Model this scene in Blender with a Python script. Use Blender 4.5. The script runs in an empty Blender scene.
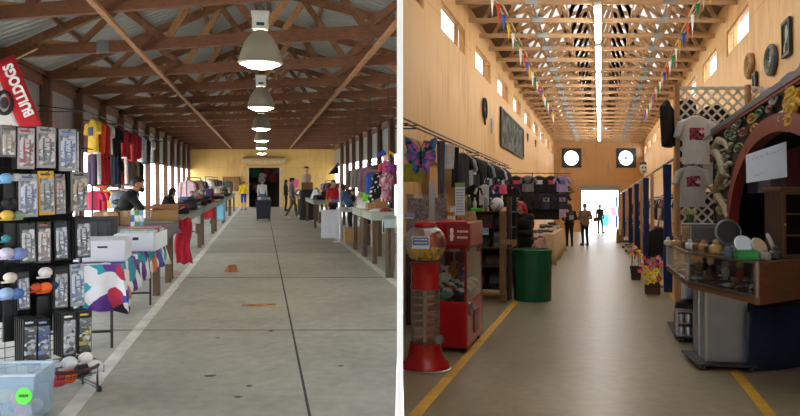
import bpy, bmesh, math, random
from mathutils import Vector, Matrix
from mathutils.bvhtree import BVHTree
random.seed(11)
PI = math.pi
SC = bpy.context.scene
COL = SC.collection
F, EYE, HX, HY = 700.0, 1.6, 400.0, 194.0     # focal length in pixels of the 800x416 frame, eye height, principal point

# ---------------------------------------------------------------- halls
# Two market halls share one thin white partition and fan out from it; the left hall's
# floor climbs gently away from the camera and the right one falls gently.
class Hall:
    def __init__(s, vx, vy):
        s.vx, s.vy = vx, vy
        s.a = (vx - HX) / F; s.b = (HY - vy) / F
        s.yaw = math.atan2(-s.a, 1); s.tilt = math.atan(s.b)
    def W(s, q, D, z): return Vector((q + s.a * D, D, z + s.b * D))
    def fl(s, px, py):
        D = F * EYE / (py - s.vy); return ((px - s.vx) * D / F, D)
    def at(s, px, py, D): return ((px - s.vx) * D / F, D, EYE - (py - s.vy) * D / F)
    def M(s, q, D, z=0, yaw=0.0):
        return Matrix.Translation(s.W(q, D, z)) @ Matrix.Rotation(s.tilt, 4, 'X') @ Matrix.Rotation(s.yaw + yaw, 4, 'Z')
    def Mc(s, q, D, z=0, yaw=0.0):              # facing the street end squarely
        return s.M(q, D, z, yaw - s.yaw)
    def ray(s, M, px, py, y=0.0):               # where a line of sight meets the plane y of a frame
        I = M.inverted(); o = I @ Vector((0, 0, EYE)); d = I.to_3x3() @ Vector(((px - HX) / F, 1, -(py - HY) / F))
        t = (y - o.y) / d.y; p = o + d * t; return p.x, p.z
L = Hall(262, 181)
R = Hall(600, 207)

# ---------------------------------------------------------------- materials
def lin(h):
    h = h.lstrip('#'); c = [int(h[i:i + 2], 16) / 255 for i in (0, 2, 4)]
    return tuple((x / 12.92 if x <= .04045 else ((x + .055) / 1.055) ** 2.4) for x in c) + (1,)
MATS = {}
def mat(hexc, rough=.65, metal=0, var=.14, scale=9, bump=0.0, stretch=(1, 1, 1), emit=0, name=None):
    key = (hexc, rough, metal, var, scale, bump, stretch, emit)
    if key in MATS: return MATS[key]
    m = bpy.data.materials.new(name or 'surface_' + hexc.strip('#')); m.use_nodes = True
    nt = m.node_tree; b = nt.nodes['Principled BSDF']; c = lin(hexc)
    tc = nt.nodes.new('ShaderNodeTexCoord'); mp = nt.nodes.new('ShaderNodeMapping'); mp.inputs['Scale'].default_value = stretch
    nz = nt.nodes.new('ShaderNodeTexNoise'); nz.inputs['Scale'].default_value = scale; nz.inputs['Detail'].default_value = 4
    cr = nt.nodes.new('ShaderNodeValToRGB')
    cr.color_ramp.elements[0].position = .3; cr.color_ramp.elements[1].position = .7
    cr.color_ramp.elements[0].color = tuple(x * (1 - var) for x in c[:3]) + (1,)
    cr.color_ramp.elements[1].color = tuple(min(1, x * (1 + var)) for x in c[:3]) + (1,)
    nt.links.new(tc.outputs['Object'], mp.inputs['Vector']); nt.links.new(mp.outputs[0], nz.inputs['Vector'])
    nt.links.new(nz.outputs['Fac'], cr.inputs[0]); nt.links.new(cr.outputs[0], b.inputs['Base Color'])
    b.inputs['Roughness'].default_value = rough; b.inputs['Metallic'].default_value = metal
    if bump:
        bp = nt.nodes.new('ShaderNodeBump'); bp.inputs['Strength'].default_value = bump; bp.inputs['Distance'].default_value = .02
        nt.links.new(nz.outputs['Fac'], bp.inputs['Height']); nt.links.new(bp.outputs[0], b.inputs['Normal'])
    if emit:
        nt.links.new(cr.outputs[0], b.inputs['Emission Color']); b.inputs['Emission Strength'].default_value = emit
    MATS[key] = m; return m
def wood(h, rough=.6, var=.3, st=(14, 14, 1.2)): return mat(h, rough, 0, var, 2.2, .15, st)
def cloth(h, var=.18): return mat(h, .9, 0, var, 14, .25)
def metal(h='#b9bcc0', rough=.3): return mat(h, rough, .9, .06, 6)
def plastic(h, rough=.35): return mat(h, rough, 0, .06, 5)
def clear(name, tint=(1, 1, 1), gloss=.12, rough=.03):
    if name in MATS: return MATS[name]
    m = bpy.data.materials.new(name); m.use_nodes = True; nt = m.node_tree; nt.nodes.clear()
    o = nt.nodes.new('ShaderNodeOutputMaterial'); mx = nt.nodes.new('ShaderNodeMixShader')
    t = nt.nodes.new('ShaderNodeBsdfTransparent'); t.inputs[0].default_value = tint + (1,)
    g = nt.nodes.new('ShaderNodeBsdfGlossy'); g.inputs['Roughness'].default_value = rough
    lw = nt.nodes.new('ShaderNodeLayerWeight'); lw.inputs[0].default_value = .25
    ma = nt.nodes.new('ShaderNodeMath'); ma.operation = 'MULTIPLY_ADD'; ma.inputs[1].default_value = .5; ma.inputs[2].default_value = gloss * .4
    nt.links.new(lw.outputs['Fresnel'], ma.inputs[0]); nt.links.new(ma.outputs[0], mx.inputs[0])
    nt.links.new(t.outputs[0], mx.inputs[1]); nt.links.new(g.outputs[0], mx.inputs[2]); nt.links.new(mx.outputs[0], o.inputs[0])
    MATS[name] = m; return m
def milky(name, hexc, alpha):
    if name in MATS: return MATS[name]
    m = bpy.data.materials.new(name); m.use_nodes = True; b = m.node_tree.nodes['Principled BSDF']
    b.inputs['Base Color'].default_value = lin(hexc); b.inputs['Alpha'].default_value = alpha; b.inputs['Roughness'].default_value = .25
    MATS[name] = m; return m
def concrete(name, base, dark, rough, worn=.0):
    m = bpy.data.materials.new(name); m.use_nodes = True; nt = m.node_tree; b = nt.nodes['Principled BSDF']; N = nt.nodes.new; K = nt.links.new
    tc = N('ShaderNodeTexCoord')
    n1 = N('ShaderNodeTexNoise'); n1.inputs['Scale'].default_value = .9; n1.inputs['Detail'].default_value = 8; n1.inputs['Roughness'].default_value = .62
    n2 = N('ShaderNodeTexNoise'); n2.inputs['Scale'].default_value = 9; n2.inputs['Detail'].default_value = 6
    n3 = N('ShaderNodeTexVoronoi'); n3.inputs['Scale'].default_value = 2.6
    for n in (n1, n2, n3): K(tc.outputs['Object'], n.inputs['Vector'])
    c1 = N('ShaderNodeValToRGB'); c1.color_ramp.elements[0].position = .35; c1.color_ramp.elements[1].position = .68
    c1.color_ramp.elements[0].color = lin(dark); c1.color_ramp.elements[1].color = lin(base)
    K(n1.outputs['Fac'], c1.inputs[0])
    c2 = N('ShaderNodeValToRGB'); c2.color_ramp.elements[0].position = .3; c2.color_ramp.elements[1].position = .7
    c2.color_ramp.elements[0].color = (.82, .82, .82, 1); c2.color_ramp.elements[1].color = (1.06, 1.05, 1.03, 1)
    K(n2.outputs['Fac'], c2.inputs[0])
    c3 = N('ShaderNodeValToRGB'); c3.color_ramp.elements[0].position = .025; c3.color_ramp.elements[1].position = .06
    c3.color_ramp.elements[0].color = (.45, .43, .4, 1); c3.color_ramp.elements[1].color = (1, 1, 1, 1)
    K(n3.outputs['Distance'], c3.inputs[0])
    m1 = N('ShaderNodeMix'); m1.data_type = 'RGBA'; m1.blend_type = 'MULTIPLY'; m1.inputs[0].default_value = 1
    K(c1.outputs[0], m1.inputs[6]); K(c2.outputs[0], m1.inputs[7])
    m2 = N('ShaderNodeMix'); m2.data_type = 'RGBA'; m2.blend_type = 'MULTIPLY'; m2.inputs[0].default_value = .55
    K(m1.outputs[2], m2.inputs[6]); K(c3.outputs[0], m2.inputs[7]); K(m2.outputs[2], b.inputs['Base Color'])
    mr = N('ShaderNodeMapRange'); mr.inputs['To Min'].default_value = rough - .08; mr.inputs['To Max'].default_value = rough + .12
    K(n1.outputs['Fac'], mr.inputs[0]); K(mr.outputs[0], b.inputs['Roughness'])
    bp = N('ShaderNodeBump'); bp.inputs['Strength'].default_value = .08; K(n2.outputs['Fac'], bp.inputs['Height']); K(bp.outputs[0], b.inputs['Normal'])
    return m
def plywood(name, c_light, c_dark, sheet=1.22, tall=2.44):
    m = bpy.data.materials.new(name); m.use_nodes = True; nt = m.node_tree; b = nt.nodes['Principled BSDF']; N = nt.nodes.new; K = nt.links.new
    tc = N('ShaderNodeTexCoord'); mp = N('ShaderNodeMapping'); mp.inputs['Scale'].default_value = (2.2, 2.2, .35)
    n1 = N('ShaderNodeTexNoise'); n1.inputs['Scale'].default_value = 2.6; n1.inputs['Detail'].default_value = 7; n1.inputs['Distortion'].default_value = .6
    n0 = N('ShaderNodeTexNoise'); n0.inputs['Scale'].default_value = .35
    K(tc.outputs['Object'], mp.inputs[0]); K(mp.outputs[0], n1.inputs['Vector']); K(tc.outputs['Object'], n0.inputs['Vector'])
    ad = N('ShaderNodeMath'); ad.operation = 'ADD'; K(n1.outputs['Fac'], ad.inputs[0]); K(n0.outputs['Fac'], ad.inputs[1])
    cr = N('ShaderNodeValToRGB'); cr.color_ramp.elements[0].position = .8; cr.color_ramp.elements[1].position = 1.25
    cr.color_ramp.elements[0].position = .75; cr.color_ramp.elements[1].position = 1.0
    cr.color_ramp.elements[0].color = lin(c_dark); cr.color_ramp.elements[1].color = lin(c_light)
    K(ad.outputs[0], cr.inputs[0])
    sp = N('ShaderNodeSeparateXYZ'); K(tc.outputs['Object'], sp.inputs[0])
    def seam(sock, period, w):
        a = N('ShaderNodeMath'); a.operation = 'DIVIDE'; a.inputs[1].default_value = period; K(sock, a.inputs[0])
        f = N('ShaderNodeMath'); f.operation = 'FRACT'; K(a.outputs[0], f.inputs[0])
        g = N('ShaderNodeMath'); g.operation = 'GREATER_THAN'; g.inputs[1].default_value = w / period; K(f.outputs[0], g.inputs[0]); return g.outputs[0]
    ml = N('ShaderNodeMath'); ml.operation = 'MULTIPLY'
    sxy = N('ShaderNodeMath'); sxy.operation = 'ADD'; K(sp.outputs[0], sxy.inputs[0]); K(sp.outputs[1], sxy.inputs[1])
    K(seam(sxy.outputs[0], sheet, .014), ml.inputs[0]); K(seam(sp.outputs[2], tall, .014), ml.inputs[1])
    mr = N('ShaderNodeMapRange'); mr.inputs['To Min'].default_value = .62; K(ml.outputs[0], mr.inputs[0])
    mx = N('ShaderNodeMix'); mx.data_type = 'RGBA'; mx.blend_type = 'MULTIPLY'; mx.inputs[0].default_value = 1
    K(cr.outputs[0], mx.inputs[6]); K(mr.outputs[0], mx.inputs[7]); K(mx.outputs[2], b.inputs['Base Color'])
    b.inputs['Roughness'].default_value = .55
    return m
def corrugated(name, hexc, axis=1, per=.09, rough=.45, metallic=.2):
    m = mat(hexc, rough, metallic, .10, .8, 0, (1, 1, 1.0001), name=name)
    nt = m.node_tree; b = nt.nodes['Principled BSDF']; N = nt.nodes.new; K = nt.links.new
    tc = N('ShaderNodeTexCoord'); sp = N('ShaderNodeSeparateXYZ'); K(tc.outputs['Object'], sp.inputs[0])
    mu = N('ShaderNodeMath'); mu.operation = 'MULTIPLY'; mu.inputs[1].default_value = 2 * PI / per; K(sp.outputs[axis], mu.inputs[0])
    si = N('ShaderNodeMath'); si.operation = 'SINE'; K(mu.outputs[0], si.inputs[0])
    bp = N('ShaderNodeBump'); bp.inputs['Strength'].default_value = .8; bp.inputs['Distance'].default_value = .015
    K(si.outputs[0], bp.inputs['Height']); K(bp.outputs[0], b.inputs['Normal'])
    return m
def patches(name, cols, scale=7, rough=.85):
    if name in MATS: return MATS[name]
    m = bpy.data.materials.new(name); m.use_nodes = True; nt = m.node_tree; b = nt.nodes['Principled BSDF']; N = nt.nodes.new; K = nt.links.new
    tc = N('ShaderNodeTexCoord'); nz = N('ShaderNodeTexNoise'); nz.inputs['Scale'].default_value = 5
    av = N('ShaderNodeMix'); av.data_type = 'RGBA'; av.inputs[0].default_value = .12
    K(tc.outputs['Object'], nz.inputs['Vector']); K(tc.outputs['Object'], av.inputs[6]); K(nz.outputs['Color'], av.inputs[7])
    v = N('ShaderNodeTexVoronoi'); v.inputs['Scale'].default_value = scale; K(av.outputs[2], v.inputs['Vector'])
    sp = N('ShaderNodeSeparateColor'); K(v.outputs['Color'], sp.inputs[0])
    cr = N('ShaderNodeValToRGB'); cr.color_ramp.interpolation = 'CONSTANT'
    E = cr.color_ramp.elements
    while len(E) < len(cols): E.new(.5)
    for i, c in enumerate(cols): E[i].position = i / len(cols); E[i].color = lin(c)
    K(sp.outputs[0], cr.inputs[0]); K(cr.outputs[0], b.inputs['Base Color']); b.inputs['Roughness'].default_value = rough
    MATS[name] = m; return m
def glow(name, hexc, strength): return mat(hexc, .5, 0, .01, 1, 0, (1, 1, 1), strength, name)

# ---------------------------------------------------------------- mesh building
def V(*a): return Vector(a)
class MB:
    def __init__(s): s.bm = bmesh.new(); s.mi = 0
    def add(s, vs, fs):
        v = [s.bm.verts.new(p) for p in vs]
        for f in fs:
            try: q = s.bm.faces.new([v[i] for i in f]); q.material_index = s.mi
            except ValueError: pass
        return s
    def hexa(s, p): return s.add(p, [(0, 3, 2, 1), (4, 5, 6, 7), (0, 1, 5, 4), (1, 2, 6, 5), (2, 3, 7, 6), (3, 0, 4, 7)])
    def box(s, c, d, R=None, T=None):
        x, y, z = d[0] / 2, d[1] / 2, d[2] / 2; c = Vector(c)
        p = [V(-x, -y, -z), V(x, -y, -z), V(x, y, -z), V(-x, y, -z), V(-x, -y, z), V(x, -y, z), V(x, y, z), V(-x, y, z)]
        if T: p = [V(q.x * (T if q.z < 0 else 1), q.y * (T if q.z < 0 else 1), q.z) for q in p]
        if R is not None: p = [R @ q for q in p]
        return s.hexa([q + c for q in p])
    def bx(s, x0, x1, y0, y1, z0, z1): return s.box(((x0 + x1) / 2, (y0 + y1) / 2, (z0 + z1) / 2), (x1 - x0, y1 - y0, z1 - z0))
    def bar(s, p0, p1, w, h, up=None):           # rectangular bar between two points
        p0, p1 = Vector(p0), Vector(p1); d = (p1 - p0).normalized(); up = Vector(up or (0, 0, 1))
        if abs(d.dot(up)) > .98: up = V(0, 1, 0)
        x = d.cross(up).normalized() * w / 2; u = x.cross(d).normalized() * h / 2
        return s.hexa([p0 - x - u, p0 + x - u, p1 + x - u, p1 - x - u, p0 - x + u, p0 + x + u, p1 + x + u, p1 - x + u])
    def loft(s, rings, cap=True, closed=True):
        n = len(rings[0]); vs = [s.bm.verts.new(p) for r in rings for p in r]
        def F_(ix):
            try: f = s.bm.faces.new([vs[i] for i in ix]); f.material_index = s.mi
            except ValueError: pass
        for k in range(len(rings) - 1):
            for i in range(n if closed else n - 1):
                j = (i + 1) % n; F_((k * n + i, k * n + j, (k + 1) * n + j, (k + 1) * n + i))
        if cap and closed:
            F_(list(range(n))[::-1]); F_([(len(rings) - 1) * n + i for i in range(n)])
        return s
    def cyl(s, p0, p1, r0, r1=None, n=12, cap=True):
        p0, p1 = Vector(p0), Vector(p1); r1 = r0 if r1 is None else r1
        d = (p1 - p0).normalized(); u = d.cross(V(0, 0, 1) if abs(d.z) < .9 else V(1, 0, 0)).normalized(); w = d.cross(u)
        ring = lambda p, r: [p + (u * math.cos(2 * PI * i / n) + w * math.sin(2 * PI * i / n)) * r for i in range(n)]
        return s.loft([ring(p0, r0), ring(p1, max(r1, 1e-4))], cap)
    def tube(s, pts, r, n=6, rr=None):
        pts = [Vector(p) for p in pts]; rings = []; u = None
        for i, p in enumerate(pts):
            d = (pts[min(i + 1, len(pts) - 1)] - pts[max(i - 1, 0)]).normalized()
            if u is None: u = d.cross(V(0, 0, 1) if abs(d.z) < .9 else V(1, 0, 0)).normalized()
            else: u = (u - d * u.dot(d)).normalized()
            w = d.cross(u); q = rr[i] if rr else r
            rings.append([p + (u * math.cos(2 * PI * k / n) + w * math.sin(2 * PI * k / n)) * q for k in range(n)])
        return s.loft(rings)
    def lathe(s, prof, n=24, c=(0, 0, 0)):
        c = Vector(c)
        return s.loft([[c + V(max(r, 1e-4) * math.cos(2 * PI * i / n), max(r, 1e-4) * math.sin(2 * PI * i / n), z) for i in range(n)] for r, z in prof])
    def ell(s, c, r, nu=14, nv=9, R=None):
        c = Vector(c); r = (r, r, r) if not hasattr(r, '__len__') else r; rings = []
        for j in range(nv + 1):
            t = PI * (j / nv) * .998 + .001; q = []
            for i in range(nu):
                a = 2 * PI * i / nu; p = V(r[0] * math.sin(t) * math.cos(a), r[1] * math.sin(t) * math.sin(a), -r[2] * math.cos(t))
                q.append((R @ p if R is not None else p) + c)
            rings.append(q)
        return s.loft(rings)
    def prism(s, poly, y0, y1):                  # outline in x,z carried from y0 to y1
        return s.loft([[V(x, y0, z) for x, z in poly], [V(x, y1, z) for x, z in poly]])
    def slab(s, poly, z0, z1): return s.loft([[V(x, y, z0) for x, y in poly], [V(x, y, z1) for x, y in poly]])
    def frame(s, x0, x1, z0, z1, w, y0, y1):     # picture-frame of four rails
        s.bx(x0, x1, y0, y1, z1 - w, z1); s.bx(x0, x1, y0, y1, z0, z0 + w)
        s.bx(x0, x0 + w, y0, y1, z0 + w, z1 - w); return s.bx(x1 - w, x1, y0, y1, z0 + w, z1 - w)
    def torus(s, c, R_, r, n=24, m=8, axis='y', a0=0, a1=2 * PI, sx=1, sz=1):
        pts = []
        k = n if a1 - a0 < 6.2 else n
        for i in range(k + 1):
            a = a0 + (a1 - a0) * i / k; x, y = R_ * math.cos(a) * sx, R_ * math.sin(a) * sz
            pts.append(Vector(c) + (V(x, 0, y) if axis == 'y' else V(x, y, 0) if axis == 'z' else V(0, x, y)))
        return s.tube(pts, r, m)
    def build(s, name, mats, parent=None, M=None, smooth=False, bevel=0, solid=0):
        bmesh.ops.recalc_face_normals(s.bm, faces=s.bm.faces)
        me = bpy.data.meshes.new(name); s.bm.to_mesh(me); s.bm.free()
        o = bpy.data.objects.new(name, me); COL.objects.link(o)
        for m in (mats if isinstance(mats, (list, tuple)) else [mats]): me.materials.append(m)
        if smooth:
            me.polygons.foreach_set('use_smooth', [True] * len(me.polygons)); me.set_sharp_from_angle(angle=.75)
        if parent is not None: o.parent = parent
        if M is not None: o.matrix_world = M
        if solid:
            d = o.modifiers.new('thickness', 'SOLIDIFY'); d.thickness = solid; d.offset = 0
        if bevel:
            d = o.modifiers.new('edge', 'BEVEL'); d.width = bevel; d.segments = 2; d.limit_method = 'ANGLE'
        return o
def tag(o, label, cat, group=None, kind=None):
    o['label'] = label; o['category'] = cat
    if group: o['group'] = group
    if kind: o['kind'] = kind
    return o
def thing(name, label, cat, M, group=None):
    o = bpy.data.objects.new(name, None); o.empty_display_size = .1; COL.objects.link(o); o.matrix_world = M
    return tag(o, label, cat, group)
def struct(o): o['kind'] = 'structure'; return o
KIDS = {}
def dup(root, M, label, group=None):
    def cp(o, par):
        c = o.copy(); COL.objects.link(c)
        if par is not None: c.parent = par
        for k in list(o.children): cp(k, c)
        return c
    r = cp(root, None); r.matrix_world = M; r['label'] = label
    if group: r['group'] = group
    return r
ORD = ['first', 'second', 'third', 'fourth', 'fifth', 'sixth', 'seventh', 'eighth', 'ninth', 'tenth', 'eleventh', 'twelfth', 'thirteenth',
       'fourteenth', 'fifteenth', 'sixteenth', 'seventeenth', 'eighteenth', 'nineteenth', 'twentieth', 'twenty-first', 'twenty-second', 'twenty-third',
       'twenty-fourth', 'twenty-fifth', 'twenty-sixth', 'twenty-seventh', 'twenty-eighth', 'twenty-ninth', 'thirtieth', 'thirty-first', 'thirty-second']
def hbox(mb, H, q0, q1, D0, D1, z0, z1, k=0):
    W = lambda q, D, z: H.W(q, D + k * q, z)
    return mb.hexa([W(q0, D0, z0), W(q1, D0, z0), W(q1, D1, z0), W(q0, D1, z0), W(q0, D0, z1), W(q1, D0, z1), W(q1, D1, z1), W(q0, D1, z1)])
def lettering(name, txt, size, m, parent, M, depth=.004, sx=1.0, bold=0):
    c = bpy.data.curves.new(name, 'FONT'); c.body = txt; c.size = size; c.extrude = depth / 2; c.align_x = 'CENTER'; c.align_y = 'CENTER'
    t = bpy.data.objects.new(name + '_src', c); COL.objects.link(t)
    dg = bpy.context.evaluated_depsgraph_get(); me = bpy.data.meshes.new_from_object(t.evaluated_get(dg))
    bpy.data.objects.remove(t); me.materials.clear(); me.materials.append(m)
    if bold:
        bm = bmesh.new()
        for dx in (-bold, 0, bold):
            for dy in (-bold, bold): t2 = me.copy(); t2.transform(Matrix.Translation((dx, dy, (dx + dy * 2) * .02))); bm.from_mesh(t2); bpy.data.meshes.remove(t2)
        bm.to_mesh(me); bm.free()
    o = bpy.data.objects.new(name, me); COL.objects.link(o); o.parent = parent; o.matrix_local = M @ Matrix.Diagonal((sx, 1, 1, 1)); return o
def scribble(mb, x0, x1, z0, z1, y, rows, seed=0, w=.4):  # unreadable lines of writing as small raised dashes
    rnd = random.Random(seed); h = (z1 - z0) / rows
    for r in range(rows):
        x = x0 + rnd.random() * (x1 - x0) * .1
        while x < x1 - .001:
            l = (x1 - x0) * (.05 + .12 * rnd.random())
            if x + l > x1: break
            mb.bx(x, x + l, y - .001, y + .001, z1 - (r + .75) * h, z1 - (r + .75 - w) * h); x += l + (x1 - x0) * .04
    return mb

# ---------------------------------------------------------------- people
def frame_of(d):
    d = d.normalized(); u = d.cross(V(0, 0, 1) if abs(d.z) < .9 else V(0, 1, 0)).normalized(); return u, d.cross(u)
def capsule(mb, p0, p1, r0, r1, n=10):
    p0, p1 = Vector(p0), Vector(p1)
    if (p1 - p0).length < 1e-5: return mb.ell(p0, r0)
    d = (p1 - p0).normalized(); u, w = frame_of(d); rings = []
    for k in range(4): a = -PI / 2 + (k + .12) * PI / 8; rings.append((p0 + d * r0 * math.sin(a), r0 * math.cos(a)))
    for k in range(4): a = (k + .88) * PI / 8; rings.append((p1 + d * r1 * math.sin(a), r1 * math.cos(a)))
    return mb.loft([[c + (u * math.cos(2 * PI * i / n) + w * math.sin(2 * PI * i / n)) * r for i in range(n)] for c, r in rings])
SKIN = '#b98367'
def person(label, M, height=1.72, pose=None, top='#333333', legs='#2a2c33', shoes='#1c1a19', hair='#20160f', skin=SKIN, sleeve='long', short_legs=False,
           hairstyle='short', head_yaw=0.0, head_pitch=0.0, voxel=.013, extras=None, wide=1.0, group=None, grip=.9):
    """A figure that faces -y in its own frame; joints can be overridden in pose (metres for a height of 1.72)."""
    s = height / 1.72
    J = dict(pelvis=(0, 0, .93), waist=(0, .005, 1.07), chest=(0, .01, 1.27), neck=(0, .015, 1.44), head=(0, -.01, 1.60))
    for e, sg in (('l', 1), ('r', -1)):
        J.update({'sh' + e: (sg * .175, .01, 1.385), 'el' + e: (sg * .225, .04, 1.11), 'wr' + e: (sg * .235, -.03, .88), 'hip' + e: (sg * .085, 0, .90),
                  'kn' + e: (sg * .095, -.02, .49), 'an' + e: (sg * .1, .03, .085), 'toe' + e: (sg * .125, -.15, .035)})
    J.update(pose or {}); J = {k: Vector(v) for k, v in J.items()}
    mb = MB(); zones = []
    def cap(a, b, r0, r1, z): capsule(mb, a, b, r0, r1); zones.append((Vector(a), Vector(b), (r0 + r1) / 2, z))
    def el(c, r, z, R=None): mb.ell(c, r, 16, 10, R); zones.append((Vector(c), Vector(c), min(r), z))
    ax = lambda v: (J['shl'] - J['shr']).normalized()
    Rt = Matrix((ax(0), (J['chest'] - J['pelvis']).normalized().cross(ax(0)).normalized(), (J['chest'] - J['pelvis']).normalized())).transposed()
    el(J['pelvis'], (.155 * wide, .115 * wide, .12), 'legs'); el(J['waist'], (.14 * wide, .105 * wide, .13), 'top', Rt)
    el(J['chest'], (.165 * wide, .115 * wide, .19), 'top', Rt); cap(J['pelvis'], J['chest'], .11 * wide, .11 * wide, 'top')
    cap(J['shl'], J['shr'], .068, .068, 'top'); cap(J['chest'] + (J['neck'] - J['chest']) * .5, J['neck'], .09, .058, 'top')
    hd = J['head']; Rh = Matrix.Rotation(head_yaw, 3, 'Z') @ Matrix.Rotation(head_pitch, 3, 'X')
    cap(J['neck'], hd + Rh @ V(0, .015, -.04), .05, .052, 'skin')
    el(hd + V(0, 0, .02), (.076, .096, .105), 'head', Rh); el(hd + Rh @ V(0, -.025, -.055), (.056, .062, .06), 'head', Rh)
    cap(hd + Rh @ V(0, -.092, .01), hd + Rh @ V(0, -.112, -.025), .010, .015, 'head')
    for sg in (1, -1): el(hd + Rh @ V(sg * .077, .01, -.005), (.012, .02, .03), 'head', Rh)
    for e, sg in (('l', 1), ('r', -1)):
        sh, eb, wr = J['sh' + e], J['el' + e], J['wr' + e]
        cap(sh, eb, .052, .041, 'top' if sleeve != 'none' else 'skin'); cap(eb, wr, .039, .027, 'top' if sleeve == 'long' else 'skin')
        d = (wr - eb).normalized(); side = V(-sg, 0, 0); side = (side - d * side.dot(d)).normalized(); nrm = d.cross(side).normalized() * sg
        if nrm.dot(V(0, -1, 0)) < -.2 and abs(d.z) < .8: nrm = nrm
        palm = wr + d * .075
        cap(wr, wr + d * .03, .026, .028, 'skin')
        for k in range(4):
            off = nrm * ((k - 1.5) * .0195); root = wr + d * .055 + off; ln = (.068, .08, .075, .058)[k]
            capsule(mb, wr + d * .02 + off * .8, root + d * .025, .0135, .0115)
            p1 = root + d * (.025 + ln * .45); b1 = (d * math.cos(grip * .7) + side * math.sin(grip * .7)); p2 = p1 + b1 * ln * .4
            b2 = (d * math.cos(grip * 1.5) + side * math.sin(grip * 1.5)); p3 = p2 + b2 * ln * .3
            capsule(mb, root, p1, .0108, .010); capsule(mb, p1, p2, .010, .0095); capsule(mb, p2, p3, .0095, .008)
        t0 = wr + d * .025 - nrm * .022; t1 = t0 + (d * .75 - nrm * .75).normalized() * .035; t2 = t1 + (d * .9 + side * .5).normalized() * .03
        capsule(mb, t0, t1, .014, .0115); capsule(mb, t1, t2, .0115, .009)
        zones.append((wr, wr + d * .16, .03, 'skin'))
        hp, kn, an, to = J['hip' + e], J['kn' + e], J['an' + e], J['toe' + e]
        cap(hp, kn, .082 * (wide * .5 + .5), .054, 'legs'); cap(kn, an, .053, .036, 'skin' if short_legs else 'legs')
        heel = an + V(0, .035, -.045); cap(an, heel, .036, .034, 'shoes'); cap(heel, to, .036, .03, 'shoes'); cap(an, to, .04, .03, 'shoes')
    bmesh.ops.scale(mb.bm, vec=(s, s, s), verts=mb.bm.verts)
    tmp = mb.build('body_src', mat(skin, .55, 0, .05, 20))
    rm = tmp.modifiers.new('r', 'REMESH'); rm.mode = 'VOXEL'; rm.voxel_size = voxel
    sm = tmp.modifiers.new('s', 'SMOOTH'); sm.factor = .5; sm.iterations = 2
    dg = bpy.context.evaluated_depsgraph_get(); me = bpy.data.meshes.new_from_object(tmp.evaluated_get(dg))
    old = tmp.data; bpy.data.objects.remove(tmp); bpy.data.meshes.remove(old)
    me.polygons.foreach_set('use_smooth', [True] * len(me.polygons))
    root = thing('person', label, 'person', M, group)
    body = bpy.data.objects.new('body', me); COL.objects.link(body); body.parent = root; me.name = 'body'
    def zone_of(c):
        best, bz = 9, 'top'
        for a, b, r, z in zones:
            ab = b - a; t = 0 if ab.length_squared < 1e-9 else max(0, min(1, (c - a).dot(ab) / ab.length_squared)); d = (c - a - ab * t).length - r
            if d < best: best, bz = d, z
        return bz
    hi = hd * s; Ri = Rh.transposed(); fz = []
    for p in me.polygons:
        c = p.center / s; z = zone_of(c)
        if z == 'head':
            l = Ri @ (c - hd)
            covered = {'short': l.z > .075 or (l.y > .0 and l.z > -.05 and not (abs(l.x) > .074 and l.y < .03)) or (l.z > .05 and abs(l.x) > .055),
                       'long': l.z > .07 or (l.y > -.02 and l.z > -.2) or (l.z > -.03 and abs(l.x) > .062), 'bald': False}[hairstyle]
            z = 'hair' if covered else 'skin'
        elif z == 'legs' and c.z > J['pelvis'].z + .06 and sleeve: z = 'top'
        fz.append(z)
    vn = [v.normal.copy() for v in me.vertices]
    def shell(zone, name, m, off):
        idx = {}; mb2 = MB(); fs = []; vs = []
        for p, z in zip(me.polygons, fz):
            if z != zone: continue
            f = []
            for i in p.vertices:
                if i not in idx: idx[i] = len(vs); vs.append(me.vertices[i].co + vn[i] * off)
                f.append(idx[i])
            fs.append(f)
        if not fs: return
        mb2.add(vs, fs); o = mb2.build(name, m, root, smooth=True, solid=.006); return o
    shell('top', 'shirt' if sleeve != 'long' else 'jacket', cloth(top), .011 * s); shell('legs', 'shorts' if short_legs else 'trousers', cloth(legs), .010 * s)
    shell('shoes', 'shoe', mat(shoes, .5), .006 * s); shell('hair', 'hair', mat(hair, .6, 0, .35, 40, .4, (1, 1, .3)), .014 * s)
    if hairstyle == 'long':
        h = MB(); rg = []
        for k in range(6):
            t = k / 5; c = hd + V(0, .055 + .02 * t, .02 - .27 * t); w = .085 + .02 * math.sin(t * 3)
            rg.append([(c + V(w * math.cos(a) * (1 + .06 * math.sin(5 * a + k)), .05 * math.sin(a), 0)) * s for a in [2 * PI * i / 14 for i in range(14)]])
        h.loft(rg).build('long_hair', mat(hair, .6, 0, .35, 40, .4, (1, 1, .3)), root, smooth=True)
    for sg in (1, -1):
        e = MB(); e.ell(hi + (Rh @ V(sg * .03, -.088, .012)) * s, .0115 * s, 10, 6); e.build('eye', mat('#e8e4dc', .2), root, smooth=True)
        e = MB(); e.ell(hi + (Rh @ V(sg * .03, -.0965, .012)) * s, .006 * s, 8, 5); e.build('iris', mat('#22160f', .2), root, smooth=True)
    e = MB(); e.ell(hi + (Rh @ V(0, -.084, -.058)) * s, (.02 * s, .008 * s, .006 * s), 10, 6, Rh); e.build('mouth', mat('#8a4a40', .5), root, smooth=True)
    if extras: extras(root, {k: v * s for k, v in J.items()}, Rh, s)
    return root
EXPO, SKY, SUN, LAMP, TUBE = 1.5, 2.2, 4.0, 14.0, 10.0
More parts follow.
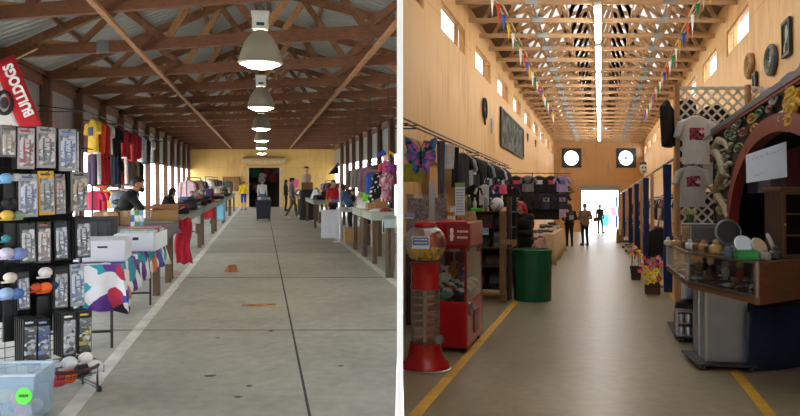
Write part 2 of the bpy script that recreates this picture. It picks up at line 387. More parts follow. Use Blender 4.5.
# ================================================================ camera, sky, sun
cam = bpy.data.cameras.new('camera'); co = bpy.data.objects.new('camera', cam); COL.objects.link(co)
co.location = (0, 0, EYE); co.rotation_euler = (PI / 2, 0, 0)
cam.sensor_width = 36; cam.lens = 36 * F / 800; cam.shift_y = -(208 - HY) / 800; cam.clip_end = 400; cam.clip_start = .05
SC.camera = co
SC.view_settings.view_transform = 'Standard'; SC.view_settings.look = 'None'; SC.view_settings.gamma = 1; SC.view_settings.use_curve_mapping = False
SC.view_settings.exposure = EXPO
w = bpy.data.worlds.new('sky'); SC.world = w; w.use_nodes = True
bg = w.node_tree.nodes['Background']; bg.inputs[0].default_value = (.86, .93, 1, 1); bg.inputs[1].default_value = SKY
sun = bpy.data.lights.new('sun', 'SUN'); sun.energy = SUN; sun.angle = .01; sun.color = (1, .95, .86)
so = bpy.data.objects.new('sun', sun); COL.objects.link(so); so.rotation_euler = (math.radians(-22), math.radians(18), 0); so.location = (0, 0, 20)

# ================================================================ the shell of both halls
def wall_end(H): return (-.03 if H is L else .03)
def clip(mb, H):                              # timber and sheets stop at the partition
    g = mb.bm.verts[:] + mb.bm.edges[:] + mb.bm.faces[:]
    r = bmesh.ops.bisect_plane(mb.bm, geom=g, plane_co=(wall_end(H), 0, 0), plane_no=(1 if H is L else -1, 0, 0), clear_outer=True)
    e = [x for x in r['geom_cut'] if isinstance(x, bmesh.types.BMEdge)]
    if e: bmesh.ops.holes_fill(mb.bm, edges=e)
    return mb
CONC_L = concrete('concrete_worn', '#aeaca0', '#96938a', .6)
CONC_R = concrete('concrete_sealed', '#9a9078', '#857b64', .33)
GROUND = concrete('yard_gravel', '#d8d2c6', '#c4bdb0', .9)
PLY = plywood('plywood_varnished', '#e0b577', '#c99a5c')
WHITE = mat('#f4f4f2', .7, 0, .02)
def quad_slab(name, H, pts, th, m):
    mb = MB(); n = len(pts)
    mb.loft([[H.W(q, D, -th) for q, D in pts], [H.W(q, D, 0) for q, D in pts]]); clip(mb, H); return struct(mb.build(name, m))
quad_slab('floor_left', L, [(-4.4, -8), (4.4, -8), (4.4, 43.1), (-4.4, 43.1)], .12, CONC_L)
quad_slab('floor_right', R, [(-2.95, -8), (2.8, -8), (2.8, 44.8), (-2.95, 44.8)], .12, CONC_R)
struct(MB().add([L.W(-60, -9, -.02), L.W(-4.4, -9, -.02), L.W(-4.4, 70, -.02), L.W(-60, 70, -.02)], [(0, 1, 2, 3)]).build('floor_yard', GROUND))
struct(MB().add([L.W(4.4, 22.6, -.02), L.W(4.4, 46, -.02), R.W(-3.08, 46, -.02), R.W(-3.08, 11, -.02), L.W(4.3, 22.2, -.02)], [(0, 1, 2, 3, 4)]).build('floor_gap', GROUND))
struct(MB().add([R.W(-14, 44.8, 0), R.W(20, 44.8, 0), R.W(20, 150, 0), R.W(-14, 150, 0)], [(0, 1, 2, 3)]).build('floor_forecourt', GROUND))
struct(MB().bx(-.0115, .0115, 2.6, 47, -1.2, 8.2).build('wall_middle', WHITE))
struct(MB().bx(-.03, .03, -8, -.9, -.5, 8.2).build('wall_light_block', WHITE))  # unseen piece behind the camera, added to block daylight from the right hall
TR = [0]
def trim(mb, m, smooth=False):
    TR[0] += 1; return struct(mb.build('trim_%d' % TR[0], m, smooth=smooth))
PW, PY = mat('#c9c7c0', .7, 0, .2, 6), mat('#c99a2e', .6, 0, .22, 5)
for H, q0, q1, D0, D1, m in ((L, -1.39, -1.27, 4.2, 43, PW), (L, 2.02, 2.15, 10, 43, PW), (R, -1.47, -1.37, 5, 43, PY), (R, 1.26, 1.36, 4.9, 43, PY)):
    trim(clip(hbox(MB(), H, q0, q1, D0, D1, -.01, .002), H), m)
JT = mat('#3d3a36', .9)
j = MB(); hbox(j, L, .315, .335, 4, 43, -.01, .0025)
for D in (7.5, 11.6, 15.7, 20, 25, 31, 37): hbox(j, L, -4.3, 4.3, D, D + .018, -.01, .0025)
trim(clip(j, L), JT)

# ---- left hall: timber frame, corrugated sheets
SHEET = corrugated('wall_sheet', '#a9adab', 1, .2); ROOF = corrugated('roof_sheet', '#a3a6a2', 1, .2)
KS, ZB = -.29, 3.6
TD = [12.67 + 2.44 * m for m in range(-4, 12)]
BEAM, BEAM2 = wood('#70452b', .7, .3, (1.2, 14, 14)), wood('#7d5234', .7, .35, (4, 4, 4))
RUN = wood('#a97a50', .7, .3, (14, 1.2, 14)); POST = wood('#5a3824', .7, .3)
mb = MB()
ZROOF = 0
zr = lambda q: 5.22 - abs(q) * .335
for s0, s1 in ((-4.7, 0), (0, 4.7)):
    mb.loft([[L.W(q, -9, zr(q)), L.W(q, 43.6, zr(q)), L.W(q, 43.6, zr(q) + .03), L.W(q, -9, zr(q) + .03)] for q in (s0, s1)])
struct(clip(mb, L).build('ceiling_left', ROOF))
for q in (-4.3, -3.2, -2.15, -1.1, -.12, .12, 1.1, 2.15, 3.2, 4.3):
    p = MB(); p.bar(L.W(q, -9, zr(q) - .05), L.W(q, 43, zr(q) - .05), .05, .08); trim(clip(p, L), BEAM2)
for q in (-1.86, 1.68):
    p = MB(); p.bar(L.W(q, -4, ZB - .03), L.W(q, 42, ZB - .03), .075, .05); trim(clip(p, L), RUN)
def member(H, D0, k, a, b, w, h, org):
    pa, pb = H.W(a[0], D0 + k * a[0], a[1]) - org, H.W(b[0], D0 + k * b[0], b[1]) - org
    return MB().bar(pa, pb, w, h)
WEBS = []
for sg in (-1, 1):
    T = lambda q: (sg * q, zr(q) - ZB - .17)
    WEBS += [(T(3.6), (sg * 2.9, .14)), ((sg * 2.9, .14), T(2.2)), (T(2.2), (sg * 1.45, .14)), ((sg * 1.45, .14), T(.75)), (T(.75), (0, .14))]
for i, D0 in enumerate(TD):
    org = L.W(0, D0, ZB)
    root = thing('roof_truss', 'dark brown timber roof truss on posts, %s from the open front of the left hall' % ORD[i], 'truss', Matrix.Translation(org), 'timber trusses over the left hall')
    def part(name, a, b, w, h, m):
        mbx = member(L, D0, KS, (a[0], a[1] + ZB), (b[0], b[1] + ZB), w, h, V(0, 0, 0)); clip(mbx, L)
        if len(mbx.bm.faces) < 4: return
        bmesh.ops.translate(mbx.bm, vec=-org, verts=mbx.bm.verts); mbx.build(name, m, root)
    part('bottom_chord', (-4.45, .09), (4.45, .09), .09, .17, BEAM)
    for sg in (-1, 1):
        part('top_chord', (sg * 4.55, zr(4.55) - ZB - .13), (0, zr(0) - ZB - .13), .07, .14, BEAM2)
    for n, (a, b) in enumerate(WEBS): part('web', a, b, .045, .10, BEAM2 if n % 3 else RUN)
    if i == 3:
        g = MB(); c = L.W(-2.42, D0 + KS * -2.42, ZB + .09) - org; g.box(c - V(0, .055, 0), (.28, .012, .2)); g.build('gusset_plate', metal('#8d8f8f', .5), root)
n = 0
for sg, q in ((-1, -4.25), (1, 4.37)):
    for D0 in TD:
        D = D0 + KS * q
        if sg > 0 and D < 22.6: continue
        if D < 2 or D > 42.6: continue
        M = L.M(q, D); p = MB().bx(-.085, .085, -.085, .085, 0, ZB + .02)
        k = [d for d in TD if (d + KS * q > (22.6 if sg > 0 else 2))].index(D0)
        tag(p.build('timber_post', POST, None, M, bevel=.008), 'square dark timber post on the %s side of the left hall, %s from the front' % ('left' if sg < 0 else 'right', ORD[k]), 'post', 'timber posts of the left hall')
mb = MB(); hbox(mb, L, -4.40, -4.36, -3, 43, 2.3, zr(4.4)); struct(mb.build('wall_left_panel', SHEET))
mb = MB(); hbox(mb, L, 4.46, 4.50, 20, 43, 2.5, zr(4.4)); struct(clip(mb, L).build('wall_right_panel', SHEET))
for q in (-4.33, 4.44):
    p = MB(); hbox(p, L, q - .03, q + .03, -3, 43, ZB - .12, ZB + .06); trim(clip(p, L), BEAM2)
YEL = plywood('painted_block', '#d3ad66', '#c49a55', 2.4, 1.6)
b = MB()
D = 43.0; dq0, dq1, dz = -.8, 1.07, 2.42
for q0, q1, z0, z1 in ((-4.5, dq0, 0, 4.2), (dq1, 4.5, 0, 4.2), (dq0, dq1, dz, 4.2)): hbox(b, L, q0, q1, D, D + .2, z0, z1)
struct(b.build('wall_back_left', YEL))
b = MB(); hbox(b, L, -4.6, 4.6, D - .02, D + .2, 3.55, 5.2); struct(b.build('wall_gable_left', wood('#6d4a32', .8)))
d = MB(); CREAM = mat('#c9b48f', .6)
hbox(d, L, dq0 - .14, dq0, D - .06, D + .22, 0, dz + .05); hbox(d, L, dq1, dq1 + .14, D - .06, D + .22, 0, dz + .05); hbox(d, L, dq0 - .14, dq1 + .14, D - .06, D + .22, dz, dz + .1)
dr = struct(d.build('door_1', CREAM))
d = MB(); d.cyl(L.W(-1.15, D - .22, 2.86), L.W(1.42, D - .22, 2.86), .2, n=18); d.build('shutter_roll', mat('#bfa67c', .6), dr)
b = MB()
for q0, q1, D0, D1, z0, z1 in ((-2.2, 2.2, 46.4, 46.5, 0, 3), (-2.3, -2.2, 43.2, 46.5, 0, 3), (2.2, 2.3, 43.2, 46.5, 0, 3), (-2.3, 2.3, 43.2, 46.5, 2.9, 3), (-2.3, 2.3, 43.1, 46.5, -.1, 0)):
    hbox(b, L, q0, q1, D0, D1, z0, z1)
struct(b.build('wall_store', mat('#4a423a', .8)))
# high-bay lamps down the middle
GLASS = clear('clear_glass')
for i, D in enumerate((9.0, 14.4, 20.2, 26.2, 32.2, 38.2)):
    M = L.M(-.02, D, 3.10)
    t = thing('pendant_lamp', 'large bell-shaped pendant lamp over the aisle, %s from the front of the row' % ORD[i], 'lamp', M, 'bell lamps over the left aisle')
    MB().lathe([(.275, 0), (.29, .02), (.275, .04), (.262, .1), (.225, .23), (.16, .34), (.10, .40), (.09, .42), (.08, .41), (.15, .33), (.21, .22), (.25, .1), (.265, .03)], 32).build('reflector', mat('#a9a08c', .45, .35, .05), t, smooth=True)
    MB().lathe([(.262, .03), (.25, .0), (.15, -.045), (.0, -.06), (.0, -.055), (.15, -.04), (.24, .005)], 28).build('lens', glow('lamp_lens', '#fff3d2', LAMP), t, smooth=True)
    MB().cyl((0, 0, .40), (0, 0, .46), .05, .06).build('neck', metal('#8a8a86'), t)
    MB().bx(-.105, .105, -.09, .09, .44, .66).bx(-.115, .115, -.1, .1, .62, .67).build('ballast_box', mat('#cfcdc6', .5), t, bevel=.01)
    m = MB(); m.bx(-.05, .05, -.094, -.089, .48, .52); m.build('vent', mat('#333333'), t)
    m = MB(); m.torus((0, 0, .71), .045, .008, 14, 6); m.cyl((0, 0, .75), (0, 0, zr(0) - 3.24), .011, n=8); m.build('hanger_rod', metal('#6e6c68', .5), t)

# ---- right hall: plywood walls with clerestory windows
WL, WR, ZW0, ZW1, ZT = -2.95, 2.8, 4.90, 5.46, 5.76
winL = [(13.0 + 3.6 * k - (0 if k >= 0 else .1), 13.0 + 3.6 * k + 2.3) for k in range(-1, 9)]
winR = [(13.2 + 3.65 * k, 13.2 + 3.65 * k + 2.25) for k in range(0, 9)]
wn = 0
for name, q, t, wins in (('wall_left', WL, -.14, winL), ('wall_right', WR, .14, winR)):
    b = MB(); qa, qb = sorted((q, q + t))
    hbox(b, R, qa, qb, -8, 44.8, 0, ZW0); hbox(b, R, qa, qb, -8, 44.8, ZW1, ZT + .5)
    prev = -8
    for a, c in wins: hbox(b, R, qa, qb, prev, a, ZW0, ZW1); prev = c
    hbox(b, R, qa, qb, prev, 44.8, ZW0, ZW1)
    struct(clip(b, R).build(name + '_plywood', PLY))
    for a, c in wins:
        wn += 1; e = .05; g = MB(); qi, qo = (q + t * .15, q + t * .75)
        for D0, D1, z0, z1 in ((a, c, ZW0, ZW0 + .04), (a, c, ZW1 - .04, ZW1), (a, a + e, ZW0, ZW1), (c - e, c, ZW0, ZW1), (a + (c - a) * .72 - .03, a + (c - a) * .72 + .03, ZW0, ZW1)):
            hbox(g, R, min(qi, qo), max(qi, qo), D0, D1, z0, z1)
        clip(g, R)
        if len(g.bm.faces) == 0: continue
        f = struct(g.build('window_%d' % wn, wood('#b98a55')))
        g = MB(); hbox(g, R, q + t * .45 - .003, q + t * .45 + .003, a + .05, c - .05, ZW0 + .04, ZW1 - .04); clip(g, R); g.build('pane', GLASS, f)
DB = 44.8
b = MB(); dq0, dq1, dz = -1.18, 1.16, 2.68
holes = []
for px in (571.5, 626): q, D, z = R.at(px, 158, DB); holes.append((q, z))
hs = .53
def wrect(q0, q1, z0, z1): hbox(b, R, q0, q1, DB, DB + .14, z0, z1)
zlo, zhi = holes[0][1] - hs, holes[0][1] + hs
wrect(WL, dq0, 0, dz); wrect(dq1, WR, 0, dz); wrect(WL, WR, dz, zlo); wrect(WL, WR, zhi, 6.6)
xs = [WL, holes[0][0] - hs, holes[0][0] + hs, holes[1][0] - hs, holes[1][0] + hs, WR]
for i in (0, 2, 4): wrect(xs[i], xs[i + 1], zlo, zhi)
struct(b.build('wall_back_right', plywood('plywood_end', '#c89762', '#b27f4d')))
for i, (q, z) in enumerate(holes):
    M = R.Mc(q, DB - .02, z)
    t = thing('wall_fan', 'round fan opening in a square dark frame, %s' % ('left one of two above the doorway' if i == 0 else 'right one with blades, above the doorway'), 'fan', M, 'fans on the end wall')
    m = MB(); n = 32; hw = .62
    def sq(k): a = 2 * PI * k / n + PI / 4; c, s_ = math.cos(a), math.sin(a); f = hw / max(abs(c), abs(s_)); return V(c * f, 0, s_ * f)
    ci = lambda k, r, y: V(r * math.cos(2 * PI * k / n + PI / 4), y, r * math.sin(2 * PI * k / n + PI / 4))
    m.loft([[sq(k) for k in range(n)], [sq(k) - V(0, .05, 0) for k in range(n)], [ci(k, .47, -.05) for k in range(n)], [ci(k, .47, .15) for k in range(n)]], cap=False)
    m.build('fan_housing', mat('#2c3532', .6), t)
    if i == 1:
        for k in range(4):
            m = MB(); a = k * PI / 2 + .5; m.bar((0, .06, 0), (.42 * math.cos(a), .06, .42 * math.sin(a)), .02, .07 if k % 2 else .05); m.build('blade', mat('#6b7073', .5), t)
    m = MB(); m.cyl((0, .0, 0), (0, .1, 0), .07 if i else .03); [m.bar((0, .05, 0), (.47 * math.cos(a), .05, .47 * math.sin(a)), .012, .012) for a in (0, PI / 2, PI, 3 * PI / 2)]
    m.build('motor', mat('#3a3f42', .5), t)
f = MB(); hbox(f, R, dq0 - .1, dq0, DB - .05, DB + .15, 0, dz + .05); hbox(f, R, dq1, dq1 + .1, DB - .05, DB + .15, 0, dz + .05)
dr = struct(f.build('door_2', mat('#8d8f8c', .5)))
f = MB(); hbox(f, R, dq0 - .12, dq1 + .12, DB - .35, DB - .02, dz - .02, dz + .3); f.build('shutter_box', mat('#8f948f', .5, .3), dr)
DECK = mat('#e2e1db', .7, 0, .05, 1, name='translucent_sheet')
def translucent(m, f, c):
    nt = m.node_tree; out = nt.nodes['Material Output']; b_ = nt.nodes['Principled BSDF']; tr = nt.nodes.new('ShaderNodeBsdfTranslucent'); tr.inputs[0].default_value = c + (1,)
    mx = nt.nodes.new('ShaderNodeMixShader'); mx.inputs[0].default_value = f; nt.links.new(b_.outputs[0], mx.inputs[1]); nt.links.new(tr.outputs[0], mx.inputs[2]); nt.links.new(mx.outputs[0], out.inputs[0])
translucent(DECK, .3, (.85, .87, .9))
PINE, PINE2 = wood('#c09a70', .65, .25, (1.2, 14, 14)), wood('#b18a60', .65, .3, (5, 5, 5))
zc = lambda q: 6.95 - abs(q) * .28
b = MB()
for s0, s1 in ((-2.1, 0), (0, 2.0)):
    b.loft([[R.W(q, -8, zc(q)), R.W(q, 45, zc(q)), R.W(q, 45, zc(q) + .05), R.W(q, -8, zc(q) + .05)] for q in (s0, s1)])
struct(clip(b, R).build('ceiling_right', DECK))
b = MB()
for s0, s1 in ((-3.2, -2.1), (2.0, 3.1)):
    b.loft([[R.W(q, -8, zc(q)), R.W(q, 45, zc(q)), R.W(q, 45, zc(q) + .05), R.W(q, -8, zc(q) + .05)] for q in (s0, s1)])
struct(clip(b, R).build('ceiling_eaves', mat('#6b5a48', .8)))
for q in (-2.05, -1.4, -.7, .7, 1.4, 1.98):
    p = MB(); p.bar(R.W(q, 8, ZT + .08), R.W(q, 44.5, ZT + .08), .03, .06); trim(clip(p, R), mat('#9aa0a0', .6, .2) if abs(q) == 1.4 else PINE)
RW = []
nb = [0, .72, 1.4, 2.1, 2.6]; nt_ = [.36, 1.06, 1.75, 2.35]
for sg in (-1, 1):
    for i in range(4):
        RW += [((sg * nb[i], 0), (sg * nt_[i], zc(nt_[i]) - ZT - .1)), ((sg * nt_[i], zc(nt_[i]) - ZT - .1), (sg * nb[i + 1], 0))]
        if i < 3: RW += [((sg * nb[i + 1], 0), (sg * nt_[max(0, i - 1)], zc(nt_[max(0, i - 1)]) - ZT - .1))]
RD = [8.6 + 1.4 * i for i in range(26)]
for i, D0 in enumerate(RD):
    org = R.W(0, D0, ZT)
    root = thing('roof_truss', 'pale pine roof truss under the white ceiling of the right hall, %s from the front' % ORD[i], 'truss', Matrix.Translation(org), 'pine trusses over the right hall')
    def part(name, a, b, w, h, m):
        mbx = MB(); mbx.bar(R.W(a[0], D0, a[1] + ZT), R.W(b[0], D0, b[1] + ZT), w, h); clip(mbx, R)
        if len(mbx.bm.faces) < 4: return
        bmesh.ops.translate(mbx.bm, vec=-org, verts=mbx.bm.verts); mbx.build(name, m, root)
    part('bottom_chord', (WL + .02, 0), (WR - .02, 0), .045, .10, PINE)
    for sg, e in ((-1, 2.93), (1, 2.78)): part('top_chord', (sg * e, zc(e) - ZT - .07), (0, zc(0) - ZT - .07), .045, .1, PINE)
    for a, c in RW: part('web', a, c, .04, .085, PINE2)
    for q in (-1.4, 1.4):
        c = R.W(q, D0, ZT) - org
        if R.W(q, D0, 0).x > .2: MB().box(c - V(0, .03, -.01), (.24, .012, .12)).build('gusset_plate', metal('#b3b8b8', .6), root)
for i in range(9):
    D0 = 10.4 + 3.55 * i; M = R.M(-.045, D0, 5.52)
    t = thing('strip_light', 'long fluorescent strip light along the middle of the right ceiling, %s from the front' % ORD[i], 'light', M, 'strip lights of the right hall')
    MB().bx(-.07, .07, 0, 2.9, .1, .17).build('housing', mat('#e9e9e4', .5), t)
    MB().cyl((0, .04, .05), (0, 2.86, .05), .062, n=12).build('tube_cover', glow('tube_light', '#fffaf0', TUBE), t, smooth=True)
    MB().cyl((0, .3, .15), (0, .3, .3), .008).cyl((0, 2.6, .15), (0, 2.6, .3), .008).build('hanger', metal(), t)
# unseen end wall added to keep sky light off the right-hand stalls
b = MB(); b.bx(.0, 9, -6.2, -6, -.5, 8); struct(b.build('wall_rear_light_block', mat('#b9905a', .7)))
# pennant strings under the trusses
FC = [('green', '#1e8a52'), ('white', '#e8e6e0'), ('red', '#d2452e'), ('blue', '#2a5fc4'), ('yellow', '#e0b81f'), ('white', '#e8e6e0')]
for side, q in (('left', -2.0), ('right', 1.92)):
    Ds = [12.2 + .78 * i for i in range(24)]; pts = []
    for i, D in enumerate(Ds):
        for f in (0, .5): pts.append(R.W(q, D + .78 * f, 5.6 - .05 * (f > 0)))
    o = V(*pts[0]); t = thing('pennant_string', 'string of coloured pennants hung below the trusses on the %s of the ceiling' % side, 'pennants', Matrix.Translation(o))
    m = MB(); m.tube([p - o for p in pts], .006, 5); m.build('cord', mat('#d9d4c8'), t)
    for i, D in enumerate(Ds):
        cn, ch = FC[(i + (0 if side == 'left' else 4)) % 6]; ln = .36 + .12 * random.random(); m = MB(); tw = random.random() * .6
        m.loft([[V(w_ * math.cos(tw + 1.5 * k / 4) * sx, w_ * math.sin(tw + 1.5 * k / 4) * sx, -ln * k / 4) + V(0, .006 * sy, 0) for sx, sy in ((-1, -1), (1, -1), (1, 1), (-1, 1))] for k, w_ in enumerate((.040, .038, .034, .028, .012))])
        p = m.build('pennant', cloth(ch), t); p.matrix_local = Matrix.Translation(R.W(q, D, 5.597) - o) @ Matrix.Rotation(R.yaw, 4, 'Z'); p['label'] = cn + ' pennant'
# ================================================================ builders for goods and furniture
rnd = random.Random(5)
def sring(hw, hd, z, n=18, wob=0, ph=0, p=2.6):
    r = []
    for i in range(n):
        a = 2 * PI * i / n; c, s = math.cos(a), math.sin(a)
        x = math.copysign(abs(c) ** (2 / p), c) * hw; y = math.copysign(abs(s) ** (2 / p), s) * hd + wob * math.sin(5 * a + ph)
        r.append(V(x, y, z))
    return r
def garment(kind, w, h, m, label, M, group=None, pm=None, parts=True, cat=None, name=None, d=.045):
    """Hangs from z = 0; front towards -y."""
    names = {'tee': 't_shirt', 'long': 'long_sleeve_shirt', 'jacket': 'jacket', 'trousers': 'trousers', 'scarf': 'scarf', 'dress': 'dress', 'tank': 'tank_top'}
    nm = name or names[kind]; cat = cat or nm.replace('_', ' ').replace('t shirt', 'shirt')
    b = MB(); ph = rnd.random() * 6
    if kind == 'trousers':
        b.loft([sring(w * .42, d, -.08 - h * t) for t in (0, .12, .25)])
        for sg in (-1, 1): b.loft([sring(w * .2, d * .9, -.08 - h * t, 14, .004, ph).__class__([p + V(sg * w * (.21 + .04 * t), 0, 0) for p in sring(w * (.21 - .05 * t), d * .9, -.08 - h * t, 14, .004, ph)]) for t in (.2, .5, .8, 1)])
    elif kind == 'scarf':
        b.loft([sring(w * (.5 + .06 * math.sin(3 * t + ph)), d * .7, -.03 - h * t, 18, .008, ph + t) for t in (0, .25, .5, .75, 1)])
    else:
        fl = .5 if kind == 'dress' else 0
        b.loft([sring(w * .13, d * .6, -.085), sring(w * .2, d * .8, -.10)] +
               [sring(w * (k + fl * max(0, t - .3)), d * (.8 + .4 * t), -.10 - h * t, 18, .006 + .004 * t, ph) for t, k in ((.045, .37), (.11, .5), (.3, .48), (.6, .47), (.85, .485), (1, .49))])
        if kind != 'tank' and not (kind == 'dress' and w < .4):
            ln = .34 if kind in ('tee', 'dress') else .86
            for sg in (-1, 1):
                p = [V(sg * w * .38, 0, -.10 - h * .1), V(sg * w * .52, 0, -.10 - h * .16), V(sg * w * (.62 if ln < .5 else .57), -.01, -.10 - h * (.16 + ln * .5)), V(sg * w * (.70 if ln < .5 else .60), -.02, -.10 - h * (.1 + ln))]
                b.tube(p, .05, 10, [.05 * w / .5, .075 * w / .5, .068 * w / .5, .06 * w / .5])
    if not parts: b.tube([(0, 0, -.09), (0, 0, -.01), (.016, 0, .008), (.016, 0, .02), (0, 0, .03)], .004, 5)
    if not parts and pm is None:
        return tag(b.build(nm, m, None, M, smooth=True), label, cat, group)
    t = thing(nm, label, cat, M, group); b.build('garment_body' if kind in ('trousers', 'scarf') else 'shirt_body', m, t, smooth=True)
    if parts:
        k = MB(); k.tube([(0, 0, -.06), (0, 0, -.02), (.018, 0, .0), (.018, 0, .018), (0, 0, .03), (-.018, 0, .018)], .004, 5)
        k.tube([(-w * .4, 0, -.115), (0, 0, -.06), (w * .4, 0, -.115)], .007, 5).build('hanger', mat('#3b3a38', .4), t)
    if pm is not None:
        g = MB(); z0 = -.10 - h * .5; z1 = -.10 - h * .24
        g.bx(-w * .26, w * .26, -d * 1.15 - .004, -d * 1.0 + .004, z0, z1); g.build('chest_print', pm, t, bevel=.002)
    return t
def drape(x0, x1, y0, y1, z, drops, amp=.02, n=14, seed=0):
    """Cloth over a table top; drops = hem lengths on the sides (-y, +x, +y, -x)."""
    r = random.Random(seed); b = MB(); peri = []
    for side, (ax, ay, bx_, by) in enumerate(((x0, y0, x1, y0), (x1, y0, x1, y1), (x1, y1, x0, y1), (x0, y1, x0, y0))):
        nx, ny = ((0, -1), (1, 0), (0, 1), (-1, 0))[side]
        for i in range(n): t = i / n; peri.append((ax + (bx_ - ax) * t, ay + (by - ay) * t, nx, ny, drops[side], t, side))
    cx, cy = (x0 + x1) / 2, (y0 + y1) / 2
    rings = [[V(cx + (x - cx) * .9, cy + (y - cy) * .9, z + .006) for x, y, *_ in peri], [V(x, y, z + .004) for x, y, *_ in peri]]
    ph = [r.random() * 6 for _ in range(4)]
    for k in (1, 2, 3):
        ring = []
        for x, y, nx, ny, dr, t, sd in peri:
            prev = drops[sd - 1] if t < .01 else dr
            dd = max(dr, prev) if t < .01 else dr
            f = math.sin(t * n * 1.9 + ph[sd]) * amp * k / 3 + .012 * k
            if t < .01:
                pn = ((0, -1), (1, 0), (0, 1), (-1, 0))[sd - 1]; ex, ey = (nx + pn[0]) * .03 * k, (ny + pn[1]) * .03 * k
            else: ex, ey = nx * max(.008, f + .01), ny * max(.008, f + .01)
            ring.append(V(x + ex, y + ey, z - dd * k / 3 * (1 + (.12 if t < .01 else .05 * math.sin(7 * t + ph[sd])))))
        rings.append(ring)
    b.loft(rings, cap=False); N = len(peri)
    b.add(rings[0], [tuple(range(N))]); bmesh.ops.remove_doubles(b.bm, verts=b.bm.verts, dist=1e-5); return b
def market_table(H, q0, q1, D0, D1, z, label, top='#8b938a', legc='#5c4632', group='wooden market tables', apron=.11, name='market_table', yaw=0):
    w, l = q1 - q0, D1 - D0; M = H.M((q0 + q1) / 2, (D0 + D1) / 2, 0, yaw); t = thing(name, label, 'table', M, group)
    W_ = mat(top, .6, 0, .12, 5); LG = wood(legc)
    MB().bx(-w / 2, w / 2, -l / 2, l / 2, z - .03, z).build('tabletop', W_, t, bevel=.005)
    a = MB(); e = .03
    for s in (-1, 1): a.bx(-w / 2 + e, w / 2 - e, s * (l / 2 - e) - .012, s * (l / 2 - e) + .012, z - .03 - apron, z - .03); a.bx(s * (w / 2 - e) - .012, s * (w / 2 - e) + .012, -l / 2 + e, l / 2 - e, z - .03 - apron, z - .03)
    a.build('apron', W_, t)
    for sx in (-1, 1):
        for sy in (-1, 1): c = (sx * (w / 2 - .085), sy * (l / 2 - .09)); MB().bx(c[0] - .045, c[0] + .045, c[1] - .045, c[1] + .045, 0, z - .03).build('leg', LG, t)
    return t
def folding_table(H, q0, q1, D0, D1, z, label, top='#d8d5cc', group=None, square=False, across=False):
    w, l = q1 - q0, D1 - D0; M = (H.Mc if square else H.M)((q0 + q1) / 2, (D0 + D1) / 2, 0); t = thing('folding_table', label, 'table', M, group)
    MB().bx(-w / 2, w / 2, -l / 2, l / 2, z - .035, z).build('tabletop', plastic(top, .5), t, bevel=.01); BK = mat('#1d1d1f', .45)
    for s in (-1, 1):
        m = MB()
        if across:
            x = s * (w / 2 - .18)
            for y in (-l * .33, l * .33): m.tube([(x, y, 0), (x, y, z - .04)], .014)
            m.tube([(x, -l * .33, .12), (x, l * .33, .12)], .012); m.tube([(x, 0, .12), (x - s * .28, 0, z - .06)], .01)
            m.tube([(x - s * .02, -l * .33, .02), (x - s * .1, -l * .33, z * .35), (x - s * .3, -l * .33, z * .45)], .012)
        else:
            y = s * (l / 2 - .22)
            for x in (-w * .38, w * .38): m.tube([(x, y, 0), (x, y, z - .04)], .014)
            m.tube([(-w * .38, y, .16), (w * .38, y, .16)], .012); m.tube([(0, y, .16), (0, y - s * .3, z - .06)], .01)
        m.build('folding_leg', BK, t)
    return t
CARD, CARD2 = mat('#a97f52', .8, 0, .1, 6), mat('#8f6a44', .85, 0, .1, 6)
def carton(M, w, d, h, label, flaps=True, m=None, cat='box', name='cardboard_box', group=None, open_=True, tape=True):
    m = m or CARD; t = thing(name, label, cat, M, group); e = .012; b = MB()
    b.bx(-w / 2, w / 2, -d / 2, d / 2, 0, e)
    for s in (-1, 1): b.bx(-w / 2, w / 2, s * d / 2 - (e if s > 0 else 0), s * d / 2 + (0 if s > 0 else e), 0, h); b.bx(s * w / 2 - (e if s > 0 else 0), s * w / 2 + (0 if s > 0 else e), -d / 2, d / 2, 0, h)
    if not open_: b.bx(-w / 2, w / 2, -d / 2, d / 2, h - e, h)
    b.build('box_body', m, t)
    if flaps:
        for s in (-1, 1):
            MB().add([V(s * w / 2, -d / 2, h), V(s * w / 2, d / 2, h), V(s * (w / 2 + .1), d / 2, h + .05 * (1 if s > 0 else -.6)), V(s * (w / 2 + .1), -d / 2, h + .05 * (1 if s > 0 else -.6))], [(0, 1, 2, 3)]).build('flap', m, t, solid=.008)
        MB().add([V(-w / 2, d / 2, h), V(w / 2, d / 2, h), V(w / 2, d / 2 + .07, h + .09), V(-w / 2, d / 2 + .07, h + .09)], [(0, 1, 2, 3)]).build('flap', m, t, solid=.008)
    if tape and not open_: MB().bx(-.03, .03, -d / 2 - .001, d / 2 + .001, h * .6, h + .001).build('tape', mat('#c7ab7c', .3), t)
    return t
def folded(M, w, d, h, m, label, group=None, name='folded_shirt', cat='clothes'):
    b = MB(); n = 20
    b.loft([[V(p.x, p.y, z + .006 * math.sin(7 * p.x + 5 * p.y)) for p in sring(w / 2 * k, d / 2 * k, 0, n, 0, 0, 5)] for z, k in ((0, .93), (h * .2, 1), (h * .45, .98), (h * .5, .94), (h * .55, .98), (h * .85, 1), (h, .93), (h * 1.02, .5))])
    return tag(b.build(name, m, None, M, smooth=True), label, cat, group)
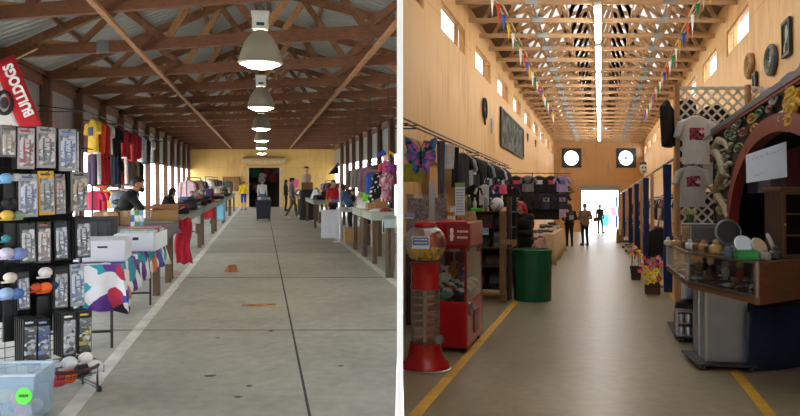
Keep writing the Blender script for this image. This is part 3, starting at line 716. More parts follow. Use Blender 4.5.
def heap(M, w, d, h, m, label, name='crumpled_cloth', cat='cloth', seed=0, group=None):
    r = random.Random(seed); b = MB(); rings = []; n = 26; ph = [r.random() * 6 for _ in range(6)]
    for j in range(9):
        t = j / 8; rad = math.cos(t * PI / 2) ** .7 if j < 8 else .02; ring = []
        for i in range(n):
            a = 2 * PI * i / n; f = 1 + .14 * math.sin(3 * a + ph[0]) + .10 * math.sin(5 * a + ph[1] + 3 * t) + .05 * math.sin(11 * a + ph[2] + 6 * t)
            ring.append(V(w / 2 * rad * f * math.cos(a), d / 2 * rad * f * math.sin(a), max(0, h * (math.sin(t * PI / 2) + (.10 * math.sin(4 * a + ph[3]) + .07 * math.sin(9 * a + ph[4])) * t * (1 - t) * 4)) if j else 0))
        rings.append(ring)
    b.loft(rings); return tag(b.build(name, m, None, M, smooth=True), label, cat, group)
def bottle(M, h, r, m, label, cap='#dddddd', name='bottle', cat='bottle', group=None):
    t = thing(name, label, cat, M, group)
    MB().lathe([(r * .9, 0), (r, .01), (r, h * .62), (r * .8, h * .74), (r * .35, h * .84), (r * .33, h * .9)], 16).build('bottle_body', m, t, smooth=True)
    MB().cyl((0, 0, h * .89), (0, 0, h), r * .4).build('cap', mat(cap), t); return t
def simple_box(M, w, d, h, m, label, name='box', cat='box', group=None, band=None):
    if band is None: return tag(MB().bx(-w / 2, w / 2, -d / 2, d / 2, 0, h).build(name, m, None, M, bevel=.006), label, cat, group)
    t = thing(name, label, cat, M, group); MB().bx(-w / 2, w / 2, -d / 2, d / 2, 0, h).build('carton_body', m, t, bevel=.004)
    MB().bx(-w / 2 - .002, w / 2 + .002, -d / 2 - .002, d / 2 + .002, h * .3, h * .72).build('printed_band', band, t); return t
def ball(M, r, m, label, name='ball', cat='ball', group=None):
    return tag(MB().ell((0, 0, r), r, 14, 10).build(name, m, None, M, smooth=True), label, cat, group)
def plush(M, r, c1, c2, label, group=None):
    t = thing('plush_toy', label, 'toy', M, group); m = mat(c1, .95, 0, .2, 30, .3)
    b = MB(); b.ell((0, 0, r), (r, r * .9, r)); b.ell((0, -r * .2, r * 2.3), r * .75)
    for s in (-1, 1): b.ell((s * r * .55, -.1 * r, r * 2.9), r * .28, 10, 7); b.ell((s * r * .95, -r * .3, r * 1.2), (r * .3, r * .3, r * .5), 10, 7); b.ell((s * r * .5, -r * .7, r * .3), (r * .35, r * .5, r * .3), 10, 7)
    b.build('toy_body', m, t, smooth=True)
    MB().ell((0, -r * .85, r * 2.15), (r * .32, r * .2, r * .25), 10, 7).build('muzzle', mat(c2, .9), t, smooth=True)
    for s in (-1, 1): MB().ell((s * r * .28, -r * .88, r * 2.45), r * .09, 8, 6).build('eye', mat('#111111', .2), t, smooth=True)
    return t
def clothes_rail(label, H, q, D0, D1, z, supports, wall=None, r=.014, m=None, cat='rail', hang=0):
    M = H.M(q, D0); I = M.inverted(); t = thing('clothes_rail', label, cat, M); m = m or metal('#2a2a2c', .4)
    P = lambda q_, D, z_: I @ H.W(q_, D, z_)
    MB().tube([P(q, D0, z), P(q, D1, z)], r, 8).build('rail', m, t)
    for D in supports:
        if wall is not None: MB().tube([P(wall, D, z + .12), P(q, D, z)], .012).tube([P(wall, D, z), P(q, D, z)], .01).build('bracket', m, t)
        elif hang: MB().tube([P(q, D, z), P(q, D, hang)], .006, 5).build('hanging_wire', m, t)
        else: MB().tube([P(q, D, 0), P(q, D, z)], .016).tube([P(q - .25, D, .02), P(q + .25, D, .02)], .014).build('upright', m, t)
    return t
# ================================================================ LEFT HALL
# ---- wire rack of hanging packets, nearest stall on the left
RD_ = 5.3; rq = (45 - 262) * RD_ / F
RM = L.Mc(rq, RD_, 0, .80)
BLK = mat('#161617', .5); WIRE = mat('#1a1a1b', .4, .3)
def rk(px, py, y=0.0): return L.ray(RM, px, py, y)
x0, _ = rk(-20, 300, .12); x1, _ = rk(82, 300, .12)
rack = thing('wire_rack', 'black wire grid rack hung with sports packets at the front of the left hall', 'rack', RM)
b = MB(); H_ = 2.0
n = int((x1 - x0) / .075)
for i in range(n + 1): x = x0 + (x1 - x0) * i / n; b.cyl((x, .12, .06), (x, .12, H_), .003, n=5)
for i in range(27): z = .06 + (H_ - .06) * i / 26; b.cyl((x0, .12, z), (x1, .12, z), .003, n=5)
b.build('grid_panel', WIRE, rack)
b = MB(); b.frame(x0, x1, .04, H_ + .01, .02, .11, .135); b.build('rim', WIRE, rack)
for x in (x0 + .25, x1 - .03):
    b = MB(); b.tube([(x, -.28, .03), (x, .40, .03)], .014); b.tube([(x, .12, .02), (x, .12, .14)], .014)
    for y in (-.27, .39): b.cyl((x, y, 0), (x, y, .03), .018)
    b.build('foot', WIRE, rack)
MB().bx(x0 + .02, x1 - .06, .135, .15, .55, 1.93).build('black_backing', cloth('#131314'), rack)
CLEAR = clear('packet_film', (.97, .98, 1), .25, .12)
def packet(px0, py0, px1, py1, card, win, acc, label, behind=0, yb=0.0, blabel=None, head=None, twin=True):
    y = yb - .02
    xa, za = rk(px0, (py0 + py1) / 2, y); xb, _ = rk(px1, (py0 + py1) / 2, y); xm = (xa + xb) / 2; w = abs(xb - xa)
    _, zt = rk((px0 + px1) / 2, py0, y); _, zb_ = rk((px0 + px1) / 2, py1, y); h = zt - zb_
    M = RM @ Matrix.Translation((xm, y, zt)) @ Matrix.Rotation(rnd.uniform(-.05, .05), 4, 'Z') @ Matrix.Rotation(rnd.uniform(-.02, .02), 4, 'Y')
    t = thing('packet', label, 'packet', M, None)
    cm = mat(card, .35, 0, .12, 10)
    MB().bx(-w / 2, w / 2, -.004, .012, -h, 0).build('backing_card', cm, t, bevel=.003)
    MB().bx(-w * .41, w * .41, -.016, -.004, -h * .93, -h * .16).build('insert', patches('print' + win + acc, [win, '#2a282a', win, acc, win, '#8d8a8c', '#f0eeec', win, acc, '#4a474a'], 42, .35), t, bevel=.006)
    g = MB(); r = random.Random(sum(map(ord, label)))
    if twin:
        for s in (-1, 1): g.tube([(s * w * .16, -.018, -h * .28), (s * w * .2, -.022, -h * .5), (s * w * .15, -.018, -h * .86)], w * .05, 6)
    for k in range(5):
        zz = -h * (.24 + .62 * k / 5); ww = w * r.uniform(.06, .2); xx = r.uniform(-.12, .12) * w; g.bx(xx - ww, xx + ww, -.0185, -.0155, zz - h * r.uniform(.012, .035), zz)
    g.build('printed_design', mat(acc, .5, 0, .2, 20), t)
    MB().bx(-w * .46, w * .46, -.007, -.003, -h * .15, -h * .02).build('header', mat(head or card, .5, 0, .3, 40), t)
    s = MB(); s.bx(-w * .36, w * .22, -.009, -.006, -h * .10, -h * .055); s.build('brand_strip', mat(acc, .5), t)
    s = MB(); s.bx(-w * .43, w * .43, -.026, -.0255, -h * .95, -h * .16); s.build('film', CLEAR, t)
    hk = MB(); hk.tube([(xm, .12, zt - .012), (xm, y - .05, zt - .012), (xm, y - .065, zt + .0)], .003, 5); hk.build('hook', WIRE, rack)
    for k in range(behind):
        yy = yb + .018 + .03 * k; M2 = RM @ Matrix.Translation((xm - .004 * (k + 1), yy, zt + .002 * k))
        tag(MB().bx(-w / 2, w / 2, -.006, .008, -h, 0).build('packet', mat('#19191a', .35), None, M2, bevel=.003), blabel + ', %s in line' % ORD[k + 1], 'packet', 'packets behind the front ones')
    return t
S_ = '#8d898a'
PK = [  # top row
 (1, 125, 16, 157, '#6d6668', '#cdb6a6', '#9a7350', 'small grey packet with a tan picture, leftmost of the top row'),
 (18, 128, 35, 169, '#b8a9a8', '#e8dcda', '#b22a44', 'silver packet with dark red lettering in the top row'),
 (37, 127, 56, 168, '#a7a09f', '#e3c7be', '#4b4a50', 'silver packet with pale pink sheet, third in the top row'),
 (59, 129, 76, 171, '#9b999c', '#d5d8e2', '#4a68ae', 'silver packet with blue and white print, last of the top row'),
 # second row
 (19, 174, 38, 217, '#b5b2b8', '#e6e5ea', '#5d62a0', 'silver packet with blue violet lettering in the second row'),
 (38, 171, 54, 215, '#e2a92c', '#aaa7a2', '#3e3d3e', 'bright yellow packet holding grey laces in the second row'),
 (55, 174, 65, 214, '#8f8788', '#d59a86', '#5a3d46', 'narrow silver packet with orange pink sheet beside the yellow packet'),
 (71, 172, 88, 211, '#8a8683', '#cfa877', '#17171a', 'packet with black lace on tan, last of the second row'),
 # third row
 (20, 223, 35, 263, '#3a393b', '#d9d6d2', '#4a4240', 'black packet with white laces, first in the third row'),
 (37, 222, 51, 263, '#4a4546', '#dfd2cc', '#a4645c', 'black packet with white and pink laces, second in the third row'),
 (54, 221, 67, 260, '#2d2d30', '#cfd2da', '#2b3550', 'black packet with navy and white laces, third in the third row'),
 (75, 217, 90, 258, '#2c2b2c', '#c7c5c2', '#1a1a1c', 'tall packet with black and white laces, last of the third row'),
 # fourth row
 (17, 272, 29, 310, '#3b3d44', '#b9bec9', '#3d4a74', 'dark packet with a column of pale letters, left in the fourth row'),
 (54, 267, 68, 309, '#2b2a2b', '#a8a9ad', '#252f4d', 'black packet with grey and navy strips in the fourth row'),
 (70, 264, 84, 306, '#a9adb5', '#dfe4ee', '#3f62ad', 'silver packet with blue strip, last of the fourth row')]
for p in PK:
    packet(*p, behind=3, yb=0.0, blabel='plain packet behind ' + p[7].split(' in the ')[0].split(',')[0].split(' beside')[0].replace(' with a column of pale letters', ' with pale letters') + ', ' + ('top', 'second', 'third', 'fourth')[0 if p[1] < 150 else 1 if p[1] < 200 else 2 if p[1] < 250 else 3] + ' row')
for i, p in enumerate(((3, 174, 17, 214), (4, 223, 18, 262), (66, 174, 73, 213), (67, 221, 75, 259), (36, 296, 52, 330), (2, 296, 17, 340))):
    xa, za = rk(p[0], p[1], .06); xb, zb_ = rk(p[2], p[3], .06); M2 = RM @ Matrix.Translation(((xa + xb) / 2, .06, za))
    tag(MB().bx(-(xb - xa) / 2, (xb - xa) / 2, -.02, .02, zb_ - za, 0).build('packet', mat('#1b1b1d', .35), None, M2, bevel=.003),
        ('plain black packet behind the caps, second row', 'plain black packet behind the caps, third row', 'black packet edge between two second row packets', 'black packet edge between two third row packets', 'plain black packet below the orange caps', 'plain black packet below the blue caps')[i], 'packet')
for p in [(23, 319, 37, 364, '#121214', '#1c1d22', '#c9ccd3', 'thick black packet with a white strip, first in the bottom row'),
          (37, 319, 50, 361, '#121214', '#27468d', '#8fa2d0', 'thick black packet with a blue strip in the bottom row'),
          (62, 313, 76, 357, '#1f1d1f', '#b9b3b2', '#ece9e6', 'thick black packet with a silver white strip in the bottom row'),
          (78, 311, 92, 353, '#161617', '#2b2b2e', '#d2be3a', 'thick black packet with yellow strips, last of the bottom row')]:
    t = packet(*p, behind=4, yb=-.16, blabel='plain black packet behind the one with ' + p[7].split('with ')[1].split(',')[0].replace(' in the bottom row', ''), twin=False)
# caps in round packs
def cap_pack(px, py, rpx, c1, label, y=-.02, badge='#eeeeee', mark='#35507e', parent_row=None):
    xa, za = rk(px, py, y); x2, _ = rk(px + rpx, py, y); r = abs(x2 - xa); M = RM @ Matrix.Translation((xa, y, za))
    t = thing('novelty_cap', label, 'cap', M, None); b = MB()
    R_ = Matrix.Rotation(PI / 2, 3, 'X'); b.ell((0, 0, 0), (r, r * .8, r), 16, 10); b.build('crown', cloth(c1), t, smooth=True)
    MB().lathe([(r * .55, 0), (r * .55, .004), (0.0, .005)], 18).build('badge', mat(badge, .5), t); bd = t.children[-1]; bd.matrix_local = Matrix.Translation((r * .25, -r * .74, 0)) @ Matrix.Rotation(PI / 2, 4, 'X')
    MB().lathe([(r * .27, 0), (r * .27, .003), (0, .004)], 14).build('emblem', mat(mark, .5), t); t.children[-1].matrix_local = Matrix.Translation((r * .25, -r * .74 - .005, 0)) @ Matrix.Rotation(PI / 2, 4, 'X')
    b = MB(); b.loft([[V(r * 1.0 * math.cos(a), -r * .5 - r * .55 * abs(math.sin(a)) ** .8 * k, -r * .72 + z) for a in [PI * i / 9 for i in range(10)]] for k, z in ((0, .0), (1, -.006), (1, .0), (0, .006))], cap=False); b.build('brim', cloth(c1), t)
    hk = MB(); hk.tube([(xa, .12, za + r * .9), (xa, y, za + r * .9)], .003, 5); hk.build('hook', WIRE, rack); return t
CAPS = [(3, 178, 7, '#7fb0d8', 'light blue round cap at the left edge, second row'), (14, 177, 5, '#d9dadd', 'white round cap beside the light blue one, second row'),
 (4, 215, 7, '#d9b24a', 'yellow round cap at the left edge, below the second row'), (16, 215, 6, '#8a9a86', 'grey green round cap beside the yellow cap'),
 (4, 203, 5, '#2b2b2e', 'black round cap with red badge at the left edge'), (12, 202, 4, '#3d3438', 'small dark cap with white badge at the left'),
 (4, 238, 5, '#3f8f95', 'teal round cap at the left edge, third row'), (3, 253, 8, '#cfc6dc', 'pale lilac round cap at the left edge'), (15, 253, 8, '#7d94cb', 'blue and white round cap beside the lilac cap'),
 (7, 277, 7, '#d8cfc0', 'cream round cap at the left, fourth row'), (3, 293, 8, '#9bb2dc', 'pale blue cap at the left edge, fourth row'), (14, 293, 7, '#5f82c4', 'mid blue cap, fourth row, next to the lettered packet'),
 (42, 272, 7, '#e0d9d6', 'white cap above the orange caps, fourth row'), (34, 287, 6, '#c84c23', 'dark orange cap, fourth row'), (42, 287, 7, '#ee6a2c', 'bright orange cap with white badge, fourth row'), (51, 285, 5, '#35456f', 'navy cap beside the orange caps')]
for c in CAPS: cap_pack(*c[:4], c[4], badge='#c2362e' if 'red badge' in c[4] else '#f0efec')
# bottom tray with cap packs
tx0, tz0 = rk(38, 388, -.2); tx1, tz1 = rk(97, 371, -.2)
TM = RM @ Matrix.Translation(((tx0 + tx1) / 2 + .02, -.16, .16))
tray = thing('display_tray', 'dark red rimmed wire tray of caps at the foot of the rack', 'tray', TM)
tw = (tx1 - tx0) / 2
b = MB(); pts = [V(tw * .98 * math.cos(a), -.22 * math.sin(a), .05) for a in [PI * i / 16 for i in range(17)]] + [V(-tw, .2, .05), V(tw, .2, .05), V(tw * .98, 0, .05)]
b.tube(pts, .014, 8); b.build('rim', mat('#4a1420', .4), tray, smooth=True)
b = MB()
for i in range(9): y = -.2 + .05 * i; xx = tw * (math.sqrt(max(.02, 1 - (min(0, y) / .22) ** 2))); b.tube([(-xx, y, .0), (xx, y, .0)], .003, 5)
for i in range(9): x = -tw * .9 + tw * 1.8 * i / 8; b.tube([(x, -.17, .05), (x, -.17, 0), (x, .2, 0)], .003, 5)
b.build('wire_base', WIRE, tray)
b = MB()
b.bm.free()
for sx in (-1, 1):
    for sy in (-.1, .18): MB().tube([(sx * tw * .8, sy, 0), (sx * tw * .8, sy, -.16)], .008, 6).build('leg', WIRE, tray)
TRAY = [(45, 366, 7, '#dcd8d4', 'white round cap at the back left of the tray'), (55, 381, 8, '#cf4a58', 'coral red cap in the tray'), (64, 377, 9, '#ef6d35', 'orange cap in the tray'), (72, 374, 7, '#3c4360', 'navy cap in the tray, right of the orange one'),
        (65, 364, 8, '#dfe3e6', 'pale blue white cap above the orange one in the tray'), (82, 359, 7, '#e9e2dc', 'white and pink cap, topmost in the tray'), (79, 371, 8, '#2b2d33', 'black cap in the tray'), (89, 368, 9, '#dcdde0', 'white grey cap at the right end of the tray')]
for px, py, r_, c, lb in TRAY:
    cap_pack(px, py - 2, r_, c, lb, y=-.2)
# translucent bin, foreground corner
bq, bD = (14 - 262) * 4.72 / F, 4.72
BM = L.Mc(bq, bD, 0, .06); bw, bd, bh = .42, .34, .33
t = thing('plastic_bin', 'translucent pale blue plastic bin with a green sticker, front left corner', 'bin', BM)
BL = milky('bin_plastic', '#a9c2d6', .38); b = MB(); sc = .86
b.loft([[V(sx * bw / 2 * k, sy * bd / 2 * k, z) for sx, sy in ((-1, -1), (1, -1), (1, 1), (-1, 1))] for z, k in ((.0, sc), (bh, 1), (bh, .97), (.012, sc * .97))]); b.build('bin_body', BL, t)
b = MB(); b.frame(-bw / 2 - .015, bw / 2 + .015, -bd / 2 - .015, bd / 2 + .015, .025, 0, .014); o = b.build('rim', milky('bin_rim', '#c7d9e6', .8), t); o.matrix_local = Matrix.Translation((0, 0, bh)) @ Matrix.Rotation(PI / 2, 4, 'X')
sx_, sz_ = L.ray(BM, 24, 396, -bd / 2 * .98)
b = MB(); b.prism([((.05 + .006 * (k % 2)) * math.cos(2 * PI * k / 36), (.05 + .006 * (k % 2)) * math.sin(2 * PI * k / 36)) for k in range(36)], -.0015, .0015)
o = b.build('price_sticker', mat('#5fe03a', .6, 0, .02), t); o.matrix_local = Matrix.Translation((sx_, -bd / 2 * .965 - .006, sz_)) @ Matrix.Rotation(-.10, 4, 'X')
b = MB(); scribble(b, -.03, .03, -.012, .012, 0, 1, 3, .7); q_ = b.build('writing', mat('#2a6a20'), o); q_.matrix_local = Matrix.Translation((0, -.003, 0))
for i, (x, y, z, c, cn) in enumerate(((-.1, -.05, .02, '#c9b8dd', 'lilac'), (.08, -.06, .02, '#d5596a', 'pink'), (-.02, .06, .02, '#7f9fd0', 'blue'), (.12, .05, .02, '#e9e6e0', 'white'), (-.14, .05, .02, '#6fb08a', 'green'), (.04, -.02, .1, '#e07a50', 'orange'), (-.07, .02, .1, '#d9d2a0', 'cream'))):
    ball(BM @ Matrix.Translation((x, y, z)), .048, mat(c, .6), '%s foam ball lying inside the translucent bin' % cn, 'foam_ball')
# banner
bnD = 8.2; BN = L.Mc(*L.at(13, 56, bnD))
fx = lambda px, py: L.ray(BN, px, py)
t = thing('banner', 'hanging red and white team banner, upper left corner', 'banner', BN)
def flag(poly, name, m, y, wav=.02, rows=10):
    b = MB(); (ax, az), (bx_, bz), (cx, cz), (dx, dz) = [fx(*p) for p in poly]; g = []
    for j in range(rows + 1):
        tt = j / rows; row = []
        for i in range(7):
            s = i / 6; x = (ax * (1 - s) + bx_ * s) * (1 - tt) + (dx * (1 - s) + cx * s) * tt; z = (az * (1 - s) + bz * s) * (1 - tt) + (dz * (1 - s) + cz * s) * tt
            row.append(V(x, y + wav * math.sin(5 * x + 4 * z), z))
        g.append(row)
    b.loft(g, cap=False, closed=False); return b.build(name, m, t, smooth=True, solid=.004)
flag([(-6, 64), (14, 54), (43, 125), (20, 129)], 'red_panel', cloth('#b01522', .1), 0)
flag([(-30, 72), (-6, 66), (22, 128), (-30, 132)], 'white_panel', cloth('#c9c6c4', .06), .012)
x_, z_ = fx(5, 103); b = MB(); b.torus((x_, -.02, z_), .115, .024, 28, 6, 'y', 0, 2 * PI, .8, 1.1); b.build('black_ring', mat('#1b1b1c', .8), t)
b = MB(); b.ell((x_, -.015, z_), (.05, .012, .07)); b.build('inner_spot', mat('#3a3436', .8), t)
xa, za = fx(9, 65); xb, zb_ = fx(31.5, 116); ang = math.atan2(za - zb_, xa - xb)
lettering('lettering', 'BULLDOGS', .168, mat('#f0ecea', .8), t, Matrix.Translation(((xa + xb) / 2, -.03, (za + zb_) / 2)) @ Matrix.Rotation(PI / 2, 4, 'X') @ Matrix.Rotation(ang, 4, 'Z'), .004, (Vector((xa, za)) - Vector((xb, zb_))).length / .84, bold=.006)
b = MB(); p0 = fx(13, 57); p1 = fx(24, 44); b.cyl((p0[0] - .06, 0.02, p0[1] - .06), (p1[0], .3, p1[1]), .012); b.build('flag_pole', wood('#b79a6c'), t)

# ---- folding table with patterned cloth
folding_table(L, -2.30, -1.33, 6.4, 9.2, .82, 'folding table with thin black legs under the purple and teal patterned cloth')
PAT = patches('team_cloth', ['#e9e6ea', '#5b2f86', '#e4e2e8', '#2d93a6', '#efeef0', '#6c3a92', '#1c1c24', '#d9722a', '#e9e6ea', '#3d52a8', '#6e3c96', '#27a0ae', '#b72a4a', '#e6e4ea'], 8.5)
MT = L.M(-1.815, 7.8, 0)
tag(drape(-.50, .50, -1.43, 1.43, .822, (.40, .30, .3, .3), .03, 16, 4).build('tablecloth', PAT, None, MT, smooth=True, solid=.004), 'white cloth with purple, teal and orange patches over the nearest table', 'tablecloth')
def white_box(M, w, d, h, label, papers=False):
    t = thing('storage_box', label, 'box', M, None); WH = mat('#dfe1ea', .6, 0, .03); b = MB(); e = .008
    b.bx(-w / 2, w / 2, -d / 2, d / 2, 0, e)
    for s in (-1, 1): b.box((0, s * (d / 2 - e / 2), h / 2), (w, e, h)); b.box((s * (w / 2 - e / 2), 0, h / 2), (e, d, h))
    b.build('box_body', WH, t)
    b = MB(); b.bx(-.045, .045, -d / 2 - .002, -d / 2 + .002, h * .66, h * .82); b.build('hand_hole', mat('#22242c', .8), t, bevel=.006)
    if papers:
        for k in range(12):
            y = -d / 2 + .03 + (d - .06) * k / 11; c = ('#e8e8e6', '#bfc8c2', '#8fa79a', '#cfc9d0', '#d8dcd8', '#b9485a')[k % 6]
            tag(MB().bx(-w * .44, w * .44, -.006, .006, 0, h * .98 + .02 * (k % 3)).build('card_sleeve', mat(c, .5, 0, .2, 30), None, M @ Matrix.Translation((.01 * (k % 2), y, .01)) @ Matrix.Rotation(-.12, 4, 'X')), 'card sleeve standing in the papers box, %s from the front' % ORD[k], 'paper', 'sleeves in the papers box')
    else: MB().bx(-w / 2 - .006, w / 2 + .006, -d / 2 - .006, d / 2 + .006, h - .05, h + .004).build('lid', WH, t, bevel=.004)
    return t
q, D, z = L.at(107, 262, 6.9); white_box(L.M(q, D, .832, .06), .40, .55, .20, 'white lidded storage box with a hand hole, nearest on the patterned cloth')
q, D, z = L.at(142, 252, 8.0); white_box(L.M(q, D, .832, -.04), .42, .8, .19, 'white open box filled with paper sleeves on the patterned cloth', True)
# black tote
q, D = -2.07, 8.95
TOT = L.M(q, D, .83); t = thing('storage_tote', 'black plastic storage tote behind the white lidded box', 'tote', TOT); P_ = plastic('#232427', .45)
b = MB(); b.loft([[V(sx * .19 * k, sy * .2 * k, z) for sx, sy in ((-1, -1), (1, -1), (1, 1), (-1, 1))] for z, k in ((0, .86), (.28, 1))]); b.build('tote_body', P_, t, bevel=.01)
MB().bx(-.205, .205, -.215, .215, .28, .31).build('lid', P_, t, bevel=.008)
for x in (-.11, 0, .11): MB().bx(x - .01, x + .01, -.2, -.185, .03, .27).build('rib', P_, t)
# ---- grey clothed wooden table and what stands on it
market_table(L, -2.55, -1.40, 9.6, 11.05, .92, 'wooden table with brown legs under the plain grey cloth', group=None)
tag(drape(-.59, .59, -.74, .74, .922, (.15, .14, .12, .15), .012, 14, 8).build('tablecloth', cloth('#77717a', .08), None, L.M(-1.975, 10.325), smooth=True, solid=.004), 'plain grey cloth over the second table on the left', 'tablecloth')
zt = .932
q, D, _ = L.at(108, 215, 10.45); carton(L.M(q, D, zt), .34, .3, .21, 'brown cardboard box behind the black tote', open_=False, flaps=False)
q, D, _ = L.at(125, 215, 10.5); carton(L.M(q, D, zt, .3), .16, .12, .22, 'narrow tan cardboard box standing upright beside the picture books', open_=False, flaps=False, m=mat('#b98d5e', .8))
for k, (px, c, bnd, cn) in enumerate(((133, '#dfe6ee', '#3f6fae', 'white and blue'), (137, '#57a052', '#e6ead8', 'green and white'), (141.5, '#6fa3d6', '#dfe7ee', 'light blue'))):
    q, D, _ = L.at(px, 215, 10.35); simple_box(L.M(q, D, zt, .1), .055, .16, .235, mat(c, .5), '%s picture book standing on the grey cloth' % cn, 'picture_book', 'book', None, mat(bnd, .5, 0, .4, 30))
q, D, _ = L.at(168, 216, 11.55); carton(L.M(q - .05, D, .951, .1), .42, .38, .17, 'open cardboard box the man in black reaches into', m=CARD)
heap(L.M(-1.52, 12.15, .951), .1, .08, .03, cloth('#c12a45'), 'end of the crimson cloth lying on the table edge', 'crumpled_cloth')
t = MB(); g = []
for j in range(11):
    z = .95 - .78 * j / 10; g.append([V(-.13 + .26 * i / 10 + .02 * math.sin(j * .8), .02 * math.sin(i * 1.5 + j * .5) - .01, z + .02 * math.sin(i)) for i in range(11)])
t.loft(g, cap=False, closed=False); tag(t.build('hanging_cloth', cloth('#c4243f', .12), None, L.M(-1.36, 12.15), smooth=True, solid=.012), 'crimson cloth hanging down from the corner of the grey table', 'cloth')
q, D = L.fl(98, 313); carton(L.M(q, D + .3), .3, .25, .14, 'flat cardboard box on the floor under the patterned cloth', open_=False, flaps=False, m=CARD2)
q, D = L.fl(173, 274); heap(L.M(q, D), .2, .14, .07, cloth('#c79a90'), 'small crumpled pinkish rag on the floor beneath the grey table', 'rag', seed=3)
# ---- the following tables
GT = [(-2.05, -1.42, 11.25, 16.9, .95), (-2.05, -1.42, 17.4, 21.4, .95), (-2.0, -1.4, 22, 26.5, .93), (-2.0, -1.4, 27.2, 32, .93), (-1.95, -1.4, 32.6, 37, .93)]
for i, g in enumerate(GT): market_table(L, *g, 'grey green wooden market table on the left, %s along the white line' % ORD[i + 2])
FC_ = ['#1b1b1f', '#23232a', '#2b2f3a', '#3a2f34', '#1f2530', '#7a2230', '#4a4d55', '#c9c6c0', '#2e3d5e', '#8a2836', '#56606a', '#b8b0a6']
FN_ = ['black', 'soft black', 'charcoal', 'plum', 'midnight', 'wine red', 'grey', 'white', 'navy', 'dark red', 'slate', 'beige']
for ti, (q0, q1, D0, D1, z) in enumerate(GT[:4]):
    nst = (5, 5, 4, 4)[ti]
    for s in range(nst):
        D = D0 + .45 + (1.4 if ti == 0 else 0) + (D1 - D0 - .9 - (1.4 if ti == 0 else 0)) * s / (nst - 1); qq = (q0 + q1) / 2 + (.06 if s % 2 else -.06); zz = z
        for k in range((2, 3, 2, 3)[(s + ti) % 4]):
            c = (s * 3 + k * 5 + ti * 2) % (8 if ti < 2 else 12); h = .055
            folded(L.M(qq, D, zz + .001, rnd.uniform(-.15, .15)), .44, .40, h, cloth(FC_[c]), '%s folded garment on the %s left table, pile %d, layer %d' % (FN_[c], ORD[ti + 2], s + 1, k + 1), 'folded clothes on the left tables'); zz += h + .004
for i, (px, py0, py1, w_, c, D, lb) in enumerate(((207, 209, 219, .34, '#b52331', 21.6, 'red cloth draped over the table end on the left'), (229, 205, 221, .42, '#86bcd8', 26.7, 'light blue cloth draped over the table end on the left'), (196, 212, 224, .3, '#c8ccc2', 17.05, 'pale grey cloth hanging over the third table end'))):
    q, _, zt_ = L.at(px, py0, D); q = -1.68; zb_ = L.at(px, py1, D)[2]; b = MB(); g = []
    for j in range(9):
        z = (.97 if j < 2 else .97 - (.97 - zb_) * (j - 1) / 7); y = (.3 - .3 * j if j < 2 else -.015 * (j % 2) - .01); g.append([V(-w_ / 2 * 1.4 + w_ * 1.4 * i_ / 8, y + .012 * math.sin(i_ * 1.7) - (.05 if j == 1 else .06 if j > 1 else 0), z + .03) for i_ in range(9)])
    b.loft(g, cap=False, closed=False); tag(b.build('draped_cloth', cloth(c, .1), None, L.M(q, D - .3, 0), smooth=True, solid=.01), lb, 'cloth')
# ---- clothes rails by the left wall
clothes_rail('high rail of shirts fixed between the posts of the left wall', L, -3.35, 13.2, 24, 2.93, (13.4, 16.5, 19, 21.4, 23.8), -4.3)
clothes_rail('lower rail of trousers and shirts on the left wall', L, -3.35, 13.2, 22, 2.22, (13.4, 16.5, 19, 21.4), -4.3)
UP = [('#d8b23c', 'yellow', 'tee'), ('#e2571f', 'orange', 'long'), ('#b3202c', 'red', 'long'), ('#e6e2dc', 'white', 'tee'), ('#17171a', 'black', 'long'), ('#1d1c20', 'soft black', 'tee'), ('#c02330', 'bright red', 'long'), ('#8e1f28', 'dark red', 'tee'), ('#b7222f', 'crimson', 'jacket'), ('#a51c29', 'deep red', 'long'), ('#cfcbe0', 'lavender', 'long'), ('#232328', 'charcoal', 'jacket'), ('#d9d6d0', 'pale grey', 'tee')]
for i, (c, cn, kd) in enumerate(UP):
    px = 93 + 4.7 * i; D = 3.35 * F / (262 - px)
    garment(kd, .50, .64 + .05 * (i % 3), cloth(c), '%s %s on the high rail, %s from the near end' % (cn, 'sports shirt' if kd != 'jacket' else 'jacket', ORD[i]), L.Mc(-3.35, D, 2.915, -.85), 'shirts on the high rail', mat('#49517a') if i == 0 else None, parts=i < 6)
LO = [('#3a2440', 'purple', 'trousers'), ('#e3dfda', 'white', 'scarf'), ('#bb1f2d', 'red', 'trousers'), ('#a81e2a', 'dark red', 'long'), ('#1a1a1e', 'black', 'trousers'), ('#7b7d83', 'grey', 'trousers'), ('#2b3f7c', 'royal blue', 'trousers'), ('#1c1c20', 'soft black', 'tee'), ('#b8232f', 'crimson', 'trousers'), ('#e2dfda', 'pale', 'scarf'), ('#6a6a6c', 'mid grey', 'long'), ('#7a5a30', 'brown', 'jacket'), ('#c0842c', 'ochre', 'trousers'), ('#25252a', 'charcoal', 'jacket')]
for i, (c, cn, kd) in enumerate(LO):
    px = 92 + 3.5 * i; D = 3.35 * F / (262 - px)
    garment(kd, .5, .60 + .06 * (i % 2), cloth(c), '%s garment on the lower wall rail, %s from the near end' % (cn, ORD[i]), L.Mc(-3.35, D, 2.205, -.85), 'garments on the lower rail', parts=i < 4)
clothes_rail('short low rack of bright shirts behind the black tote', L, -3.15, 12.9, 17.6, 1.52, (13.0, 17.4))
for i, (c, cn) in enumerate((('#b5264a', 'magenta'), ('#c8303a', 'red'), ('#d9b43a', 'yellow'), ('#a82440', 'raspberry'), ('#8e2a52', 'plum'), ('#d0ccd0', 'white'), ('#b8283c', 'crimson'), ('#5a6a8a', 'blue grey'))):
    garment('tee', .34, .36, cloth(c), '%s small shirt on the short low rack, %s from the left' % (cn, ORD[i]), L.Mc(-3.15, 13.1 + .52 * i, 1.505, -.3), 'shirts on the low rack', parts=False)
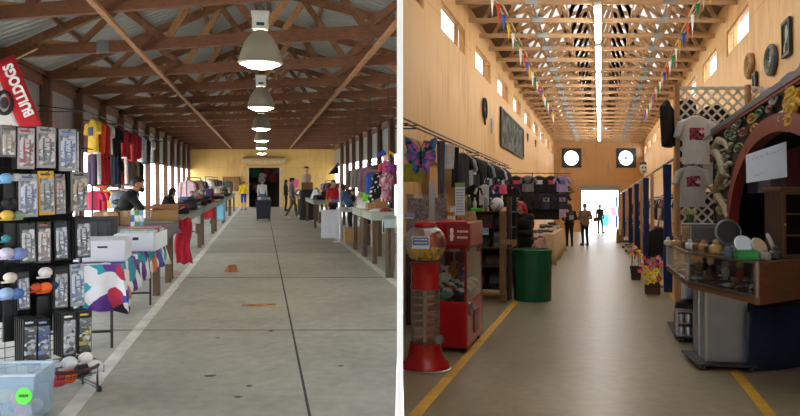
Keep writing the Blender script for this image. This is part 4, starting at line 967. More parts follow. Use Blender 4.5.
# silver dome helmet by the man
q, D, z = L.at(118, 200, 12.9)
HM = L.M(-2.9, 13.3, .802)
tt = thing('helmet', 'rounded silver grey helmet beside the man in the black shirt', 'helmet', L.M(-2.72, 13.3, .93)); s3 = thing('stool', 'dark wooden stool under the silver grey helmet', 'stool', L.M(-2.72, 13.3)); MB().cyl((0, 0, .89), (0, 0, .93), .16, n=20).build('seat', wood('#4a3422'), s3); [MB().cyl((.12 * math.cos(a), .12 * math.sin(a), 0), (.09 * math.cos(a), .09 * math.sin(a), .9), .018).build('leg', wood('#4a3422'), s3) for a in (.8, 2.4, 4.0, 5.5)]; zz = z - .80
b = MB(); b.ell((0, 0, .30), (.17, .2, .19)); b.build('helmet_shell', mat('#9aa3ad', .3, .2), tt, smooth=True)
b = MB(); b.ell((.03, -.09, .28), (.15, .14, .08)); b.build('visor', mat('#202328', .2), tt, smooth=True)
b = MB(); b.lathe([(.12, 0), (.13, .01), (.04, .03), (.03, .14)], 18); b.build('stand', BLK, tt)
# ---- left hall: people
def mask(root, J, Rh, s):
    h = J['head']; b = MB(); R3 = Rh
    rg = []
    for k in range(6):
        z = -.095 + .075 * k / 5; rg.append([h + (R3 @ V(.073 * math.sin(a), -.03 - .082 * math.cos(a) - (.012 * math.cos(a * 1.2) if 0 < k < 5 else 0), z)) * s for a in [-1.25 + 2.5 * i / 10 for i in range(11)]])
    b.loft(rg, cap=False, closed=False).build('face_mask', cloth('#141416'), root, smooth=True, solid=.004)
def cap_hat(c):
    def f(root, J, Rh, s):
        h = J['head']; b = MB(); b.ell(h + (Rh @ V(0, .004, .072)) * s, (.094 * s, .11 * s, .07 * s), 16, 8, Rh); b.build('cap', cloth(c), root, smooth=True)
        b = MB(); p = [(Rh @ V(.075 * math.cos(a), -.085 - .085 * math.sin(a), .055)) * s + h for a in [PI * i / 10 for i in range(11)]]
        u = Rh @ V(0, 0, .008); b.loft([p, [x + u for x in p]]); b.build('cap_brim', cloth(c), root)
    return f
def backpack(c, strap='#222222'):
    def f(root, J, Rh, s):
        c0 = J['chest']; b = MB(); b.loft([sring(.13 * k, .075 * k, z) for z, k in ((-.24, .8), (-.2, 1), (0, 1.02), (.14, .95), (.19, .7))]); o = b.build('backpack', cloth(c), root, smooth=True); o.location = c0 + V(0, .185, .0)
        b = MB(); b.bx(-.09, .09, .07, .09, -.17, .0); p = b.build('pocket', cloth('#8b8e92'), o, bevel=.008)
    return f
def handbag(c, side=1):
    def f(root, J, Rh, s):
        p = J['wr' + ('l' if side > 0 else 'r')]; b = MB(); b.loft([sring(.15 * k, .06, z) for z, k in ((-.30, .9), (-.27, 1), (-.08, .9), (-.05, .7))]); o = b.build('shoulder_bag', cloth(c), root, smooth=True); o.location = p + V(side * .07, 0, .12)
        b = MB(); b.tube([J['shl' if side < 0 else 'shr'] + V(0, -.03, .07), J['chest'] + V(0, -.15, .0), p + V(side * .05, 0, .08)], .012); b.build('strap', cloth(c), root)
    return f
REACH = dict(waist=(0, -.03, 1.05), chest=(0, -.13, 1.22), neck=(0, -.22, 1.37), head=(0, -.295, 1.505), shl=(.17, -.17, 1.33), shr=(-.17, -.17, 1.33),
             ell=(.2, -.34, 1.12), elr=(-.2, -.36, 1.13), wrl=(.1, -.57, 1.13), wrr=(-.13, -.57, 1.14))
q, D, z = L.at(131, 180, 11.75)
person('man in a black t-shirt and black face mask bending over the open cardboard box', L.M(-2.36, 11.55, 0, PI / 2 + .1), 1.76, REACH, '#15161a', '#23252b', hair='#0e0b09', skin='#b8805c', sleeve='short', voxel=.009, head_pitch=.35, extras=mask)
person('seated woman with dark hair bent over the black clothes on the left', L.M(-2.45, 17.2, 0, PI / 2 - .2), 1.50, dict(REACH), '#231a1e', '#2a2a30', hair='#1c0f0c', hairstyle='long', voxel=.013, head_pitch=.5)
WALK = dict(anl=(.1, -.2, .09), toel=(.11, -.38, .04), knl=(.095, -.17, .5), anr=(-.1, .26, .12), toer=(-.12, .1, .03), knr=(-.09, .05, .5))
q, D = L.fl(243, 210.3); person('person in a yellow shirt, blue shorts and orange cap before the back wall', L.M(-1.0, D, 0, PI), 1.62, None, '#ecc417', '#27408f', hair='#4a2d1a', sleeve='short', short_legs=True, voxel=.018, extras=cap_hat('#e2651f'))
person('person in a white top standing behind the navy cart', L.M(.02, 36.5, 0, .2), 1.66, None, '#dfe0e2', '#5f7aa8', hair='#171210', hairstyle='long', voxel=.018)
q, D = L.fl(286, 211); person('woman with long dark hair and black clothes beside the store doorway', L.M(q, D, 0, PI / 2), 1.66, dict(wrl=(.1, -.25, 1.1), wrr=(-.1, -.25, 1.1)), '#17171a', '#1a1a1e', hair='#120e0c', hairstyle='long', voxel=.018)
q, D = L.fl(292, 218.3); person('man in a grey jacket, brown trousers and dark cap walking past the tables', L.M(q, D, 0, PI / 2), 1.72, dict(WALK, wrl=(.2, -.22, 1.0)), '#77747a', '#6e5a48', shoes='#d5d2cc', hair='#221a15', voxel=.016, extras=cap_hat('#2a2a30'))
person('person in a red shirt with dark hair behind the white clothed table', L.M(2.25, 22, 0, .4), 1.62, None, '#c6242c', '#1d1d22', hair='#15100d', sleeve='short', voxel=.016)
person('person in a neon green shirt with dark hair behind the right tables', L.M(2.75, 18.6, 0, PI * .75), 1.62, REACH, '#86dc28', '#2a2c33', hair='#16100d', sleeve='short', voxel=.015)
person('shopper in a blue denim shirt leaning over the white table', L.M(2.25 + .35, 20.6, 0, -PI / 2 - .3), 1.55, REACH, '#4a668c', '#2a2c33', hair='#2a1d15', voxel=.016)
# navy cart in the aisle
q, D = L.fl(263.5, 220.5); t = thing('wheeled_bin', 'dark navy wheeled bin with packages on top in the aisle', 'bin', L.M(q, D)); b = MB()
b.loft([[V(sx * .3 * k, sy * .3 * k, z) for sx, sy in ((-1, -1), (1, -1), (1, 1), (-1, 1))] for z, k in ((.08, .9), (.8, 1))]); b.build('bin_body', plastic('#1a2136', .5), t, bevel=.02)
MB().bx(-.32, .32, -.32, .32, .8, .84).build('lid', plastic('#27304a', .4), t, bevel=.01)
for sx in (-.24, .24):
    for sy in (-.24, .24): MB().cyl((sx - .02, sy, .04), (sx + .02, sy, .04), .04).build('wheel', BLK, t)
for i, (x, c, cn) in enumerate(((-.17, '#d8d8dc', 'white'), (.02, '#7f94b5', 'blue grey'), (.19, '#c9b9a5', 'beige'))):
    folded(L.M(q + x, D, .842), .17, .3, .1, cloth(c), '%s bundle lying on top of the navy wheeled bin' % cn, None, 'cloth_bundle', 'bundle')
# floor litter
q, D = L.fl(232, 271.5); heap(L.M(q, D), .22, .22, .12, mat('#a8683f', .8, 0, .35, 14), 'crumpled brown leaf on the concrete aisle, farther one', 'dry_leaf', 'leaf', 5)
q, D = L.fl(257, 306.5); b = MB(); P = [(-.19, .0), (-.1, .014), (-.08, .06), (-.02, .02), (.05, .03), (.12, .07), (.13, .025), (.24, .01), (.13, -.02), (.06, -.05), (.0, -.02), (-.07, -.04), (-.1, -.012)]
b.loft([[V(x, y, .004 + .012 * abs(math.sin(9 * x))) for x, y in P], [V(x, y, .012 + .022 * abs(math.sin(9 * x))) for x, y in P]]); tag(b.build('dry_leaf', mat('#b07a4a', .8, 0, .4, 14), None, L.M(q, D)), 'flat brown palm leaf on the concrete aisle, nearer one', 'leaf')
for i, (px, py, s) in enumerate(((210, 376, .035), (238, 397, .022), (249, 386, .018), (271, 331, .02), (218, 338, .016), (341, 366, .018), (336, 335, .03))):
    q, D = L.fl(px, py); b = MB(); b.slab([(s * (1 + .3 * math.sin(3 * a + i)) * math.cos(a) * 1.3, s * (1 + .3 * math.cos(2 * a + i)) * math.sin(a)) for a in [2 * PI * k / 12 for k in range(12)]], 0, .002)
    tag(b.build('floor_stain', mat('#4b4842' if i != 6 else '#b9b4aa', .8), None, L.M(q, D, .001)), '%s spot on the grey concrete aisle floor, %s from the front' % ('pale' if i == 6 else 'small dark', ORD[[1, 0, 2, 5, 4, 3, 6][i] if i < 7 else i]), 'stain')

# ---- right row of the left hall
market_table(L, 2.11, 2.33, 11.5, 12.75, .97, 'narrow grey blue table against the white partition, nearest on the right row', top='#97a3a6', group=None, yaw=-L.yaw)
market_table(L, 2.10, 2.58, 13.5, 14.95, 1.0, 'grey green table holding the tan brown bag', top='#a3aa98', group=None, apron=.13)
market_table(L, 2.10, 2.84, 15.0, 16.5, 1.0, 'wide grey green table holding the heap of white cloth', top='#a3aa98', group=None, apron=.13)
heap(L.M(2.42, 15.7, 1.0), .6, 1.0, .13, cloth('#e8e6e2', .05), 'heap of white cloth on the wide grey green table', 'cloth_heap', 'cloth', 7)
heap(L.M(2.3, 13.9, 1.0), .34, .2, .05, cloth('#e4e2de', .05), 'flat white napkin at the near corner of the table with the tan bag', 'cloth', 'cloth', 9)
q, D, z = L.at(391, 208, 14.2); t = thing('wicker_bag', 'tan brown slouchy bag on the grey green table at the right', 'bag', L.M(2.35, 14.35, 1.0))
b = MB(); b.loft([sring(.22 * k, .15 * k, zz, 20, .012) for zz, k in ((0, .9), (.04, 1.05), (.14, 1), (.22, .8), (.26, .5))]); b.build('bag_body', mat('#a87a48', .8, 0, .3, 30, .4), t, smooth=True)
b = MB(); b.torus((0, 0, .24), .1, .012, 16, 6, 'y', 0, PI, 1, 1.2); b.build('handle', mat('#7a5230', .7), t, smooth=True)
folded(L.M(2.2, 13.98, 1.001), .14, .15, .03, mat('#5d3328', .6), 'small dark brown wallet lying before the tan bag', None, 'wallet', 'wallet')
heap(L.M(2.43, 13.78, 1.0), .22, .24, .07, cloth('#8a3a34'), 'rust red scarf heaped before the tan bag', 'scarf', 'scarf', 12)
folding_table(L, 1.78, 3.1, 19.4, 20.1, .78, 'white clothed folding table with black arched legs', square=True, across=True)
b = MB(); g = []
for j in range(9):
    row = []
    for i in range(9):
        x = -.28 + .56 * i / 8; row.append(V(x, (.3 - .3 * j) if j < 2 else -.012 * j + .012 * math.sin(i * 2), .79 if j < 2 else .79 - .76 * (j - 1) / 7))
    g.append(row)
b.loft(g, cap=False, closed=False); tag(b.build('hanging_tablecloth', cloth('#e4e6ee', .04), None, L.Mc(1.92, 19.33), smooth=True, solid=.008), 'white cloth hanging off the left end of the folding table', 'tablecloth')
for i, (x, D, w_, c, lb) in enumerate(((2.25, 19.7, .3, '#e9e9ea', 'white folded cloth on the folding table'), (2.6, 19.75, .34, '#c9ced6', 'pale blue folded cloth on the folding table'), (2.9, 19.7, .26, '#b9a48a', 'beige folded cloth on the folding table'))):
    folded(L.M(x, D, .786), w_, .3, .07, cloth(c), lb, None)
# steel pole on a round foot with a black awning corner
q, D = L.fl(340, 241.5); t = thing('canopy_pole', 'slim white steel pole on a round foot by the aisle', 'pole', L.M(q, D))
MB().lathe([(.2, 0), (.2, .015), (.05, .03), (.04, .06), (0, .06)], 24).build('foot', metal('#b5b8ba', .4), t, smooth=True)
MB().cyl((0, 0, .04), (0, 0, 2.05), .022, n=12).build('pole', mat('#d9dcdf', .35), t, smooth=True)
b = MB(); b.add([V(-.30, 0, 1.78), V(.0, -.05, 2.03), V(.0, .5, 2.1), V(-.02, .1, 1.8)], [(0, 1, 2), (0, 2, 3)]); b.build('awning_corner', cloth('#1d1d20'), t, solid=.01)
market_table(L, 1.72, 2.3, 23.6, 28, .95, 'far grey green table with dark wood legs on the right row', top='#8c988f', group=None)
heap(L.M(1.98, 24.4, .95), .42, .7, .16, cloth('#1a1b20'), 'heap of black clothing on the far grey green table', 'clothes_heap', 'clothes', 21)
heap(L.M(1.98, 25.6, .95), .34, .5, .34, cloth('#dfe2e6'), 'tall heap of white clothing on the far grey green table', 'clothes_heap', 'clothes', 22)
for ti, (D0, D1) in enumerate(((29.6, 33), (33.5, 37.5))):
    market_table(L, 1.68, 2.25, D0, D1, .93, 'distant wooden table on the right row, %s beyond the mannequin' % ORD[ti])
    for k in range(4):
        c, cn = (('#20202a', 'black'), ('#b7b2aa', 'beige'), ('#5a3040', 'wine'), ('#3f5a80', 'blue'), ('#d8d4ce', 'white'), ('#7a6a58', 'brown'), ('#a03848', 'red'), ('#2c3c34', 'dark green'))[(k + 4 * ti)]
        heap(L.M(1.95, D0 + .5 + (D1 - D0 - 1) * k / 3, .93), .46, .7, .22, cloth(c), '%s clothes heap on the %s distant right table' % (cn, ORD[ti]), 'clothes_heap', 'clothes', 30 + k + ti)
for k, (px, D, w_, h, c, cn) in enumerate(((321, 27, .4, .4, '#6d5a48', 'brown'), (327, 22.5, .4, .45, '#8a8f96', 'grey'), (350, 18.2, .5, .4, '#b08a5c', 'tan'), (366, 17.6, .45, .5, '#5a4636', 'dark brown'), (378, 16.9, .5, .35, '#a9a49a', 'pale'))):
    q = (px - 262) * D / F; carton(L.M(q + .1, D), w_, .45, h, '%s box on the floor under the right row of tables' % cn, open_=False, flaps=False, m=mat(c, .8))
# mannequin on a draped stand
M = L.M(1.86, 28.9); t = thing('display_stand', 'dark draped display stand carrying the wooden crate', 'stand', M); b = MB()
b.loft([sring(.3 * k, .3 * k, z, 20, .02, z * 3) for z, k in ((0, 1.05), (.6, 1.0), (1.18, .95), (1.24, .9))]); b.build('drape', cloth('#2a2228'), t, smooth=True)
carton(L.M(1.86, 28.9, 1.245), .46, .4, .3, 'brown wooden crate on the dark draped stand', open_=False, flaps=False, m=wood('#7a5230'), tape=False, name='wooden_crate', cat='crate')
M = L.M(1.84, 28.9, 1.55, .3); t = thing('mannequin', 'mannequin bust with a maroon cap on top of the crate', 'mannequin', M); b = MB()
b.loft([sring(w_, d_, z, 18) for z, w_, d_ in ((0, .15, .11), (.1, .16, .12), (.22, .2, .12), (.3, .18, .1), (.36, .06, .06), (.42, .055, .055))]); b.ell((0, -.01, .53), (.075, .09, .11)); b.ell((0, -.1, .52), (.012, .02, .02), 8, 6)
b.build('bust', mat('#caa183', .5), t, smooth=True)
b = MB(); b.ell((0, 0, .60), (.09, .105, .06)); b.lathe([(.16, .575), (.165, .58), (.08, .6)], 20); b.build('cap', cloth('#7d2a33'), t, smooth=True)
b = MB(); b.loft([sring(w_, d_, z, 18) for z, w_, d_ in ((.01, .16, .12), (.1, .17, .13), (.2, .205, .13), (.27, .15, .1))]); b.build('vest', cloth('#b6a48e'), t, smooth=True)
# rails of clothes far down both sides
RC = [('#2b2b30', 'black'), ('#c9a9b0', 'rose'), ('#7c2f3a', 'wine'), ('#4c5a80', 'blue'), ('#d8d3cc', 'white'), ('#5b4a3c', 'brown'), ('#b63a44', 'red'), ('#8fa0b4', 'pale blue'), ('#3a3f36', 'olive'), ('#d9bb62', 'mustard'), ('#72507e', 'violet'), ('#bfc4c8', 'silver grey')]
def far_rail(lb, q, D0, D1, z, n, side, kinds=('tee', 'long', 'dress'), seed=0, off=0):
    r = random.Random(seed); clothes_rail(lb, L, q, D0, D1, z, (D0 + .05, D1 - .05))
    for i in range(n):
        c, cn = RC[(i * 5 + seed) % 12]; D = D0 + .3 + (D1 - D0 - .6) * i / (n - 1)
        garment(kinds[(i + seed) % len(kinds)], .46, .55 + .12 * r.random(), cloth(c), '%s garment on the %s, %s from its near end' % (cn, lb, ORD[i]), L.Mc(q, D, z - .015, .3 * side), 'garments on the ' + lb, parts=False)
far_rail('left rail before the fourth table', -2.35, 21.8, 27, 1.72, 9, -1, seed=1)
far_rail('left rail near the back wall', -2.3, 28.5, 36, 1.78, 10, -1, seed=4)
far_rail('clothes rail along the back wall', -1.95, 39.2, 42, 1.7, 6, -1, seed=8)
far_rail('right clothes rail behind the mannequin', 3.35, 30, 37, 1.62, 10, 1, seed=2)
far_rail('right clothes rail beside the pole', 3.85, 20.8, 25, 2.25, 8, 1, seed=6)
far_rail('high right rail behind the tables', 3.0, 17.2, 20, 2.1, 6, 1, seed=10)
t = MB(); t.bx(-.28, .28, -.02, .02, 0, .5); tag(t.build('pink_banner', cloth('#e0589a'), None, L.Mc(1.95, 42.98, 1.2)), 'bright pink cloth panel on the yellow back wall', 'banner')
M = L.Mc(*L.at(231.5, 190.5, 42.9)); b = thing('notice_board', 'brown framed board on the yellow wall left of the doorway', 'board', M); MB().bx(-.5, .5, -.03, .05, 0, .8).build('board_panel', mat('#8a6238', .8), b); f = MB(); f.frame(-.53, .53, -.03, .83, .05, -.05, .04); f.build('board_frame', wood('#5d3f22'), b)
# hanging stuffed jester and textiles at the right
q, D, z = L.at(386, 176, 13.8); t = thing('hanging_doll', 'bright pink, blue and yellow stuffed jester doll hanging at the right', 'doll', L.M(q, D, z))
b = MB(); b.ell((0, 0, .17), (.09, .07, .14)); b.build('body', cloth('#c9468a'), t, smooth=True)
b = MB(); b.ell((0, -.01, .36), .065); b.build('face', mat('#e2c0a0', .7), t, smooth=True)
for s, c in ((-1, '#2d50c0'), (1, '#e3b524')):
    b = MB(); b.tube([(0, 0, .40), (s * .07, 0, .47), (s * .13, 0, .44), (s * .15, 0, .37)], .03, 8, [.05, .04, .025, .01]); b.build('hat_horn', cloth(c), t, smooth=True)
    b = MB(); b.tube([(s * .06, 0, .25), (s * .13, -.02, .18), (s * .15, -.03, .08)], .028, 8); b.build('arm', cloth('#7a3fb0' if s > 0 else '#d23c4c'), t, smooth=True)
    b = MB(); b.tube([(s * .04, 0, .06), (s * .06, -.01, -.06), (s * .07, -.03, -.14)], .03, 8); b.build('leg', cloth('#2f62c9' if s > 0 else '#e0b42a'), t, smooth=True)
b = MB(); b.cyl((0, 0, .45), (0, 0, .62), .004); b.build('cord', BLK, t)
clothes_rail('short rail over the nearest right tables', L, 2.4, 13.2, 15.6, 1.88, (13.3, 15.5), hang=3.58)
ZR = 1.88
DOT = patches('dotted_black', ['#151517', '#17171a', '#121214', '#d8d6d2', '#151517', '#161618'], 26)
q, D, _ = L.at(386, 180, 14.9); garment('dress', .34, .6, DOT, 'black sleeveless dress with white dots on the short right rail', L.Mc(2.4, 14.3, ZR - .02, .5), None, parts=True)
garment('tee', .4, .55, patches('rose_print', ['#c98a9c', '#b8566c', '#d9c0c6', '#7d4a58'], 18), 'rose print blouse on the short right rail, cut by the partition', L.Mc(2.4, 13.5, ZR - .02, 1.2), None, name='blouse')
garment('tank', .3, .45, cloth('#3556b0'), 'blue tank top hanging high on the right', L.Mc(2.4, 15.3, ZR - .02, .4), None)
clothes_rail('hanging rail of dusty blouses above the person in neon green', L, 2.6, 16.9, 19.8, 2.035, (17, 19.7), hang=3.58)
for i, (px, py, c, w_, h, cn) in enumerate(((356, 158, '#8f6f7a', .4, .6, 'dusty rose'), (351, 168, '#7d7f86', .36, .5, 'grey'), (345, 176, '#b0a090', .36, .5, 'beige'), (368, 176, '#6a6c5e', .36, .5, 'olive grey'))):
    q, D, z = L.at(px, py, 17.4); garment('long', w_, h, cloth(c), '%s blouse hanging behind the person in neon green' % cn, L.Mc(2.6, 17.1 + .8 * i, 2.02, .3), None, parts=False, name='blouse')
# store behind the doorway
for i, (x, z, c, cn) in enumerate(((-.55, 2.15, '#3c6a48', 'green'), (-.15, 1.9, '#c9c4b8', 'white'), (.2, 2.2, '#9c2f30', 'red'), (.55, 1.9, '#6d2a2c', 'maroon'), (.8, 2.2, '#54483c', 'brown'), (-.6, 1.35, '#8f6a44', 'tan'), (-.3, 1.2, '#b08a8a', 'pink'))):
    garment('tee', .5, .55, cloth(c), '%s shirt hanging in the store behind the back doorway' % cn, L.Mc(.13 + x, 44.6 + .2 * (i % 3), z + .3), None, parts=False)

# more goods standing on the tables of the left hall
def tote_bag(M, w, h, c, label, group=None):
    t = thing('tote_bag', label, 'bag', M, group); b = MB(); b.loft([sring(w / 2 * k, w * .28 * k, h * z, 16, .006) for z, k in ((0, .92), (.15, 1), (.7, .96), (.98, .8))]); b.build('bag_body', cloth(c), t, smooth=True)
    for y in (-w * .12, w * .12): MB().torus((0, y, h * .96), w * .2, .012, 12, 5, 'y', 0, PI, 1, 1.3).build('handle', cloth(c), t, smooth=True)
    return t
def table_lamp_doll(M, c1, c2, label):
    t = thing('stuffed_doll', label, 'doll', M); b = MB(); b.lathe([(.12, 0), (.11, .06), (.06, .22), (.05, .24)], 16); b.build('dress', cloth(c1), t, smooth=True); MB().ell((0, 0, .30), .065, 12, 8).build('head', mat('#d8b090', .7), t, smooth=True); MB().ell((0, .015, .325), (.07, .07, .055), 12, 8).build('hair', mat(c2, .8), t, smooth=True); return t
GDS = [('#26262c', 'black'), ('#b33040', 'red'), ('#d9c9a6', 'cream'), ('#3a5aa0', 'blue'), ('#7c5aa0', 'violet'), ('#e0a02c', 'amber'), ('#6d7478', 'grey'), ('#d86a9a', 'pink'), ('#3f7a54', 'green'), ('#e8e6e2', 'white'), ('#5a3a28', 'brown'), ('#2e8a94', 'teal')]
def goods_row(q, Ds, z, where, seed):
    for i, D in enumerate(Ds):
        c, cn = GDS[(i * 5 + seed * 3) % 12]; k = (i + seed) % 4; M = L.M(q + .05 * ((i * 7) % 3 - 1), D, z, .4 * ((i * 5) % 3 - 1)); pl = '%s, %s along' % (where, ORD[i])
        if k == 0: tote_bag(M, .30, .30 + .06 * (i % 3), c, '%s tote bag on the %s' % (cn, pl))
        elif k == 1: simple_box(M, .24, .2, .24 + .05 * (i % 2), mat(c, .6), '%s carton on the %s' % (cn, pl), 'carton', 'box', None, mat('#e4e0d8' if i % 2 else '#3a3634', .6, 0, .4, 25))
        elif k == 2: table_lamp_doll(M, c, GDS[(i + 3) % 12][0], 'doll in %s on the %s' % (cn, pl))
        else: heap(M, .4, .34, .2, cloth(c), '%s clothes heap on the %s' % (cn, pl), 'clothes_heap', 'clothes', 60 + i + seed * 9)
goods_row(-1.93, [18.2, 19.3, 20.5, 21.0], .951, 'wall side of the fourth left table', 1)
goods_row(-1.86, [22.5, 23.4, 24.3, 25.3, 26.1], .931, 'wall side of the fifth left table', 2)
goods_row(-1.80, [27.8, 28.8, 29.9, 30.9, 31.6], .931, 'wall side of the sixth left table', 3)
goods_row(-1.70, [33.0, 34.1, 35.2, 36.4], .931, 'last left table', 4)
goods_row(2.1, [26.4, 27.1, 27.7], .951, 'grey green table by the mannequin', 5)
goods_row(2.68, [15.3, 15.8, 16.3], 1.001, 'back of the wide grey green table', 6)
market_table(L, 2.9, 3.5, 20.8, 25.6, .9, 'wooden table under the rail beside the steel pole', group=None)
goods_row(3.1, [21.2, 21.9, 22.7, 23.5, 24.3, 25.1], .901, 'table under the rail by the steel pole', 7)
market_table(L, 2.45, 3.05, 29.4, 37.2, .85, 'long wooden table behind the distant right tables', group=None)
goods_row(2.7, [29.8, 30.9, 32.0, 33.2, 34.4, 35.6, 36.8], .851, 'long table behind the distant right tables', 8)
# ================================================================ RIGHT HALL
RED = mat('#a3141c', .22, 0, .05, 3)
# ---- spiral gumball machine
gq, gD = -1.735, 6.95
GM = R.M(gq, gD); t = thing('gumball_machine', 'tall red gumball machine with a round glass dome, nearest on the left', 'gumball machine', GM)
MB().lathe([(.247, .0), (.252, .012), (.247, .03), (.235, .055), (.2, .09), (.175, .14), (.160, .20), (.156, .26), (0, .26)], 40).build('base', RED, t, smooth=True)
MB().lathe([(.25, .0), (.256, .004), (.256, .014), (.25, .018)], 40).build('chrome_ring', metal(), t, smooth=True)
MB().lathe([(.143, .26), (.143, .785), (.139, .785), (.139, .26)], 32).build('clear_tube', clear('clear_tube', (.95, .93, .93), .18), t, smooth=True)
MB().cyl((0, 0, .26), (0, 0, .79), .022, n=14).build('center_post', metal('#a9a9ac', .35), t, smooth=True)
b = MB(); pts = [V(.115 * math.cos(a), .115 * math.sin(a), .28 + .49 * k / 150) for k in range(151) for a in [2 * PI * 6.5 * k / 150]]
rings = []
for p in pts: u = V(p.x, p.y, 0).normalized(); rings.append([p + u * .022 + V(0, 0, .012), p + u * .022 - V(0, 0, .004), p - u * .03 - V(0, 0, .006), p - u * .03 + V(0, 0, .0)])
b.loft(rings); b.build('spiral_track', milky('track_plastic', '#d8cfca', .55), t, smooth=True)
MB().lathe([(.135, .785), (.15, .79), (.148, .82), (.138, .84), (.138, 1.0), (.15, 1.03), (.155, 1.05), (0, 1.05)], 32).build('upper_body', RED, t, smooth=True)
prof = [(.212 * math.sin(a), 1.235 - .2 * math.cos(a)) for a in [.75 + (PI - 1.25) * k / 18 for k in range(19)]]
MB().lathe(prof + [(r * .975, 1.235 + (z - 1.235) * .975) for r, z in prof[::-1]], 40).build('glass_dome', clear('dome_glass', (.98, .97, .96), .16), t, smooth=True)
MB().lathe([(.10, 1.40), (.112, 1.41), (.105, 1.44), (.07, 1.462), (0, 1.467)], 28).build('lid', RED, t, smooth=True)
b = MB(); b.box((.152, -.05, .30), (.06, .07, .075)); b.cyl((.18, -.06, .30), (.205, -.07, .30), .022); b.build('coin_mechanism', metal('#8c8f94', .35), t, bevel=.006)
sx, sz = L.ray(GM, 421.5, 242, -.19) if False else R.ray(GM, 421, 242.5, -.20)
def sign(parent, x, y, z, w, h, face, band, seed, name='paper_sign', rows=3, ink='#e8eef6', rot=None):
    s = MB().box((0, 0, 0), (w, .003, h)).build(name, mat(face, .5, 0, .03), parent); s.matrix_local = Matrix.Translation((x, y, z)) @ (rot or Matrix.Identity(4))
    if band: MB().bx(-w * .45, w * .45, -.003, -.0015, -h * .22, h * .42).build('printed_panel', mat(band, .5), s)
    g = MB(); scribble(g, -w * .4, w * .4, -h * .40, h * .38, -.0045, rows, seed, .45); g.build('writing', mat(ink if band else '#5a5f68', .6), s); return s
sign(t, sx, -.212, sz, .175, .12, '#e9f0f8', '#3f7cc4', 4)
YB, BB = mat('#e6c41d', .35, 0, .08), mat('#2b7fa8', .35)
for k in range(110):
    lay = 0 if k < 24 else 1 if k < 50 else 2 if k < 79 else 3; z = (1.092, 1.120, 1.148, 1.176)[lay]; rm = math.sqrt(max(.0, .2 ** 2 - (z - 1.235) ** 2)) - .014
    ang = 2.399 * k; rr = rm * (1 if k % 2 else math.sqrt(rnd.random()) * .9); blue = k % 11 == 4
    tag(MB().ell((0, 0, 0), .0175, 10, 7).build('gumball', BB if blue else YB, None, GM @ Matrix.Translation((rr * math.cos(ang), rr * math.sin(ang), z)), smooth=True),
        '%s gumball in the lower part of the round glass dome' % ('small blue' if blue else 'small yellow'), 'gumball', ('blue' if blue else 'yellow') + ' gumballs in the dome')
# ---- toy crane machine
cw, cl, ch = .50, 1.05, 1.44
cq, cD, _ = R.at(452, 350, 8.35)
CM = R.M(-1.705, 8.2); t = thing('crane_machine', 'red claw crane machine with glass sides behind the gumball machine', 'crane machine', CM)
x0, x1, y0, y1 = -cw / 2, cw / 2, -cl / 2, cl / 2
b = MB(); b.bx(x0, x1, y0, y1, .05, .56); b.build('lower_cabinet', RED, t, bevel=.02)
b = MB(); b.bx(x0, x1, y0, y1, 1.14, ch); b.build('top_box', RED, t, bevel=.02)
b = MB()
for sx in (x0 + .02, x1 - .02):
    for sy in (y0 + .02, y1 - .02): b.bx(sx - .014, sx + .014, sy - .014, sy + .014, .55, 1.15)
b.bx(x0 + .0, x0 + .02, y0 + .03, y1 - .03, .56, 1.14); b.build('corner_frame', mat('#6e1016', .35), t)
for a in ((x0 + .03, x1 - .03, y0 + .008, y0 + .012), (x1 - .012, x1 - .008, y0 + .03, y1 - .03)): MB().bx(*a, .56, 1.14).build('window_pane', clear('crane_glass', (.92, .95, .95), .22), t)
MB().bx(x0 + .03, x1 - .03, y1 - .03, y1 - .02, .56, 1.14).build('mirror_back', mat('#5d6466', .25), t)
b = MB(); b.bx(x1 - .004, x1 + .012, -.12, .16, .16, .42); b.build('prize_flap', mat('#4d1216', .3), t, bevel=.01)
b = MB(); b.bx(x1 - .002, x1 + .016, y0 + .12, y0 + .24, .40, .53); b.cyl((x1, y0 + .18, .47), (x1 + .05, y0 + .18, .47), .01); b.build('coin_panel', metal('#77797c', .4), t)
for sx in (-1, 1):
    for sy in (-1, 1): MB().cyl((sx * .2, sy * .42, 0), (sx * .2, sy * .42, .06), .025).build('foot', BLK, t)
b = MB(); b.bx(-.05, .05, -.06, .06, 1.08, 1.13); b.cyl((0, 0, .98), (0, 0, 1.1), .01)
for k in range(3): a = 2 * PI * k / 3; b.tube([(0, 0, .98), (.06 * math.cos(a), .06 * math.sin(a), .94), (.05 * math.cos(a), .05 * math.sin(a), .88), (.02 * math.cos(a), .02 * math.sin(a), .85)], .006, 6)
b.build('claw', metal(), t)
s = MB().bx(-.13, .13, -.012, .012, -.12, .12).build('header_sign', mat('#7d0f18', .4), t); s.matrix_local = Matrix.Translation((x1 - .09, y0 - .02, 1.30))
g = MB(); scribble(g, -.02, .11, -.06, .07, -.0135, 2, 9, .35); g.build('writing', mat('#e8c9c9', .5), s)
g = MB(); g.ell((-.075, -.014, .04), (.02, .003, .03), 10, 6); g.bx(-.09, -.06, -.015, -.012, -.07, .02); g.bx(-.1, -.05, -.015, -.012, -.03, -.012); g.build('emblem', mat('#ead5d5', .5), s)
TC = [('#2f8f5a', 'green'), ('#2b5fa8', 'blue'), ('#6a3fa0', 'violet'), ('#3fa9a0', 'teal'), ('#c98a2a', 'orange'), ('#b8435a', 'pink'), ('#1f3f7a', 'navy'), ('#7db84a', 'lime')]
k = 0
